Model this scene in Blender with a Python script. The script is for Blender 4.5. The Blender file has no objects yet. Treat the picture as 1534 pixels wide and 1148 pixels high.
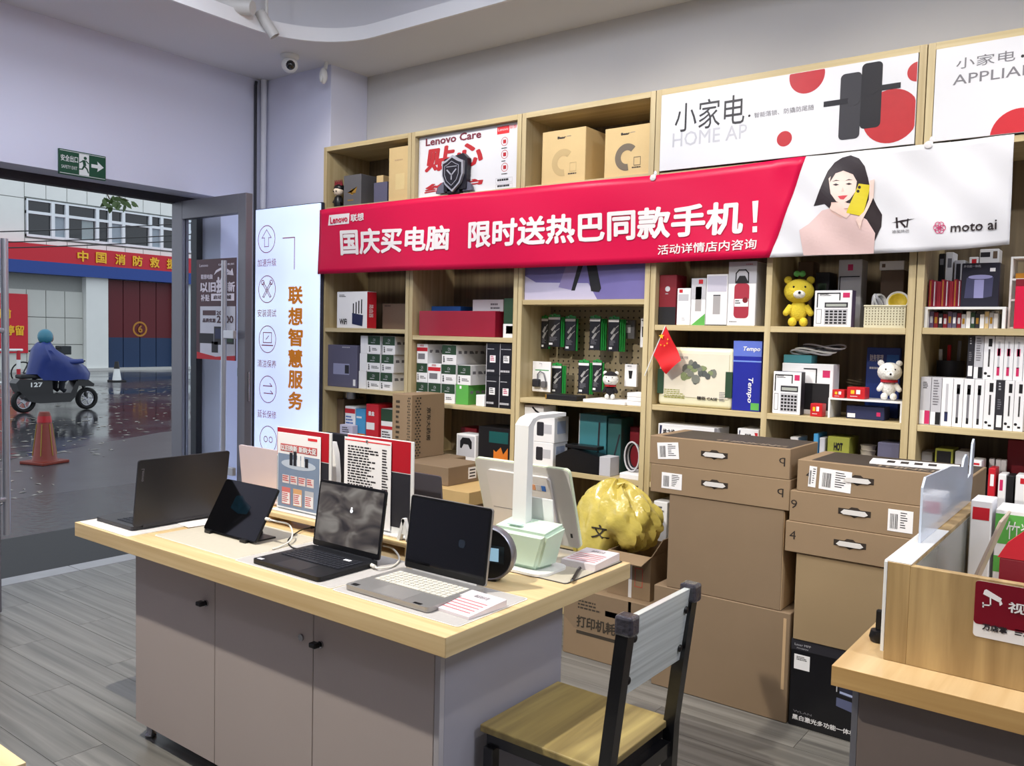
import bpy, bmesh, math, random
from mathutils import Vector, Matrix
random.seed(7)
SC = bpy.context.scene
COL = SC.collection
PI = math.pi
# ------------------------------------------------------------------ camera
F_PX, YAW, PITCH, ROLL = 1268.57, math.radians(37.02), math.radians(3.24), math.radians(1.376)
CAM = Vector((0, 0, 1.6))
_cy, _sy, _cp, _sp = math.cos(YAW), math.sin(YAW), math.cos(PITCH), math.sin(PITCH)
_f = Vector((-_sy * _cp, _cy * _cp, -_sp)); _r = Vector((_cy, _sy, 0)); _u = _r.cross(_f)
_c, _s = math.cos(ROLL), math.sin(ROLL)
_R = _c * _r + _s * _u; _U = -_s * _r + _c * _u
cam_d = bpy.data.cameras.new('camera'); cam = bpy.data.objects.new('camera', cam_d); COL.objects.link(cam)
cam_d.sensor_width = 36; cam_d.lens = F_PX / 1534 * 36; cam_d.clip_end = 300
cam.matrix_world = Matrix(((_R.x, _U.x, -_f.x, CAM.x), (_R.y, _U.y, -_f.y, CAM.y), (_R.z, _U.z, -_f.z, CAM.z), (0, 0, 0, 1)))
SC.camera = cam
# ------------------------------------------------------------------ colour management, world
SC.view_settings.view_transform = 'Standard'; SC.view_settings.look = 'None'
SC.view_settings.gamma = 1; SC.view_settings.use_curve_mapping = False
SC.view_settings.exposure = -0.06
w = bpy.data.worlds.new('overcast'); SC.world = w; w.use_nodes = True
bg = w.node_tree.nodes['Background']; bg.inputs[0].default_value = (0.80, 0.87, 0.96, 1); bg.inputs[1].default_value = 1.4
# ceiling spot lamps of the shop: (x, y, aim x, aim y, aim z, watts, cone deg, blend)
SPOTS = [(-2.50, 0.75, -2.30, 1.95, 0.75, 430, 92, .5),
         (-0.25, 1.75, -0.2, 2.5, 0.8, 85, 80, .6),
         (-4.25, 3.10, -4.25, 3.96, 2.35, 42, 95, .9),
         (-3.20, 3.10, -3.10, 3.96, 2.35, 52, 95, .9),
         (-2.10, 3.10, -2.05, 3.96, 2.35, 52, 95, .9),
         (-1.00, 3.10, -0.95, 3.96, 2.35, 42, 95, .9),
         (0.05, 3.10, 0.05, 3.96, 2.25, 36, 95, .9),
         (-1.3, 2.2, -1.3, 4.0, 1.1, 44, 70, .8),
         (-0.2, 2.2, -0.4, 4.0, 1.3, 48, 70, .8)]
FILL_PANELS = [(-3.7, 1.9, 40), (-1.6, 2.4, 8), (1.8, 1.8, 84), (-0.5, -0.6, 6)]  # unseen area fills, added for ambient and cool side light
FILL_POINTS = [(-3.3, -0.1, 3.62, 30), (-2.5, 2.2, 3.66, 28), (1.0, 2.0, 3.64, 26)]  # unseen point fills, added to brighten the ceiling recess and upper walls
SPOT_COL = (1.0, 0.94, 0.83); FILL_COL = (0.82, 0.87, 1.0)

# ------------------------------------------------------------------ helpers
def at(px, py, Y):
    d = _R * ((px - 767) / F_PX) - _U * ((py - 574) / F_PX) + _f
    t = (Y - CAM.y) / d.y
    return CAM + d * t
def atz(px, py, z):
    d = _R * ((px - 767) / F_PX) - _U * ((py - 574) / F_PX) + _f
    return CAM + d * ((z - CAM.z) / d.z)
def atx(px, py, X):
    d = _R * ((px - 767) / F_PX) - _U * ((py - 574) / F_PX) + _f
    return CAM + d * ((X - CAM.x) / d.x)
def lin(c):
    c /= 255.0
    return c / 12.92 if c <= .04045 else ((c + .055) / 1.055) ** 2.4
def rgb(r, g, b): return (lin(r), lin(g), lin(b), 1)
MATS = {}
def mat(name, col, rough=.5, metal=0, var=.06, scale=12, emit=0, trans=0, bump=0, coat=0, alpha=1, spec=.5, ior=1.45):
    if name in MATS: return MATS[name]
    m = bpy.data.materials.new(name); m.use_nodes = True; nt = m.node_tree; b = nt.nodes['Principled BSDF']
    c = rgb(*col) if len(col) == 3 else col
    b.inputs['Base Color'].default_value = c; b.inputs['Roughness'].default_value = rough; b.inputs['Metallic'].default_value = metal
    b.inputs['Specular IOR Level'].default_value = spec; b.inputs['IOR'].default_value = ior
    if coat: b.inputs['Coat Weight'].default_value = coat; b.inputs['Coat Roughness'].default_value = .08
    if trans: b.inputs['Transmission Weight'].default_value = trans
    if alpha < 1: b.inputs['Alpha'].default_value = alpha
    if emit:
        b.inputs['Emission Color'].default_value = c; b.inputs['Emission Strength'].default_value = emit
    if var or bump:
        tc = nt.nodes.new('ShaderNodeTexCoord'); n = nt.nodes.new('ShaderNodeTexNoise'); n.inputs['Scale'].default_value = scale; n.inputs['Detail'].default_value = 3
        nt.links.new(tc.outputs['Object'], n.inputs['Vector'])
        if var:
            mx = nt.nodes.new('ShaderNodeMix'); mx.data_type = 'RGBA'
            mx.inputs[6].default_value = tuple(x * (1 - var) for x in c[:3]) + (1,)
            mx.inputs[7].default_value = tuple(min(1, x * (1 + var)) for x in c[:3]) + (1,)
            nt.links.new(n.outputs['Fac'], mx.inputs[0]); nt.links.new(mx.outputs[2], b.inputs['Base Color'])
        if bump:
            bp = nt.nodes.new('ShaderNodeBump'); bp.inputs['Strength'].default_value = bump; bp.inputs['Distance'].default_value = .01
            nt.links.new(n.outputs['Fac'], bp.inputs['Height']); nt.links.new(bp.outputs[0], b.inputs['Normal'])
    MATS[name] = m
    return m
def wood(name, c1, c2, axis='X', scale=1.0, rough=.45, stretch=14, contrast=(.35, .7), coat=0, bump=.08, seed=0.0):
    """streaky laminate: noise stretched along an axis of the object"""
    m = bpy.data.materials.new(name); m.use_nodes = True; nt = m.node_tree; b = nt.nodes['Principled BSDF']
    b.inputs['Roughness'].default_value = rough
    if coat: b.inputs['Coat Weight'].default_value = coat; b.inputs['Coat Roughness'].default_value = .12
    tc = nt.nodes.new('ShaderNodeTexCoord'); mp = nt.nodes.new('ShaderNodeMapping')
    s = [stretch * scale] * 3; s['XYZ'.index(axis)] = .9 * scale
    mp.inputs['Scale'].default_value = s; mp.inputs['Location'].default_value = (seed, seed * .7, seed * .3)
    oi = nt.nodes.new('ShaderNodeObjectInfo'); add = nt.nodes.new('ShaderNodeVectorMath'); add.operation = 'ADD'
    sc = nt.nodes.new('ShaderNodeVectorMath'); sc.operation = 'SCALE'; sc.inputs[3].default_value = 9
    cmb = nt.nodes.new('ShaderNodeCombineXYZ')
    for i in range(3): nt.links.new(oi.outputs['Random'], cmb.inputs[i])
    nt.links.new(cmb.outputs[0], sc.inputs[0]); nt.links.new(tc.outputs['Object'], add.inputs[0]); nt.links.new(sc.outputs[0], add.inputs[1])
    nt.links.new(add.outputs[0], mp.inputs['Vector'])
    n = nt.nodes.new('ShaderNodeTexNoise'); n.inputs['Scale'].default_value = 1; n.inputs['Detail'].default_value = 5; n.inputs['Distortion'].default_value = .6
    nt.links.new(mp.outputs[0], n.inputs['Vector'])
    cr = nt.nodes.new('ShaderNodeValToRGB'); cr.color_ramp.elements[0].position = contrast[0]; cr.color_ramp.elements[1].position = contrast[1]
    cr.color_ramp.elements[0].color = rgb(*c1); cr.color_ramp.elements[1].color = rgb(*c2)
    nt.links.new(n.outputs['Fac'], cr.inputs[0]); nt.links.new(cr.outputs[0], b.inputs['Base Color'])
    if bump:
        bp = nt.nodes.new('ShaderNodeBump'); bp.inputs['Strength'].default_value = bump; bp.inputs['Distance'].default_value = .004
        nt.links.new(n.outputs['Fac'], bp.inputs['Height']); nt.links.new(bp.outputs[0], b.inputs['Normal'])
    MATS[name] = m
    return m

def tag(o, label=None, cat=None, group=None, kind=None):
    if label: o['label'] = label
    if cat: o['category'] = cat
    if group: o['group'] = group
    if kind: o['kind'] = kind
    return o
def thing(name, label, cat, loc=(0, 0, 0), rz=0, group=None):
    o = bpy.data.objects.new(name, None); o.empty_display_size = .05; COL.objects.link(o)
    o.location = loc; o.rotation_euler = (0, 0, rz)
    return tag(o, label, cat, group)
class MB:
    """collects shapes, links them as ONE mesh object"""
    def __init__(s): s.bm = bmesh.new()
    def box(s, x0, x1, y0, y1, z0, z1, bev=0, M=None, seg=2):
        r = bmesh.ops.create_cube(s.bm, size=1.0)
        vs = r['verts']
        for v in vs:
            v.co = Vector(((x0 + x1) / 2 + v.co.x * (x1 - x0), (y0 + y1) / 2 + v.co.y * (y1 - y0), (z0 + z1) / 2 + v.co.z * (z1 - z0)))
        if bev:
            es = list({e for v in vs for e in v.link_edges})
            g = bmesh.ops.bevel(s.bm, geom=es, offset=bev, segments=seg, affect='EDGES', profile=.5)
            vs = list({v for f in g['faces'] for v in f.verts} | {v for v in vs if v.is_valid})
        if M is not None: bmesh.ops.transform(s.bm, matrix=M, verts=vs)
        return s
    def tube(s, pts, r, n=8, closed=False, cap=True):
        P = [Vector(p) for p in pts]; k = len(P); rings = []
        rr = r if isinstance(r, (list, tuple)) else [r] * k
        up = None
        for i, p in enumerate(P):
            if closed: t = P[(i + 1) % k] - P[i - 1]
            else: t = P[min(i + 1, k - 1)] - P[max(i - 1, 0)]
            t.normalize()
            if up is None:
                a = Vector((0, 0, 1)) if abs(t.z) < .9 else Vector((1, 0, 0)); up = (a - t * a.dot(t)).normalized()
            else: up = (up - t * up.dot(t)).normalized()
            sd = t.cross(up)
            rings.append([s.bm.verts.new(p + (up * math.cos(2 * PI * j / n) + sd * math.sin(2 * PI * j / n)) * rr[i]) for j in range(n)])
        m = k if closed else k - 1
        for i in range(m):
            a, b = rings[i], rings[(i + 1) % k]
            for j in range(n): s.bm.faces.new((a[j], a[(j + 1) % n], b[(j + 1) % n], b[j]))
        if not closed and cap: s.bm.faces.new(rings[0][::-1]); s.bm.faces.new(rings[-1])
        return s
    def lathe(s, prof, n=24, c=(0, 0, 0), M=None):
        """profile of (radius, z); closed at r=0"""
        rings = []; new = []
        for r, z in prof:
            if r < 1e-6: rg = [s.bm.verts.new((c[0], c[1], c[2] + z))]
            else: rg = [s.bm.verts.new((c[0] + r * math.cos(2 * PI * j / n), c[1] + r * math.sin(2 * PI * j / n), c[2] + z)) for j in range(n)]
            rings.append(rg); new += rg
        for a, b in zip(rings, rings[1:]):
            for j in range(n):
                q = [a[j % len(a)], a[(j + 1) % len(a)], b[(j + 1) % len(b)], b[j % len(b)]]
                u = []
                for v in q:
                    if v not in u: u.append(v)
                if len(u) > 2: s.bm.faces.new(u)
        if M is not None: bmesh.ops.transform(s.bm, matrix=M, verts=new)
        return s
    def prism(s, poly, d0, d1, axis='y', M=None):
        """polygon given in the two other axes, extruded along axis"""
        def mk(p, d): return {'y': (p[0], d, p[1]), 'z': (p[0], p[1], d), 'x': (d, p[0], p[1])}[axis]
        A = [s.bm.verts.new(mk(p, d0)) for p in poly]; B = [s.bm.verts.new(mk(p, d1)) for p in poly]; k = len(poly)
        s.bm.faces.new(A[::-1]); s.bm.faces.new(B)
        for i in range(k): s.bm.faces.new((A[i], A[(i + 1) % k], B[(i + 1) % k], B[i]))
        if M is not None: bmesh.ops.transform(s.bm, matrix=M, verts=A + B)
        return s
    def ball(s, c, r, n=16, sc=(1, 1, 1), M=None):
        g = bmesh.ops.create_uvsphere(s.bm, u_segments=n, v_segments=max(6, n // 2), radius=1)
        for v in g['verts']: v.co = Vector((c[0] + v.co.x * r * sc[0], c[1] + v.co.y * r * sc[1], c[2] + v.co.z * r * sc[2]))
        if M is not None: bmesh.ops.transform(s.bm, matrix=M, verts=g['verts'])
        return s
    def poly(s, pts):
        s.bm.faces.new([s.bm.verts.new(p) for p in pts]); return s
    def build(s, name, m, parent=None, smooth=False, loc=None, rz=0):
        bmesh.ops.recalc_face_normals(s.bm, faces=s.bm.faces[:])
        me = bpy.data.meshes.new(name); s.bm.to_mesh(me); s.bm.free()
        if m is not None: me.materials.append(m)
        if smooth:
            for p in me.polygons: p.use_smooth = True
            try: me.set_sharp_from_angle(angle=math.radians(42))
            except Exception: pass
        o = bpy.data.objects.new(name, me); COL.objects.link(o)
        if parent is not None: o.parent = parent
        if loc is not None: o.location = loc
        o.rotation_euler.z = rz
        return o
def copy_tree(o, parent=None):
    c = o.copy(); COL.objects.link(c); c.parent = parent
    for ch in list(o.children): copy_tree(ch, c)
    return c
_dg = None
def text_mesh(s, bold=0.0, shear=0.0, space=1.0):
    """outline mesh of a line of writing, normalised to its own bounding box 0..1 (keeps aspect in return)"""
    cu = bpy.data.curves.new('line', 'FONT'); cu.body = s; cu.size = 1; cu.shear = shear; cu.resolution_u = 2; cu.space_character = space
    o = bpy.data.objects.new('line', cu); COL.objects.link(o)
    dg = bpy.context.evaluated_depsgraph_get(); me = bpy.data.meshes.new_from_object(o.evaluated_get(dg))
    V = [v.co.copy() for v in me.vertices]; Fc = [tuple(p.vertices) for p in me.polygons]
    bpy.data.objects.remove(o); bpy.data.curves.remove(cu); bpy.data.meshes.remove(me)
    if bold:
        VV = []; FF = []
        for dx, dy in ((0, 0), (bold, 0), (-bold, 0), (0, bold), (0, -bold), (.7 * bold, .7 * bold), (-.7 * bold, .7 * bold), (.7 * bold, -.7 * bold), (-.7 * bold, -.7 * bold)):
            k = len(VV); VV += [Vector((v.x + dx, v.y + dy, 0)) for v in V]; FF += [tuple(i + k for i in f) for f in Fc]
        V, Fc = VV, FF
    if not V: return [], [], 1
    x0 = min(v.x for v in V); x1 = max(v.x for v in V); y0 = min(v.y for v in V); y1 = max(v.y for v in V)
    W, H = max(x1 - x0, 1e-6), max(y1 - y0, 1e-6)
    return [((v.x - x0) / W, (v.y - y0) / H) for v in V], Fc, W / H
def text(parent, s, fn, m, name='printed_text', bold=0, shear=0, space=1.0, st=.00015):
    """fn maps (u,v) in 0..1 to the parent's coordinates; the copies that thicken a stroke lie a hair apart"""
    V, Fc, asp = text_mesh(s, bold, shear, space)
    o_ = Vector(fn(0, 0)); nr = (Vector(fn(1, 0)) - o_).cross(Vector(fn(0, 1)) - o_).normalized()
    k = len(V) // 9 if bold else len(V) + 1
    me = bpy.data.meshes.new(name); me.from_pydata([tuple(Vector(fn(u, v)) + nr * (st * (i // k))) for i, (u, v) in enumerate(V)], [], Fc); me.materials.append(m)
    o = bpy.data.objects.new(name, me); COL.objects.link(o); o.parent = parent
    return o
def tfront(parent, s, x0, x1, z0, z1, y, m, **k):
    return text(parent, s, lambda u, v: (x0 + (x1 - x0) * u, y, z0 + (z1 - z0) * v), m, **k)
def slab(parent, name, pts, y, m, th=.0006):
    """flat print on a front face: polygon (x,z), thickness towards -y"""
    return MB().prism(pts, y - th, y, 'y').build(name, m, parent)
def rect(x0, x1, z0, z1): return [(x0, z0), (x1, z0), (x1, z1), (x0, z1)]
def circ(cx, cz, r, n=28, rz=None, a0=0, a1=2 * PI):
    rz = r if rz is None else rz
    return [(cx + r * math.cos(a0 + (a1 - a0) * i / n), cz + rz * math.sin(a0 + (a1 - a0) * i / n)) for i in range(n)]
def rrect(x0, x1, z0, z1, r, n=5):
    P = []
    for cx, cz, a in ((x1 - r, z0 + r, -PI / 2), (x1 - r, z1 - r, 0), (x0 + r, z1 - r, PI / 2), (x0 + r, z0 + r, PI)):
        P += [(cx + r * math.cos(a + PI / 2 * i / n), cz + r * math.sin(a + PI / 2 * i / n)) for i in range(n + 1)]
    return P
def ring_front(parent, name, cx, cz, r, wd, y, m, n=36):
    b = MB()
    o = circ(cx, cz, r, n); i_ = circ(cx, cz, r - wd, n)
    for k in range(n):
        j = (k + 1) % n
        b.poly([(o[k][0], y, o[k][1]), (o[j][0], y, o[j][1]), (i_[j][0], y, i_[j][1]), (i_[k][0], y, i_[k][1])])
    return b.build(name, m, parent)
def stroke(parent, name, pts, wd, y, m, closed=False):
    """line drawing made of straight strokes on a front face"""
    b = MB(); P = pts + ([pts[0]] if closed else [])
    for (ax, az), (bx, bz) in zip(P, P[1:]):
        d = math.hypot(bx - ax, bz - az) or 1e-9; ux, uz = (bx - ax) / d, (bz - az) / d; nx, nz = -uz * wd / 2, ux * wd / 2
        ax -= ux * wd / 2; az -= uz * wd / 2; bx += ux * wd / 2; bz += uz * wd / 2
        b.poly([(ax + nx, y, az + nz), (ax - nx, y, az - nz), (bx - nx, y, bz - nz), (bx + nx, y, bz + nz)])
    return b.build(name, m, parent)
def lines(parent, x0, x1, z0, z1, y, m, n, name='printed_text', seed=1, fill=.5):
    """small print too fine to read: rows of broken dashes"""
    rd = random.Random(seed); b = MB(); h = (z1 - z0) / n
    for i in range(n):
        x = x0; zt = z1 - i * h
        end = x0 + (x1 - x0) * rd.uniform(.6, 1)
        while x < end:
            l = min((x1 - x0) * rd.uniform(.05, .16), end - x)
            b.poly([(x, y, zt - h * fill), (x + l, y, zt - h * fill), (x + l, y, zt), (x, y, zt)]); x += l + (x1 - x0) * .025
    return b.build(name, m, parent)
BAYS = [(-4.692, -3.904), (-3.840, -3.022), (-2.958, -2.156), (-2.092, -1.500), (-1.472, -.866), (-.802, .22)]   # clear widths of the shelf bays
def carton(name, label, cat, x0, x1, yf, d, z0, z1, m, group=None, bev=.0025, rz=0):
    """upright box whose origin is the middle of its front bottom edge: local x in +-w/2, y 0..d, z 0..h"""
    if yf >= 4.0 and z0 > .3:
        for lo, hi in BAYS:
            if lo < (x0 + x1) / 2 < hi: x0, x1 = max(x0, lo + .0015), min(x1, hi - .0015)
    wd = x1 - x0
    o = MB().box(-wd / 2, wd / 2, 0, d, 0, z1 - z0, bev, seg=1).build(name, m, None, loc=((x0 + x1) / 2, yf, z0), rz=rz)
    tag(o, label, cat, group); o['_'] = 0; del o['_']
    return o
def cbox(name, label, cat, pl, pr, pt, zb, yf, d, m, group=None, zt=None, rz=0):
    """carton given by the photo columns of its front face, standing on height zb"""
    a = at(pl, (pt + 0), yf); b = at(pr, pt, yf)
    z = (a.z + b.z) / 2 if zt is None else zt
    return carton(name, label, cat, a.x, b.x, yf, d, zb, z, m, group, rz=rz)
def dims(o):
    xs = [v.co for v in o.data.vertices]
    return max(v.x for v in xs) * 2, max(v.y for v in xs), max(v.z for v in xs)
def fr(o, a, b, c, d):
    """fractions of a carton's front -> local x0,x1,z0,z1"""
    W, D, H = dims(o); return (-W / 2 + W * a, -W / 2 + W * b, H * c, H * d)
def patch(o, name, a, b, c, d, m, y=0):
    x0, x1, z0, z1 = fr(o, a, b, c, d); return slab(o, name, rect(x0, x1, z0, z1), y, m)
def ctext(o, s, a, b, c, d, m, y=-.0009, **k):
    x0, x1, z0, z1 = fr(o, a, b, c, d); return tfront(o, s, x0, x1, z0, z1, y, m, **k)
def clines(o, a, b, c, d, m, n, y=-.0009, seed=1, **k):
    x0, x1, z0, z1 = fr(o, a, b, c, d); return lines(o, x0, x1, z0, z1, y, m, n, seed=seed, **k)

# ------------------------------------------------------------------ shared materials
M_white = mat('white_card', (236, 235, 236), .55, var=.02)
M_paper = mat('paper', (238, 236, 236), .7, var=.02)
M_black = mat('black_print', (22, 21, 25), .5, var=.05)
M_dark = mat('dark_card', (38, 37, 44), .55)
M_grey = mat('grey_print', (120, 118, 124), .6)
M_lgrey = mat('light_grey_print', (190, 189, 194), .6)
M_red = mat('red_print', (196, 30, 44), .5)
M_dred = mat('dark_red_card', (122, 18, 32), .5)
M_green = mat('dark_green_card', (38, 66, 44), .5)
M_lgreen = mat('green_card', (92, 170, 78), .45)
M_navy = mat('navy_card', (34, 40, 78), .5)
M_blue = mat('blue_card', (40, 96, 170), .5)
M_kraft = mat('kraft_card', (143, 120, 93), .8, var=.07, scale=6)
M_kraft2 = mat('kraft_card_dull', (132, 111, 87), .8, var=.07, scale=6)
M_kraft_edge = mat('kraft_cut_edge', (190, 160, 122), .85)
M_cream = mat('cream_card', (208, 180, 128), .6)
M_shelf = wood('pale_oak_laminate', (178, 158, 116), (201, 184, 143), 'Z', 1.0, .5, 30)
M_shelfx = wood('pale_oak_laminate_board', (182, 162, 118), (205, 188, 146), 'X', 1.0, .5, 30)
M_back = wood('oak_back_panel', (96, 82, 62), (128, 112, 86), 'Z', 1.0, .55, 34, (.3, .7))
M_desk = wood('desk_oak', (206, 176, 126), (226, 201, 154), 'X', 1.0, .42, 30)
M_desky = wood('desk_oak_end', (196, 172, 128), (218, 197, 154), 'Y', 1.0, .42, 30)
M_taupe = mat('taupe_laminate', (180, 168, 163), .5, var=.03, scale=3)
M_wall = mat('wall_paint', (218, 219, 236), .75, var=.02, scale=2.5)
M_wall2 = mat('wall_paint_back', (206, 204, 202), .75, var=.03, scale=2.5)
M_ceil = mat('ceiling_paint', (222, 221, 224), .8, var=.015, scale=2)
M_alu = mat('brushed_aluminium', (150, 150, 158), .35, .8, var=.04, scale=30)
M_steel = mat('steel', (170, 170, 175), .25, 1, var=.03)
M_wplastic = mat('white_plastic', (232, 232, 230), .35, var=.015)
M_bplastic = mat('black_plastic', (16, 16, 18), .35, var=.05)
M_ink = mat('ink_text', (40, 36, 40), .6, var=0)
# ================================================================== room shell
XW, YB, ZC = -5.5, 4.42, 3.48          # inner faces: door wall, shelf wall, soffit
def struct(name, b, m, parent=None, smooth=False):
    o = b.build(name, m, parent, smooth)
    if parent is None: o['kind'] = 'structure'
    return o
M_floor = wood('grey_wood_floor', (90, 88, 84), (138, 135, 129), 'X', 1.0, .38, 26, (.28, .74), coat=.15, bump=.15)
M_joint = mat('floor_joint', (70, 68, 65), .7)
fl = struct('floor', MB().box(-5.5, 3.2, -3.2, YB, -.12, -.004), M_joint)
pk = None; PW, PLN = .188, 1.22
rd = random.Random(3)
for j in range(21):
    y0 = YB - (j + 1) * PW; off = (j * .47) % 1 * PLN
    for i in range(6):
        x0 = -5.5 - off + i * PLN; x1 = x0 + PLN
        if x1 < -5.4 or x0 > 1.0: continue
        if x0 < -5.5:
            o = MB().box(-5.498, x1 - .002, y0 + .001, y0 + PW - .001, -.004, 0).build('plank', M_floor, fl)
        else:
            if pk is None:
                pk = MB().box(0, PLN - .002, .001, PW - .001, -.004, 0).build('plank', M_floor, fl); pk.location = (x0, y0, 0); continue
            o = pk.copy(); COL.objects.link(o); o.parent = fl; o.location = (x0, y0, 0)
struct('wall_back', MB().box(-5.8, 3.2, YB, YB + .15, -.12, 3.95), M_wall2)
struct('wall_right', MB().box(3.2, 3.35, -3.2, YB, -.12, 3.95), M_wall2)
struct('wall_rear', MB().box(-5.8, 3.35, -3.35, -3.2, -.12, 3.95), M_wall2)
DY0, DY1, DZ = 1.62, 3.70, 2.555
b = MB(); b.box(-5.8, XW, DY1, YB, -.12, 3.95); b.box(-5.8, XW, -3.2, DY0, -.12, 3.95); b.box(-5.8, XW, DY0, DY1, DZ, 3.95)
struct('wall_left', b, M_wall)
struct('wall_column', MB().box(XW, -4.737, 4.07, YB, 0, ZC + .3, .004), M_wall)
M_dframe = mat('dark_door_frame', (42, 42, 50), .5)
fr_ = struct('trim_1', MB().box(-5.80, -5.73, DY0, DY1, 2.50, DZ).box(-5.80, -5.73, DY1 - .05, DY1, -.1, 2.5).box(-5.80, -5.73, DY0, DY0 + .05, -.1, 2.5), M_dframe)
M_sill = mat('stone_sill', (165, 165, 166), .5, var=.12, scale=9)
for i in range(4):
    y = DY0 + .01 + i * .52
    o = struct('trim_2' if i == 0 else 'sill_tile', MB().box(-5.66, -5.503, y, y + .515, -.12, .002, .003), M_sill, None if i == 0 else s0)
    if i == 0: s0 = o
# ceiling: lower border with rounded opening, white lip, raised field
CX, CY, CR = -4.60, 3.84, .55
arc = [(CX, -3.2)] + [(CX + CR - CR * math.cos(a), CY - CR + CR * math.sin(a)) for a in [PI / 2 * i / 12 for i in range(13)]] + [(3.2, CY)]
b = MB()
outer = [(XW, -3.2)] + [(XW, YB)] * 13 + [(3.2, YB)]
for z in (ZC, ZC + .02):
    va = [b.bm.verts.new((p[0], p[1], z)) for p in arc]; vo = [b.bm.verts.new((p[0] - i * 1e-6, p[1], z)) for i, p in enumerate(outer)]
    for i in range(len(arc) - 1):
        b.bm.faces.new((va[i], va[i + 1], vo[i + 1], vo[i]))
b.box(-5.8, 3.2, -3.2, YB, 3.85, 3.95)
struct('ceiling', b, M_ceil)
M_lip = mat('white_cove_lip', (236, 236, 236), .6, var=.01)
b = MB(); n = len(arc)
for z0, z1, off in ((ZC - .012, ZC + .075, 0),):
    ins = []
    for i, p in enumerate(arc):
        t = Vector(arc[min(i + 1, n - 1)]) - Vector(arc[max(i - 1, 0)]); t.normalize(); ins.append((p[0] + t.y * .018, p[1] - t.x * .018))
    A = [[b.bm.verts.new((q[0], q[1], z)) for q in L] for L, z in ((arc, z0), (ins, z0), (ins, z1), (arc, z1))]
    for i in range(n - 1):
        for k in range(4): b.bm.faces.new((A[k][i], A[k][i + 1], A[(k + 1) % 4][i + 1], A[(k + 1) % 4][i]))
lip = struct('trim_3', b, M_lip, smooth=True)
b = MB(); rise = []  # added riser behind the lip, shaped to catch lamp light in the recess
for i, p in enumerate(arc):
    t = Vector(arc[min(i + 1, n - 1)]) - Vector(arc[max(i - 1, 0)]); t.normalize(); rise.append((p[0] - t.y * .14, p[1] + t.x * .14))
A = [[b.bm.verts.new((q[0], q[1], z)) for q in rise] for z in (ZC + .02, 3.86)]
for i in range(n - 1): b.bm.faces.new((A[0][i], A[0][i + 1], A[1][i + 1], A[1][i]))
struct('trim_4', b, M_ceil, smooth=True)
# corner pipes
M_pipe = mat('pale_pipe', (222, 222, 228), .45); M_cable = mat('dark_cable', (60, 60, 66), .6)
o = MB().tube([(XW + .045, 4.035, .02), (XW + .045, 4.035, ZC - .002)], .022, 12).build('pipe', M_pipe, smooth=True); tag(o, 'thick pale pipe running up the wall corner beside the open glass door', 'pipe')
o = MB().tube([(XW + .014, 3.985, .02), (XW + .014, 3.985, ZC - .05), (XW + .014, 3.99, ZC - .02)], .011, 8).build('cable', M_cable, smooth=True); tag(o, 'thin dark cable running up the wall corner beside the pale pipe', 'cable')
# ------------------------------------------------------------------ lamps (track spots of the shop, then added fill lights)
for i, (x, y, ax, ay, az, wt, cone, bl) in enumerate(SPOTS):
    l = bpy.data.lights.new('track_spot_light', 'SPOT'); l.energy = wt; l.color = SPOT_COL; l.spot_size = math.radians(cone); l.spot_blend = bl; l.shadow_soft_size = .03
    o = bpy.data.objects.new('track_spot_light', l); COL.objects.link(o); o.location = (x, y, 3.42)
    o.rotation_euler = (Vector((ax, ay, az)) - Vector(o.location)).to_track_quat('-Z', 'Y').to_euler()
for i, (x, y, wt) in enumerate(FILL_PANELS):
    l = bpy.data.lights.new('added_fill_panel', 'AREA'); l.energy = wt; l.color = FILL_COL; l.size = .9; l.shape = 'SQUARE'
    o = bpy.data.objects.new('added_fill_panel', l); COL.objects.link(o); o.location = (x, y, 3.82)
for x, y, z, wt in FILL_POINTS:
    l = bpy.data.lights.new('added_fill_point', 'POINT'); l.energy = wt; l.color = FILL_COL; l.shadow_soft_size = .12
    o = bpy.data.objects.new('added_fill_point', l); COL.objects.link(o); o.location = (x, y, z)
# the two track spotlights in view
M_spot = mat('matt_white_lamp', (205, 203, 198), .4, var=.01)
def spotlight(label, base, tip_dir, L, r):
    t = thing('track_spotlight', label, 'spotlight', base, 0, None)
    d = Vector(tip_dir).normalized(); up = Vector((0, 0, 1))
    q = d.to_track_quat('Z', 'Y').to_matrix().to_4x4(); top = 3.85 - base[2]
    MB().lathe([(0, -L * .45), (r * .9, -L * .45), (r, -L * .42), (r, L * .55), (r * .86, L * .55), (r * .8, L * .48), (0, L * .48)], 24, M=q).build('body', M_spot, t, True)
    MB().lathe([(0, L * .49), (r * .6, L * .485), (r * .62, L * .45)], 20, M=q).build('lens', mat('lamp_lens', (120, 118, 112), .15, coat=1), t, True)
    MB().tube([(0, 0, r * .6), (0, 0, top - .04)], .011, 10).build('stem', M_spot, t, True)
    MB().box(-.16, .16, -.018, .018, top - .045, top - .002, .003).build('track_adapter', M_spot, t)
    return t
p = atz(399, 34, 3.52); spotlight('slim white track spotlight tilted down towards the shelf corner', (p.x, p.y, p.z), (.30, .42, -.75), .17, .034)
p = atz(349, 9, 3.58); spotlight('wide white track spotlight lying nearly level under the raised ceiling', (p.x, p.y, p.z), (-.75, -.35, .12), .30, .045)
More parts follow.
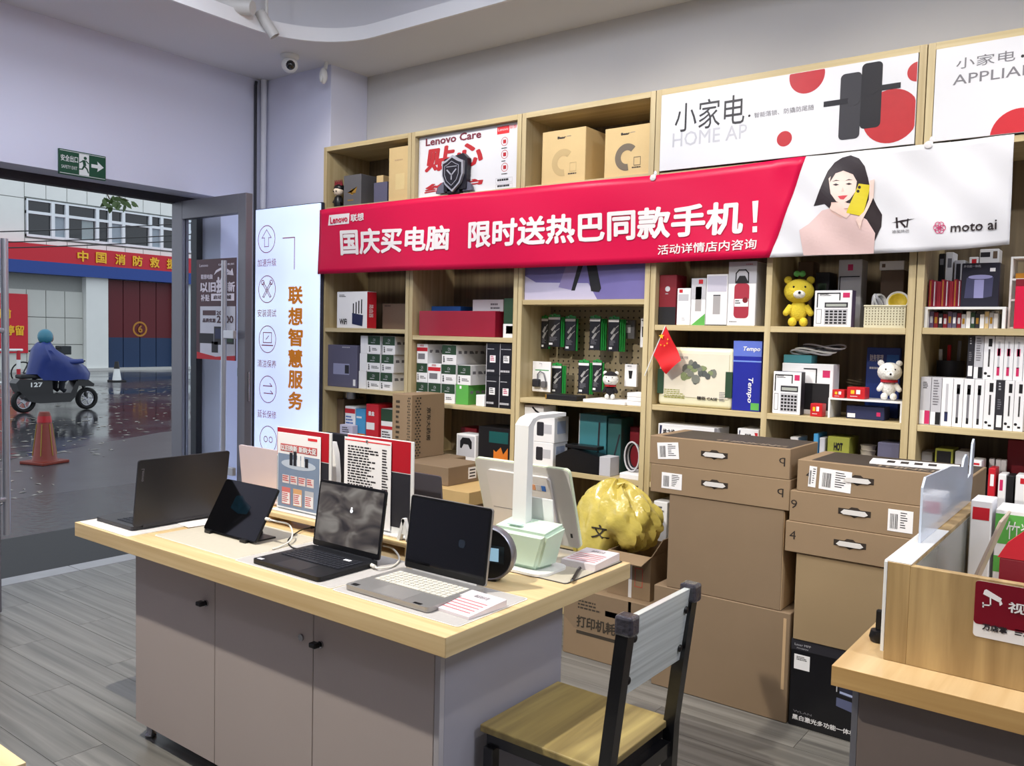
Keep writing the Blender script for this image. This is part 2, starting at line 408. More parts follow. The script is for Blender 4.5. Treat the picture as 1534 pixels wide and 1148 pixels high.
# dome camera + detector
p = atz(434, 92, 3.44)
t = thing('dome_camera', 'white dome security camera with black lens under the ceiling corner', 'camera', (p.x, p.y, ZC))
MB().lathe([(0, 0), (.062, 0), (.064, -.012), (.058, -.022), (.04, -.03), (0, -.03)], 28).build('base', M_wplastic, t, True)
MB().ball((0, 0, -.065), .056, 24, (1, 1, .95)).build('housing', M_wplastic, t, True)
dv = (CAM - Vector((p.x, p.y, ZC))).normalized(); dv = Vector((dv.x + .25, dv.y, dv.z)).normalized()
MB().ball(Vector((0, 0, -.065)) + dv * .026, .037, 20).build('lens', mat('lens_glass', (10, 10, 14), .08, coat=1), t, True)
p = at(490, 100, 4.0)
t = thing('motion_sensor', 'small white motion sensor on a bracket beside the dome camera', 'sensor', (-4.73, 4.02, ZC))
MB().tube([(0, 0, 0), (0, -.01, -.05)], .014, 10).build('bracket', M_wplastic, t, True)
MB().ball((0, -.025, -.10), .032, 16, (.9, .9, 1.75)).build('housing', M_wplastic, t, True)
MB().ball((.006, -.05, -.125), .016, 12, (1, .6, 1.6)).build('lens', mat('sensor_lens', (225, 225, 220), .2), t, True)
# exit sign on the door wall
M_exit = mat('exit_green', (22, 74, 52), .4); M_signw = mat('sign_white', (225, 228, 226), .45)
a = atx(86.2, 226.5, XW); c = atx(156.8, 264.9, XW)
yc = (a.y + c.y) / 2; hw = (c.y - a.y) / 2; zc = (a.z + c.z) / 2 - .005; hh = .078
t = thing('exit_sign', 'green exit sign with running figure above the doorway', 'sign', (XW, yc, zc))
MB().box(.001, .016, -hw, hw, -hh, hh, .002).build('plate', M_exit, t)
def sx(name, poly, m, x=.0165): return MB().prism(poly, x, x + .0008, 'x').build(name, m, t)
for pl in ((-hw + .006, hw - .006, hh - .010, hh - .007), (-hw + .006, hw - .006, -hh + .007, -hh + .010)): sx('border', rect(*pl), M_signw)
sx('white_field', rect(-hw * .16, hw * .26, -hh + .012, hh - .012), M_signw)
text(t, '安全出口', lambda u, v: (.0176, -hw * .93 + u * hw * .72, .004 + v * .040), M_signw, bold=.015)
text(t, 'SAFETY EXIT', lambda u, v: (.0176, -hw * .9 + u * hw * .66, -.040 + v * .020), M_signw)
fx, fs = hw * .04, .85
def fig(P): return [(fx + (y - .012) * fs, z * fs) for y, z in P]
sx('running_figure', fig(circ(.022, .050, .012, 12)), M_exit, .0174)
for poly in ([(.0, .034), (.022, .036), (.03, -.005), (.008, -.008)], [(.022, .03), (.045, .01), (.05, .015), (.028, .036)], [(.004, .032), (-.022, .014), (-.018, .008), (.006, .024)],
             [(.008, -.004), (-.004, -.03), (-.03, -.032), (-.03, -.04), (.004, -.038), (.02, -.01)], [(.02, -.006), (.04, -.025), (.05, -.056), (.042, -.058), (.03, -.03), (.012, -.014)]):
    sx('running_figure', fig(poly), M_exit, .0174)
sx('arrow', [(hw * .36, -.008), (hw * .64, -.008), (hw * .62, -.030), (hw * .90, .003), (hw * .62, .036), (hw * .64, .014), (hw * .36, .014)], M_signw)

# ------------------------------------------------------------------ glass door leaves
M_glass = mat('door_glass', (245, 250, 255), .02, var=0, trans=1, ior=1.05, spec=.5)
M_dalu = mat('grey_door_profile', (118, 117, 124), .4, .35, var=.03)
M_tube = mat('satin_tube', (190, 190, 196), .3, .6, var=.02)
def door_leaf(name, loc, ang, L, H, tube_side, te=.17):
    t = bpy.data.objects.new(name, None); COL.objects.link(t); t.location = loc; t.rotation_euler.z = ang; t['kind'] = 'structure'
    T = .028; sw = .085
    MB().box(0, sw + .05, -T, T, 0, H, .004).build('stile', M_dalu, t)
    MB().box(L - sw, L, -T, T, 0, H, .004).build('stile', M_dalu, t)
    MB().box(sw + .05, L - sw, -T, T, H - .13, H, .003).build('top_rail', M_dalu, t)
    MB().box(sw + .05, L - sw, -T, T, 0, .16, .003).build('bottom_rail', M_dalu, t)
    g = MB().box(sw + .05, L - sw, -.004, .004, .16, H - .13).build('glass_pane', M_glass, t)
    hb = MB().tube([(L - te, tube_side * .075, .42), (L - te, tube_side * .075, 2.05)], .019, 14).build('handle', M_tube, t, True)
    for z in (.62, 1.55): (MB().box(L - te - .015, L - te + .125, tube_side * .075 - .014, tube_side * .075 + .014, z - .028, z + .028, .004) if te > .1 else MB().tube([(L - te, tube_side * .02, z), (L - te, tube_side * .075, z)], .014, 10)).build('handle_bracket', M_tube, hb)
    MB().tube([(L + .004, 0, 1.1), (L + .004, 0, 1.3)], .006, 6).build('lock_plate', M_steel, t)
    return t
leaf = door_leaf('door_1', (-5.77, 3.5, .008), 0, .89, 2.50, -1)
door_leaf('door_2', (-5.77, 1.68, .008), math.radians(19.5), .845, 2.42, 1, .012)
q = at(357, 558, 3.49); MB().box(q.x + 5.77 - .018, q.x + 5.77 + .018, -.0062, -.0042, q.z - .035, q.z + .02).build('green_sticker', mat('sticker_green', (30, 120, 60), .5), leaf)
# poster on the door glass
M_maroon = mat('poster_maroon', (66, 18, 38), .4); M_pw = mat('poster_pale', (206, 205, 216), .5); M_pink = mat('poster_pink_white', (232, 222, 234), .5)
a = at(290, 389, 3.47); c = at(349, 541, 3.47); yP = 3.468
w2 = (c.x - a.x) / 2; hP = a.z - c.z
t = thing('door_poster', 'maroon trade-in poster stuck to the open glass door', 'poster', ((a.x + c.x) / 2, 3.4955, c.z))
b0 = MB().box(-w2, w2, -.002, 0, 0, hP).build('sheet', M_maroon, t); Y0 = -.0026
def P(u): return -w2 + 2 * w2 * u
slab(t, 'pale_field', rect(P(.1), P(.98), hP * .02, hP * .53), -.002, M_pw)
slab(t, 'red_edge', [(P(.02), 0), (P(.98), 0), (P(.98), hP * .05), (P(.5), hP * .03), (P(.02), hP * .07)], -.0026, M_red)
tfront(t, 'Lenovo', P(.08), P(.3), hP * .925, hP * .955, Y0, M_pink); tfront(t, '以旧换新', P(.56), P(.95), hP * .93, hP * .95, Y0, M_pink)
tfront(t, '联想电脑', P(.12), P(.42), hP * .80, hP * .85, Y0, M_pink, bold=.02)
tfront(t, '以旧', P(.1), P(.5), hP * .67, hP * .77, Y0, M_pink, bold=.04); tfront(t, '换', P(.51), P(.77), hP * .66, hP * .82, Y0, M_pink, bold=.05); tfront(t, '新', P(.79), P(.97), hP * .67, hP * .77, Y0, M_pink, bold=.04)
tfront(t, '补贴', P(.12), P(.34), hP * .58, hP * .65, Y0, M_pink, bold=.03)
slab(t, 'white_bar', rect(P(.38), P(.95), hP * .585, hP * .655), -.002, M_pink); tfront(t, '启动全城', P(.44), P(.88), hP * .60, hP * .64, -.0032, M_maroon, bold=.02)
slab(t, 'arrow', [(P(.45), hP * .84), (P(.5), hP * .885), (P(.62), hP * .91), (P(.78), hP * .895), (P(.86), hP * .87), (P(.9), hP * .90), (P(.93), hP * .83), (P(.74), hP * .84), (P(.8), hP * .857), (P(.72), hP * .878), (P(.62), hP * .885), (P(.52), hP * .865)], -.002, M_pink)
slab(t, 'maroon_bar', rect(P(.17), P(.5), hP * .44, hP * .49), -.0026, M_maroon); tfront(t, '20%', P(.52), P(.74), hP * .445, hP * .485, -.0034, M_maroon, bold=.03)
tfront(t, '品质优惠', P(.17), P(.5), hP * .37, hP * .41, -.0034, M_maroon, bold=.03); tfront(t, '2000', P(.53), P(.94), hP * .365, hP * .44, -.0034, M_maroon, bold=.03)
for (u0, u1, v0, v1) in ((.08, .45, .16, .26), (.46, .72, .15, .33), (.74, .95, .16, .25), (.4, .56, .07, .18)):
    slab(t, 'pictured_computer', rect(P(u0), P(u1), hP * v0, hP * v1), -.0026, M_dark)
slab(t, 'pictured_screen', rect(P(.49), P(.69), hP * .21, hP * .31), -.0034, M_navy); slab(t, 'pictured_screen', rect(P(.77), P(.92), hP * .18, hP * .23), -.0034, M_green)

# ------------------------------------------------------------------ light box beside the door
LBX0, LBX1, LBY, LBZ = -5.44, -4.70, 3.955, 2.50
t = thing('light_box', 'tall glowing service light box with orange lettering beside the door', 'light box', ((LBX0 + LBX1) / 2, LBY, 0))
hw = (LBX1 - LBX0) / 2
MB().box(-hw, hw, .012, .04, .002, LBZ, .003).build('casing', mat('dark_casing', (52, 54, 70), .5), t)
def lbmat():
    m = bpy.data.materials.new('glowing_panel'); m.use_nodes = True; nt = m.node_tree; b = nt.nodes['Principled BSDF']
    b.inputs['Base Color'].default_value = rgb(190, 205, 240); b.inputs['Roughness'].default_value = .25
    tc = nt.nodes.new('ShaderNodeTexCoord'); n = nt.nodes.new('ShaderNodeTexNoise'); n.inputs['Scale'].default_value = 1.3; n.inputs['Detail'].default_value = 1
    nt.links.new(tc.outputs['Object'], n.inputs['Vector'])
    cr = nt.nodes.new('ShaderNodeValToRGB'); cr.color_ramp.elements[0].position = .4; cr.color_ramp.elements[1].position = .62
    cr.color_ramp.elements[0].color = rgb(196, 208, 246); cr.color_ramp.elements[1].color = rgb(214, 232, 252)
    nt.links.new(n.outputs['Fac'], cr.inputs[0]); nt.links.new(cr.outputs[0], b.inputs['Emission Color']); b.inputs['Emission Strength'].default_value = .92
    return m
MB().box(-hw + .006, hw - .006, 0, .012, .02, LBZ - .008).build('lit_panel', lbmat(), t)
M_or = mat('orange_print', (196, 118, 24), .5, emit=.35); M_ln = mat('maroon_line', (150, 60, 66), .5, emit=.2)
def lb(px, py): q = at(px, py, LBY); return (q.x - (LBX0 + LBX1) / 2, q.z)
YL = -.0012
def lbt(s, pl, pr, pt, pb, m, **k):
    x0, z1 = lb(pl, pt); x1, _ = lb(pr, pt); _, z0 = lb(pl, pb); return tfront(t, s, x0, x1, z0, z1, YL, m, **k)
for i, ch in enumerate('联想智慧服务'): lbt(ch, 432, 454, 429 + i * 31.4, 456 + i * 31.4, M_or, bold=.035)
for i, s in enumerate(('加速升级', '安装调试', '清洁保养', '延长保修')): lbt(s, 386, 414, 388.5 + i * 75, 400 + i * 75, M_ln)
ICR = .103
for i in range(5):
    x, z = lb(399.5 + i * .6, 358.5 + i * 75); ring_front(t, 'icon_ring', x, z, ICR, .006, YL, M_ln)
    if i == 0: stroke(t, 'icon', [(x, z + .07), (x + .055, z + .01), (x + .024, z + .01), (x + .024, z - .055), (x - .024, z - .055), (x - .024, z + .01), (x - .055, z + .01)], .005, YL, M_ln, True)
    if i == 1:
        for s in (1, -1):
            stroke(t, 'icon', [(x - s * .05, z - .055), (x - s * .035, z - .06), (x + s * .052, z + .04), (x + s * .04, z + .052)], .006, YL, M_ln, True)
            ring_front(t, 'icon', x + s * .05, z + .05, .02, .006, YL, M_ln, 12)
    if i == 2:
        stroke(t, 'icon', rect(x - .05, x + .05, z - .025, z + .05), .006, YL, M_ln, True); stroke(t, 'icon', [(x - .065, z - .045), (x + .065, z - .045)], .008, YL, M_ln); stroke(t, 'icon', [(x - .015, z), (x + .015, z + .025)], .006, YL, M_ln)
    if i == 3:
        for dz, dx in ((.025, 0), (-.03, .01)): stroke(t, 'icon', [(x - .055 + dx, z + dz), (x + .05 + dx, z + dz), (x + .025 + dx, z + dz + .02)], .007, YL, M_ln)
    if i == 4:
        for dx in (-.03, .03): ring_front(t, 'icon', x + dx, z, .024, .006, YL, M_ln, 14)
stroke(t, 'corner_line', [lb(424, 357), (lb(441.5, 357)[0], lb(424, 357)[1]), (lb(441.5, 357)[0], lb(442, 403)[1])], .007, YL, M_ln)

# ================================================================== street outside
GZ = -.12
def wet():
    m = bpy.data.materials.new('wet_asphalt'); m.use_nodes = True; nt = m.node_tree; b = nt.nodes['Principled BSDF']
    tc = nt.nodes.new('ShaderNodeTexCoord'); n = nt.nodes.new('ShaderNodeTexNoise'); n.inputs['Scale'].default_value = .35; n.inputs['Detail'].default_value = 6
    nt.links.new(tc.outputs['Object'], n.inputs['Vector'])
    cr = nt.nodes.new('ShaderNodeValToRGB'); cr.color_ramp.elements[0].position = .38; cr.color_ramp.elements[1].position = .62
    cr.color_ramp.elements[0].color = (.05, .05, .05, 1); cr.color_ramp.elements[1].color = (.24, .24, .24, 1)
    nt.links.new(n.outputs['Fac'], cr.inputs[0]); nt.links.new(cr.outputs[0], b.inputs['Roughness'])
    b.inputs['Base Color'].default_value = rgb(56, 56, 60); b.inputs['Specular IOR Level'].default_value = .9
    n2 = nt.nodes.new('ShaderNodeTexNoise'); n2.inputs['Scale'].default_value = 3.5; n2.inputs['Detail'].default_value = 4; nt.links.new(tc.outputs['Object'], n2.inputs['Vector'])
    bp = nt.nodes.new('ShaderNodeBump'); bp.inputs['Strength'].default_value = .06; bp.inputs['Distance'].default_value = .05
    nt.links.new(n2.outputs['Fac'], bp.inputs['Height']); nt.links.new(bp.outputs[0], b.inputs['Normal'])
    return m
o = MB().box(-70, -5.8, -40, 70, GZ - .3, GZ).build('street', wet()); o['kind'] = 'structure'
M_apron = mat('wet_concrete', (66, 66, 70), .28, var=.35, scale=2.2, bump=.25)
M_apron2 = mat('wet_pebble_concrete', (52, 52, 56), .25, var=.6, scale=14, bump=.5)
o = MB().prism([(-5.8, -6), (-10.0, -6), (-10.7, 3.6), (-12.6, 7.4), (-13.0, 16), (-5.8, 16)], GZ, GZ + .03, 'z').build('pavement', M_apron); o['kind'] = 'structure'
o = MB().box(-8.6, -7.0, -2, 12, GZ + .03, GZ + .045).build('pebble_strip', M_apron2); o['kind'] = 'structure'
o = MB().box(-6.95, -5.82, 1.3, 3.9, GZ + .03, -.055, .01).build('door_mat', mat('black_rubber', (30, 30, 33), .6, var=.2, scale=40)); tag(o, 'black rubber mat lying outside the doorway', 'mat')
def leaf_z(x, y):
    P = [(-6, -10.0), (3.6, -10.7), (7.4, -12.6), (16, -13.0)]; edge = -13.0
    for (ya, xa), (yb, xb) in zip(P, P[1:]):
        if ya <= y <= yb: edge = xa + (xb - xa) * (y - ya) / (yb - ya)
    if y > 16 or x < edge: return GZ + .001
    return GZ + (.046 if -8.6 < x < -7.0 and y < 12 else .031)
KEEP = [(atz(67, 694, GZ + .03), .42), (atz(84, 616, GZ), 1.15), (atz(175, 572, GZ), .5)]   # cone, scooter, small cone
r = random.Random(11); b = MB()
for k in range(900):
    x = -r.uniform(7, 24); y = 1.5 + (-x - 6) * r.uniform(.12, .85); zz = leaf_z(x, y); a = r.uniform(0, 6.28); l_ = r.uniform(.02, .055) * (1 + (-x - 7) / 14)
    c_, s_ = math.cos(a) * l_, math.sin(a) * l_
    if any((x - q.x) ** 2 + (y - q.y) ** 2 < d * d for q, d in KEEP): continue
    b.poly([(x - c_, y - s_, zz), (x + s_ * .5, y - c_ * .5, zz + .004), (x + c_, y + s_, zz + .002), (x - s_ * .5, y + c_ * .5, zz + .006)])
o = b.build('fallen_leaves', mat('wet_leaves', (150, 146, 136), .2, var=.5, scale=3)); tag(o, 'wet fallen leaves scattered over the road and pavement', 'leaves', kind='stuff')
# --- building across the street
BX = -32.0
bt = thing('building', 'pale tiled fire station building with red and blue fascia across the street', 'building', (BX, 17, GZ))
def bp_(px, py, X=BX): q = atx(px, py, X); return q.y - 17, q.z - GZ
M_tile = mat('facade_tile', (226, 229, 225), .5, var=.05, scale=2); M_bwall = mat('facade_joint', (150, 152, 148), .8)
M_bshade = mat('facade_shaded_tile', (196, 198, 191), .5, var=.05, scale=2)  # darker copy of the facade tile, shade under the fascia in its colour
M_wfr = mat('window_white', (226, 232, 236), .4); M_pane = mat('dark_pane', (22, 27, 32), .05, coat=.5); M_frost = mat('frosted_pane', (150, 162, 172), .4); M_curt = mat('curtained_pane', (70, 78, 82), .3)
MB().box(-8, -.08, -12, 22, 0, 16).build('wall', M_bwall, bt)
y_l, _ = bp_(39, 330); y_r = y_l + 15.5
zw0 = bp_(39, 354)[1]; zw1 = bp_(39, 297)[1]; ztr = bp_(39, 317)[1]; zf1 = bp_(12, 363)[1]; zf0 = bp_(12.7, 408)[1]; zfm = bp_(12.7, 389)[1]
def tiles(y0, y1, z0, z1, tw, th, m, name='facade_tile'):
    ny = max(1, round((y1 - y0) / tw)); nz = max(1, round((z1 - z0) / th)); w_, h_ = (y1 - y0) / ny, (z1 - z0) / nz; pr_ = None
    for i in range(ny):
        for k in range(nz):
            if pr_ is None: pr_ = MB().box(-.08, 0, .012, w_ - .012, .012, h_ - .012).build(name, m, bt); q = pr_
            else: q = pr_.copy(); COL.objects.link(q); q.parent = bt
            q.location = (0, y0 + i * w_, z0 + k * h_)
tiles(y_l - 8, y_l - .05, zf1, zw1 + 3.2, .95, 1.6, M_tile)
tiles(y_l - .05, y_r + .6, zw1 + .05, zw1 + 3.2, .74, 1.55, M_tile)
tiles(y_l - .05, y_r + .6, zf1 - .2, zw0 - .05, .74, .6, M_tile)
MB().box(-1.0, 0, -12, 22, zw1 + 3.2, 16).build('upper_wall', M_tile, bt)
# window band: mullions read off the photograph along the facade
mul = [39, 79, 100, 145.5, 164.5, 184.6, 225, 242, 283, 300]
my = [bp_(p, 335)[0] for p in mul]
kinds = [0, 1, 0, 0, 1, 0, 1, 0, 0]
for i in range(len(my) - 1):
    wdw = MB()
    a, c = my[i], my[i + 1]
    for (p0, p1, q0, q1) in ((a, c, zw0, zw0 + .09), (a, c, zw1 - .06, zw1), (a, c, ztr - .05, ztr + .05), (a, a + .06, zw0, zw1), (c - .06, c, zw0, zw1)): wdw.box(-.12 if q0 > zw0 or q1 < zw1 else -.11, .03 if p0 == a and p1 == c else .045, p0, p1, q0, q1)
    wf = wdw.build('window_frame', M_wfr, bt)
    MB().box(-.1, -.06, a + .07, c - .07, zw0 + .09, ztr - .05).build('pane', (M_pane, M_frost)[kinds[i]], wf)
    MB().box(-.1, -.06, a + .07, c - .07, ztr + .05, zw1 - .06).build('pane', M_pane, wf)
    if i in (2, 7): MB().box(-.058, -.05, c - .55 if i == 2 else c - .4, c - .12, zw0 + .1, ztr - .06).build('curtain', mat('pale_curtain', (150, 162, 164), .6), wf)
# fascia (projecting) and lettering
M_fred = mat('fascia_red', (196, 16, 40), .35, var=.03); M_fblue = mat('fascia_blue', (22, 62, 140), .35); M_yel = mat('yellow_letter', (244, 190, 40), .4)
MB().box(-.1, .5, -12, 22, zfm, zf1).build('red_fascia', M_fred, bt); MB().box(-.1, .5, -12, 22, zf0, zfm).build('blue_fascia', M_fblue, bt)
for ch, px in zip('中国消防救援', (123.6, 151, 179.5, 205.6, 231, 256)):
    y, z = bp_(px, 392, BX + .5); zz = (zfm + zf1) / 2
    text(bt, ch, lambda u, v, y=y, zz=zz: (.515, y - .20 + .40 * u, zz - .20 + .40 * v), M_yel, name='letter', bold=.03, st=.004)
# ground floor: tiled wall, pillars, folding red and blue gates, red notice
yg0 = bp_(158, 480)[0]; yg1 = bp_(257, 480)[0]; zg = bp_(200, 421)[1]; zgm = bp_(200, 506)[1]
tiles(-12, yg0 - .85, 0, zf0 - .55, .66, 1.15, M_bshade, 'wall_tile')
MB().box(-.1, .25, yg0 - .85, yg0 - .02, 0, zf0).build('pillar', M_tile, bt)
MB().box(-.1, .25, yg1 + .02, yg1 + .7, 0, zf0).build('pillar', M_tile, bt)
M_gred = mat('gate_red', (92, 12, 24), .45); M_gblue = mat('gate_blue', (22, 50, 86), .45)
nleaf = 4
for g0 in (yg0, yg1 + .7):
    for k in range(nleaf):
        a = g0 + (yg1 - yg0) * k / nleaf; c = g0 + (yg1 - yg0) * (k + 1) / nleaf
        gl = MB().box(-.08, .02, a + .015, c - .015, zgm, zf0 - .02).build('gate_leaf', M_gred, bt); MB().box(-.08, .025, a + .015, c - .015, .02, zgm).build('lower_panel', M_gblue, gl)
M_gold = mat('gold_paint', (176, 118, 30), .4)
y, z = bp_(203, 493)
ey = yg0 + (yg1 - yg0) * .5
em = MB()
for k in range(24):
    a0 = 2 * PI * k / 24; a1 = 2 * PI * (k + 1) / 24
    em.poly([(.03, ey + .3 * math.cos(a0), z + .3 * math.sin(a0)), (.03, ey + .3 * math.cos(a1), z + .3 * math.sin(a1)), (.03, ey + .23 * math.cos(a1), z + .23 * math.sin(a1)), (.03, ey + .23 * math.cos(a0), z + .23 * math.sin(a0))])
em.build('gate_emblem', M_gold, bt); text(bt, '6', lambda u, v: (.031, ey - .1 + .2 * u, z - .15 + .3 * v), M_gold, name='gate_number', bold=.04, st=.004)
MB().box(0, .35, -12, 22, 0, .1).build('kerb', mat('pale_kerb', (190, 190, 186), .5), bt)
p0 = bp_(-40, 437); p1 = bp_(41, 529); z0 = p1[1]; z1 = bp_(41, 441)[1]
MB().box(0, .06, p0[0], p1[0], z0, z1).build('red_notice', M_fred, bt)
y, z = bp_(12, 470); text(bt, '门前', lambda u, v: (.065, y - .55 + .62 * u, z - .17 + .34 * v), M_yel, name='letter', bold=.03, st=.004)
y, z = bp_(20, 495); text(bt, '停留', lambda u, v: (.065, y - .32 + .64 * u, z - .18 + .36 * v), M_yel, name='letter', bold=.03, st=.004)
# overhead cables
for k, (pa, pb, l) in enumerate((((12, 347), (260, 336), 'highest'), ((12, 363), (260, 353), 'middle'), ((12, 371.5), (260, 361.5), 'lowest'))):
    X = -20 + k * .15; qa, qb = atx(*pa, X), atx(*pb, X); sl = (qb.z - qa.z) / (qb.y - qa.y); ym = (qa.y + qb.y) / 2
    P_ = [(X, y, qa.z + sl * (y - qa.y) + .004 * ((y - ym) ** 2 - (qa.y - ym) ** 2)) for y in [ym - 14 + i * 1.4 for i in range(21)]]
    o = MB().tube(P_, .013, 6).build('overhead_cable', M_bplastic, smooth=True); tag(o, 'thin black cable sagging across the facade, %s of the three' % l, 'cable')
# street tree whose twig hangs into view; its trunk stands beyond the door jamb
M_leaf = mat('leaf_green', (62, 84, 36), .5, var=.3, scale=8); M_bark = mat('bark', (70, 56, 40), .85, var=.2, scale=9, bump=.5)
c0 = atx(163, 306, -9.0); base = Vector((-9.6, 7.5, GZ + .03)); of = c0 - base
t = thing('street_tree', 'street tree whose leafy green twig hangs in front of the upper windows', 'tree', base)
MB().tube([(0, 0, -.02), (.02, 0, 1.2), (-.02, .03, 2.6), (.03, 0, 3.7), (.0, .05, 5.2)], [.15, .125, .11, .085, .03], 12).build('trunk', M_bark, t, True)
MB().tube([(.03, 0, 3.6), (.2, -.9, 4.15), (.42, -1.9, 4.0), of + Vector((0, -.1, .42)), of + Vector((0, -.1, .28))], [.05, .035, .022, .009, .006], 8).build('branch', M_bark, t, True)
MB().tube([of + Vector(p) for p in ((0, -.1, .30), (0, -.05, .16), (.02, 0, .05))], .006, 6).tube([of + Vector(p) for p in ((0, -.05, .16), (0, .1, .10), (0, .22, .07))], .004, 6).build('twig', M_bark, t)
lf = None; rd = random.Random(5)
for k in range(206):
    if lf is None:
        bb = MB(); bb.poly([(0, 0, 0), (0, .022, .028), (.004, .024, .06), (0, 0, .1), (-.004, -.024, .06), (0, -.022, .028)]); lf = bb.build('leaf', M_leaf, t); q = lf
    else: q = lf.copy(); COL.objects.link(q); q.parent = t
    cl = (-.02, .16)[k % 2]; big = 1
    loc = of + Vector((rd.uniform(-.05, .05), cl + rd.uniform(-.07, .08), rd.uniform(0, .10)))
    rot = (rd.uniform(1.2, 4.8), rd.uniform(-.4, .4), rd.uniform(-.7, .7))
    if k >= 26: big = 2.6; loc = Vector((rd.uniform(-.8, .8), rd.uniform(-1.9, .8), rd.uniform(3.75, 5.3))); rot = (rd.uniform(0, 6), rd.uniform(-.6, .6), rd.uniform(0, 6))
    q.location = loc; q.rotation_euler = rot; q.scale = (big,) * 3
# traffic cone
M_cone = mat('cone_orange', (120, 42, 28), .45, var=.15); M_cdirt = mat('cone_stripe', (150, 120, 40), .4)
p = atz(67, 694, GZ + .03)
t = thing('traffic_cone', 'weathered orange traffic cone standing on the wet pavement', 'cone', (p.x, p.y, GZ + .031), .3)
MB().box(-.19, .19, -.19, .19, 0, .035, .008).build('base', M_cone, t)
MB().lathe([(.15, .035), (.135, .06), (.065, .60), (.055, .625), (0, .625)], 24).build('cone', M_cone, t, True)
MB().lathe([(.078, .50), (.0685, .575), (.071, .577), (.082, .50)], 24).build('red_collar', mat('cone_red', (170, 26, 34), .4), t, True)
for a in range(6): MB().tube([(.132 * math.cos(a * PI / 3), .132 * math.sin(a * PI / 3), .1), (.083 * math.cos(a * PI / 3), .083 * math.sin(a * PI / 3), .48)], .006, 6).build('stripe', M_cdirt, t)
p = atz(175, 572, GZ)
t = thing('small_cone', 'tiny black and white cone standing on the road before the gates', 'cone', (p.x, p.y, GZ))
MB().box(-.2, .2, -.2, .2, 0, .05, .01).build('base', M_bplastic, t); MB().lathe([(.13, .05), (.075, .42), (0, .42)], 16).build('sleeve', M_signw, t, True); MB().lathe([(.085, .4), (.055, .62), (0, .62)], 16).build('tip', M_bplastic, t, True)
# red and white barrier
q = atz(38, 585, GZ)
t = thing('street_barrier', 'red and white tube barrier standing behind the scooter', 'barrier', (q.x - .5, q.y - 1.0, GZ), PI / 2)
M_bred = mat('barrier_red', (178, 30, 44), .4)
MB().tube([(-1.4, 0, 1.02), (1.15, 0, 1.02)], .035, 10).build('rail', M_signw, t, True); MB().tube([(-1.4, 0, .18), (1.15, 0, .18)], .03, 10).build('rail', M_signw, t, True)
for x in (-1.2, -.4, .35, 1.05):
    for k in range(4): MB().tube([(x, 0, .05 + k * .24), (x, 0, .05 + (k + 1) * .24)], .05, 10).build('post_band', (M_signw, M_bred)[k % 2], t, True)
    MB().box(x - .04, x + .04, -.25, .25, 0, .05, .01).build('foot', M_bplastic, t)
# electric scooter and its rider in a rain poncho
p = atz(84, 616, GZ)
sx0 = thing('electric_scooter', 'black electric scooter ridden along the wet road', 'scooter', (p.x, p.y, GZ), PI / 2 + .05)
M_scoot = mat('scooter_black', (18, 18, 20), .35, coat=.3); M_tyre = mat('tyre', (14, 14, 15), .7)
Rx90 = Matrix.Rotation(PI / 2, 4, 'X')
for x in (-.62, .62):
    Mw = Matrix.Translation((x, 0, .225)) @ Rx90
    w_ = MB().lathe([(.15, -.05), (.19, -.055), (.222, -.03), (.225, 0), (.222, .03), (.19, .055), (.15, .05)], 28, M=Mw).build('tyre', M_tyre, sx0, True)
    MB().lathe([(.15, -.02), (.155, 0), (.15, .02), (.13, .02), (.125, 0), (.13, -.02), (.15, -.02)], 28, M=Mw).lathe([(0, -.03), (.045, -.03), (.045, .03), (0, .03)], 16, M=Mw).build('rim', M_steel, w_, True)
    for a in range(5):
        c_, s_ = math.cos(a * 2 * PI / 5), math.sin(a * 2 * PI / 5)
        MB().tube([(x + .04 * c_, 0, .225 + .04 * s_), (x + .135 * c_, 0, .225 + .135 * s_)], .015, 6).build('spoke', M_steel, w_)
MB().prism([(-.75, .42), (-.55, .22), (-.38, .18), (.22, .18), (.32, .28), (.40, .55), (.34, .60), (.22, .36), (-.12, .36), (-.15, .62), (-.75, .66), (-.82, .58)], -.14, .14, 'y').build('body', M_scoot, sx0)
MB().tube([(.62, 0, .225), (.52, 0, .6), (.42, 0, .95)], .035, 10).build('fork', M_scoot, sx0, True)
MB().prism([(.36, .5), (.52, .48), (.70, .47), (.72, .52), (.58, .62), (.50, .84), (.42, .86)], -.12, .12, 'y').build('front_shield', M_scoot, sx0)
MB().box(-.72, -.1, -.13, .13, .66, .74, .03).build('seat', mat('seat_vinyl', (26, 26, 28), .6), sx0)
MB().tube([(.40, -.33, 1.0), (.42, 0, .96), (.40, .33, 1.0)], .016, 8).build('handlebar', M_scoot, sx0, True)
text(sx0, '127', lambda u, v: (-.55 + .22 * u, -.142, .5 + .09 * v), M_signw, name='side_lettering', bold=.03)
ppo = thing('person', 'person in a long blue rain poncho riding the black scooter', 'person', (p.x, p.y, GZ), PI / 2 + .05)
def blob(name, rings, m, n=20):
    b = MB(); R_ = []
    for (cx, cy, cz, rx, ry) in rings: R_.append([b.bm.verts.new((cx + rx * math.cos(2 * PI * j / n), cy + ry * math.sin(2 * PI * j / n) * (1 + .05 * math.sin(7 * j)), cz)) for j in range(n)])
    for A, B in zip(R_, R_[1:]):
        for j in range(n): b.bm.faces.new((A[j], A[(j + 1) % n], B[(j + 1) % n], B[j]))
    b.bm.faces.new(R_[0][::-1]); b.bm.faces.new(R_[-1])
    return b.build(name, m, ppo, True)
M_pon = mat('poncho_blue', (40, 56, 120), .3, var=.15, scale=5); M_hood = mat('poncho_hood_teal', (58, 120, 140), .3)
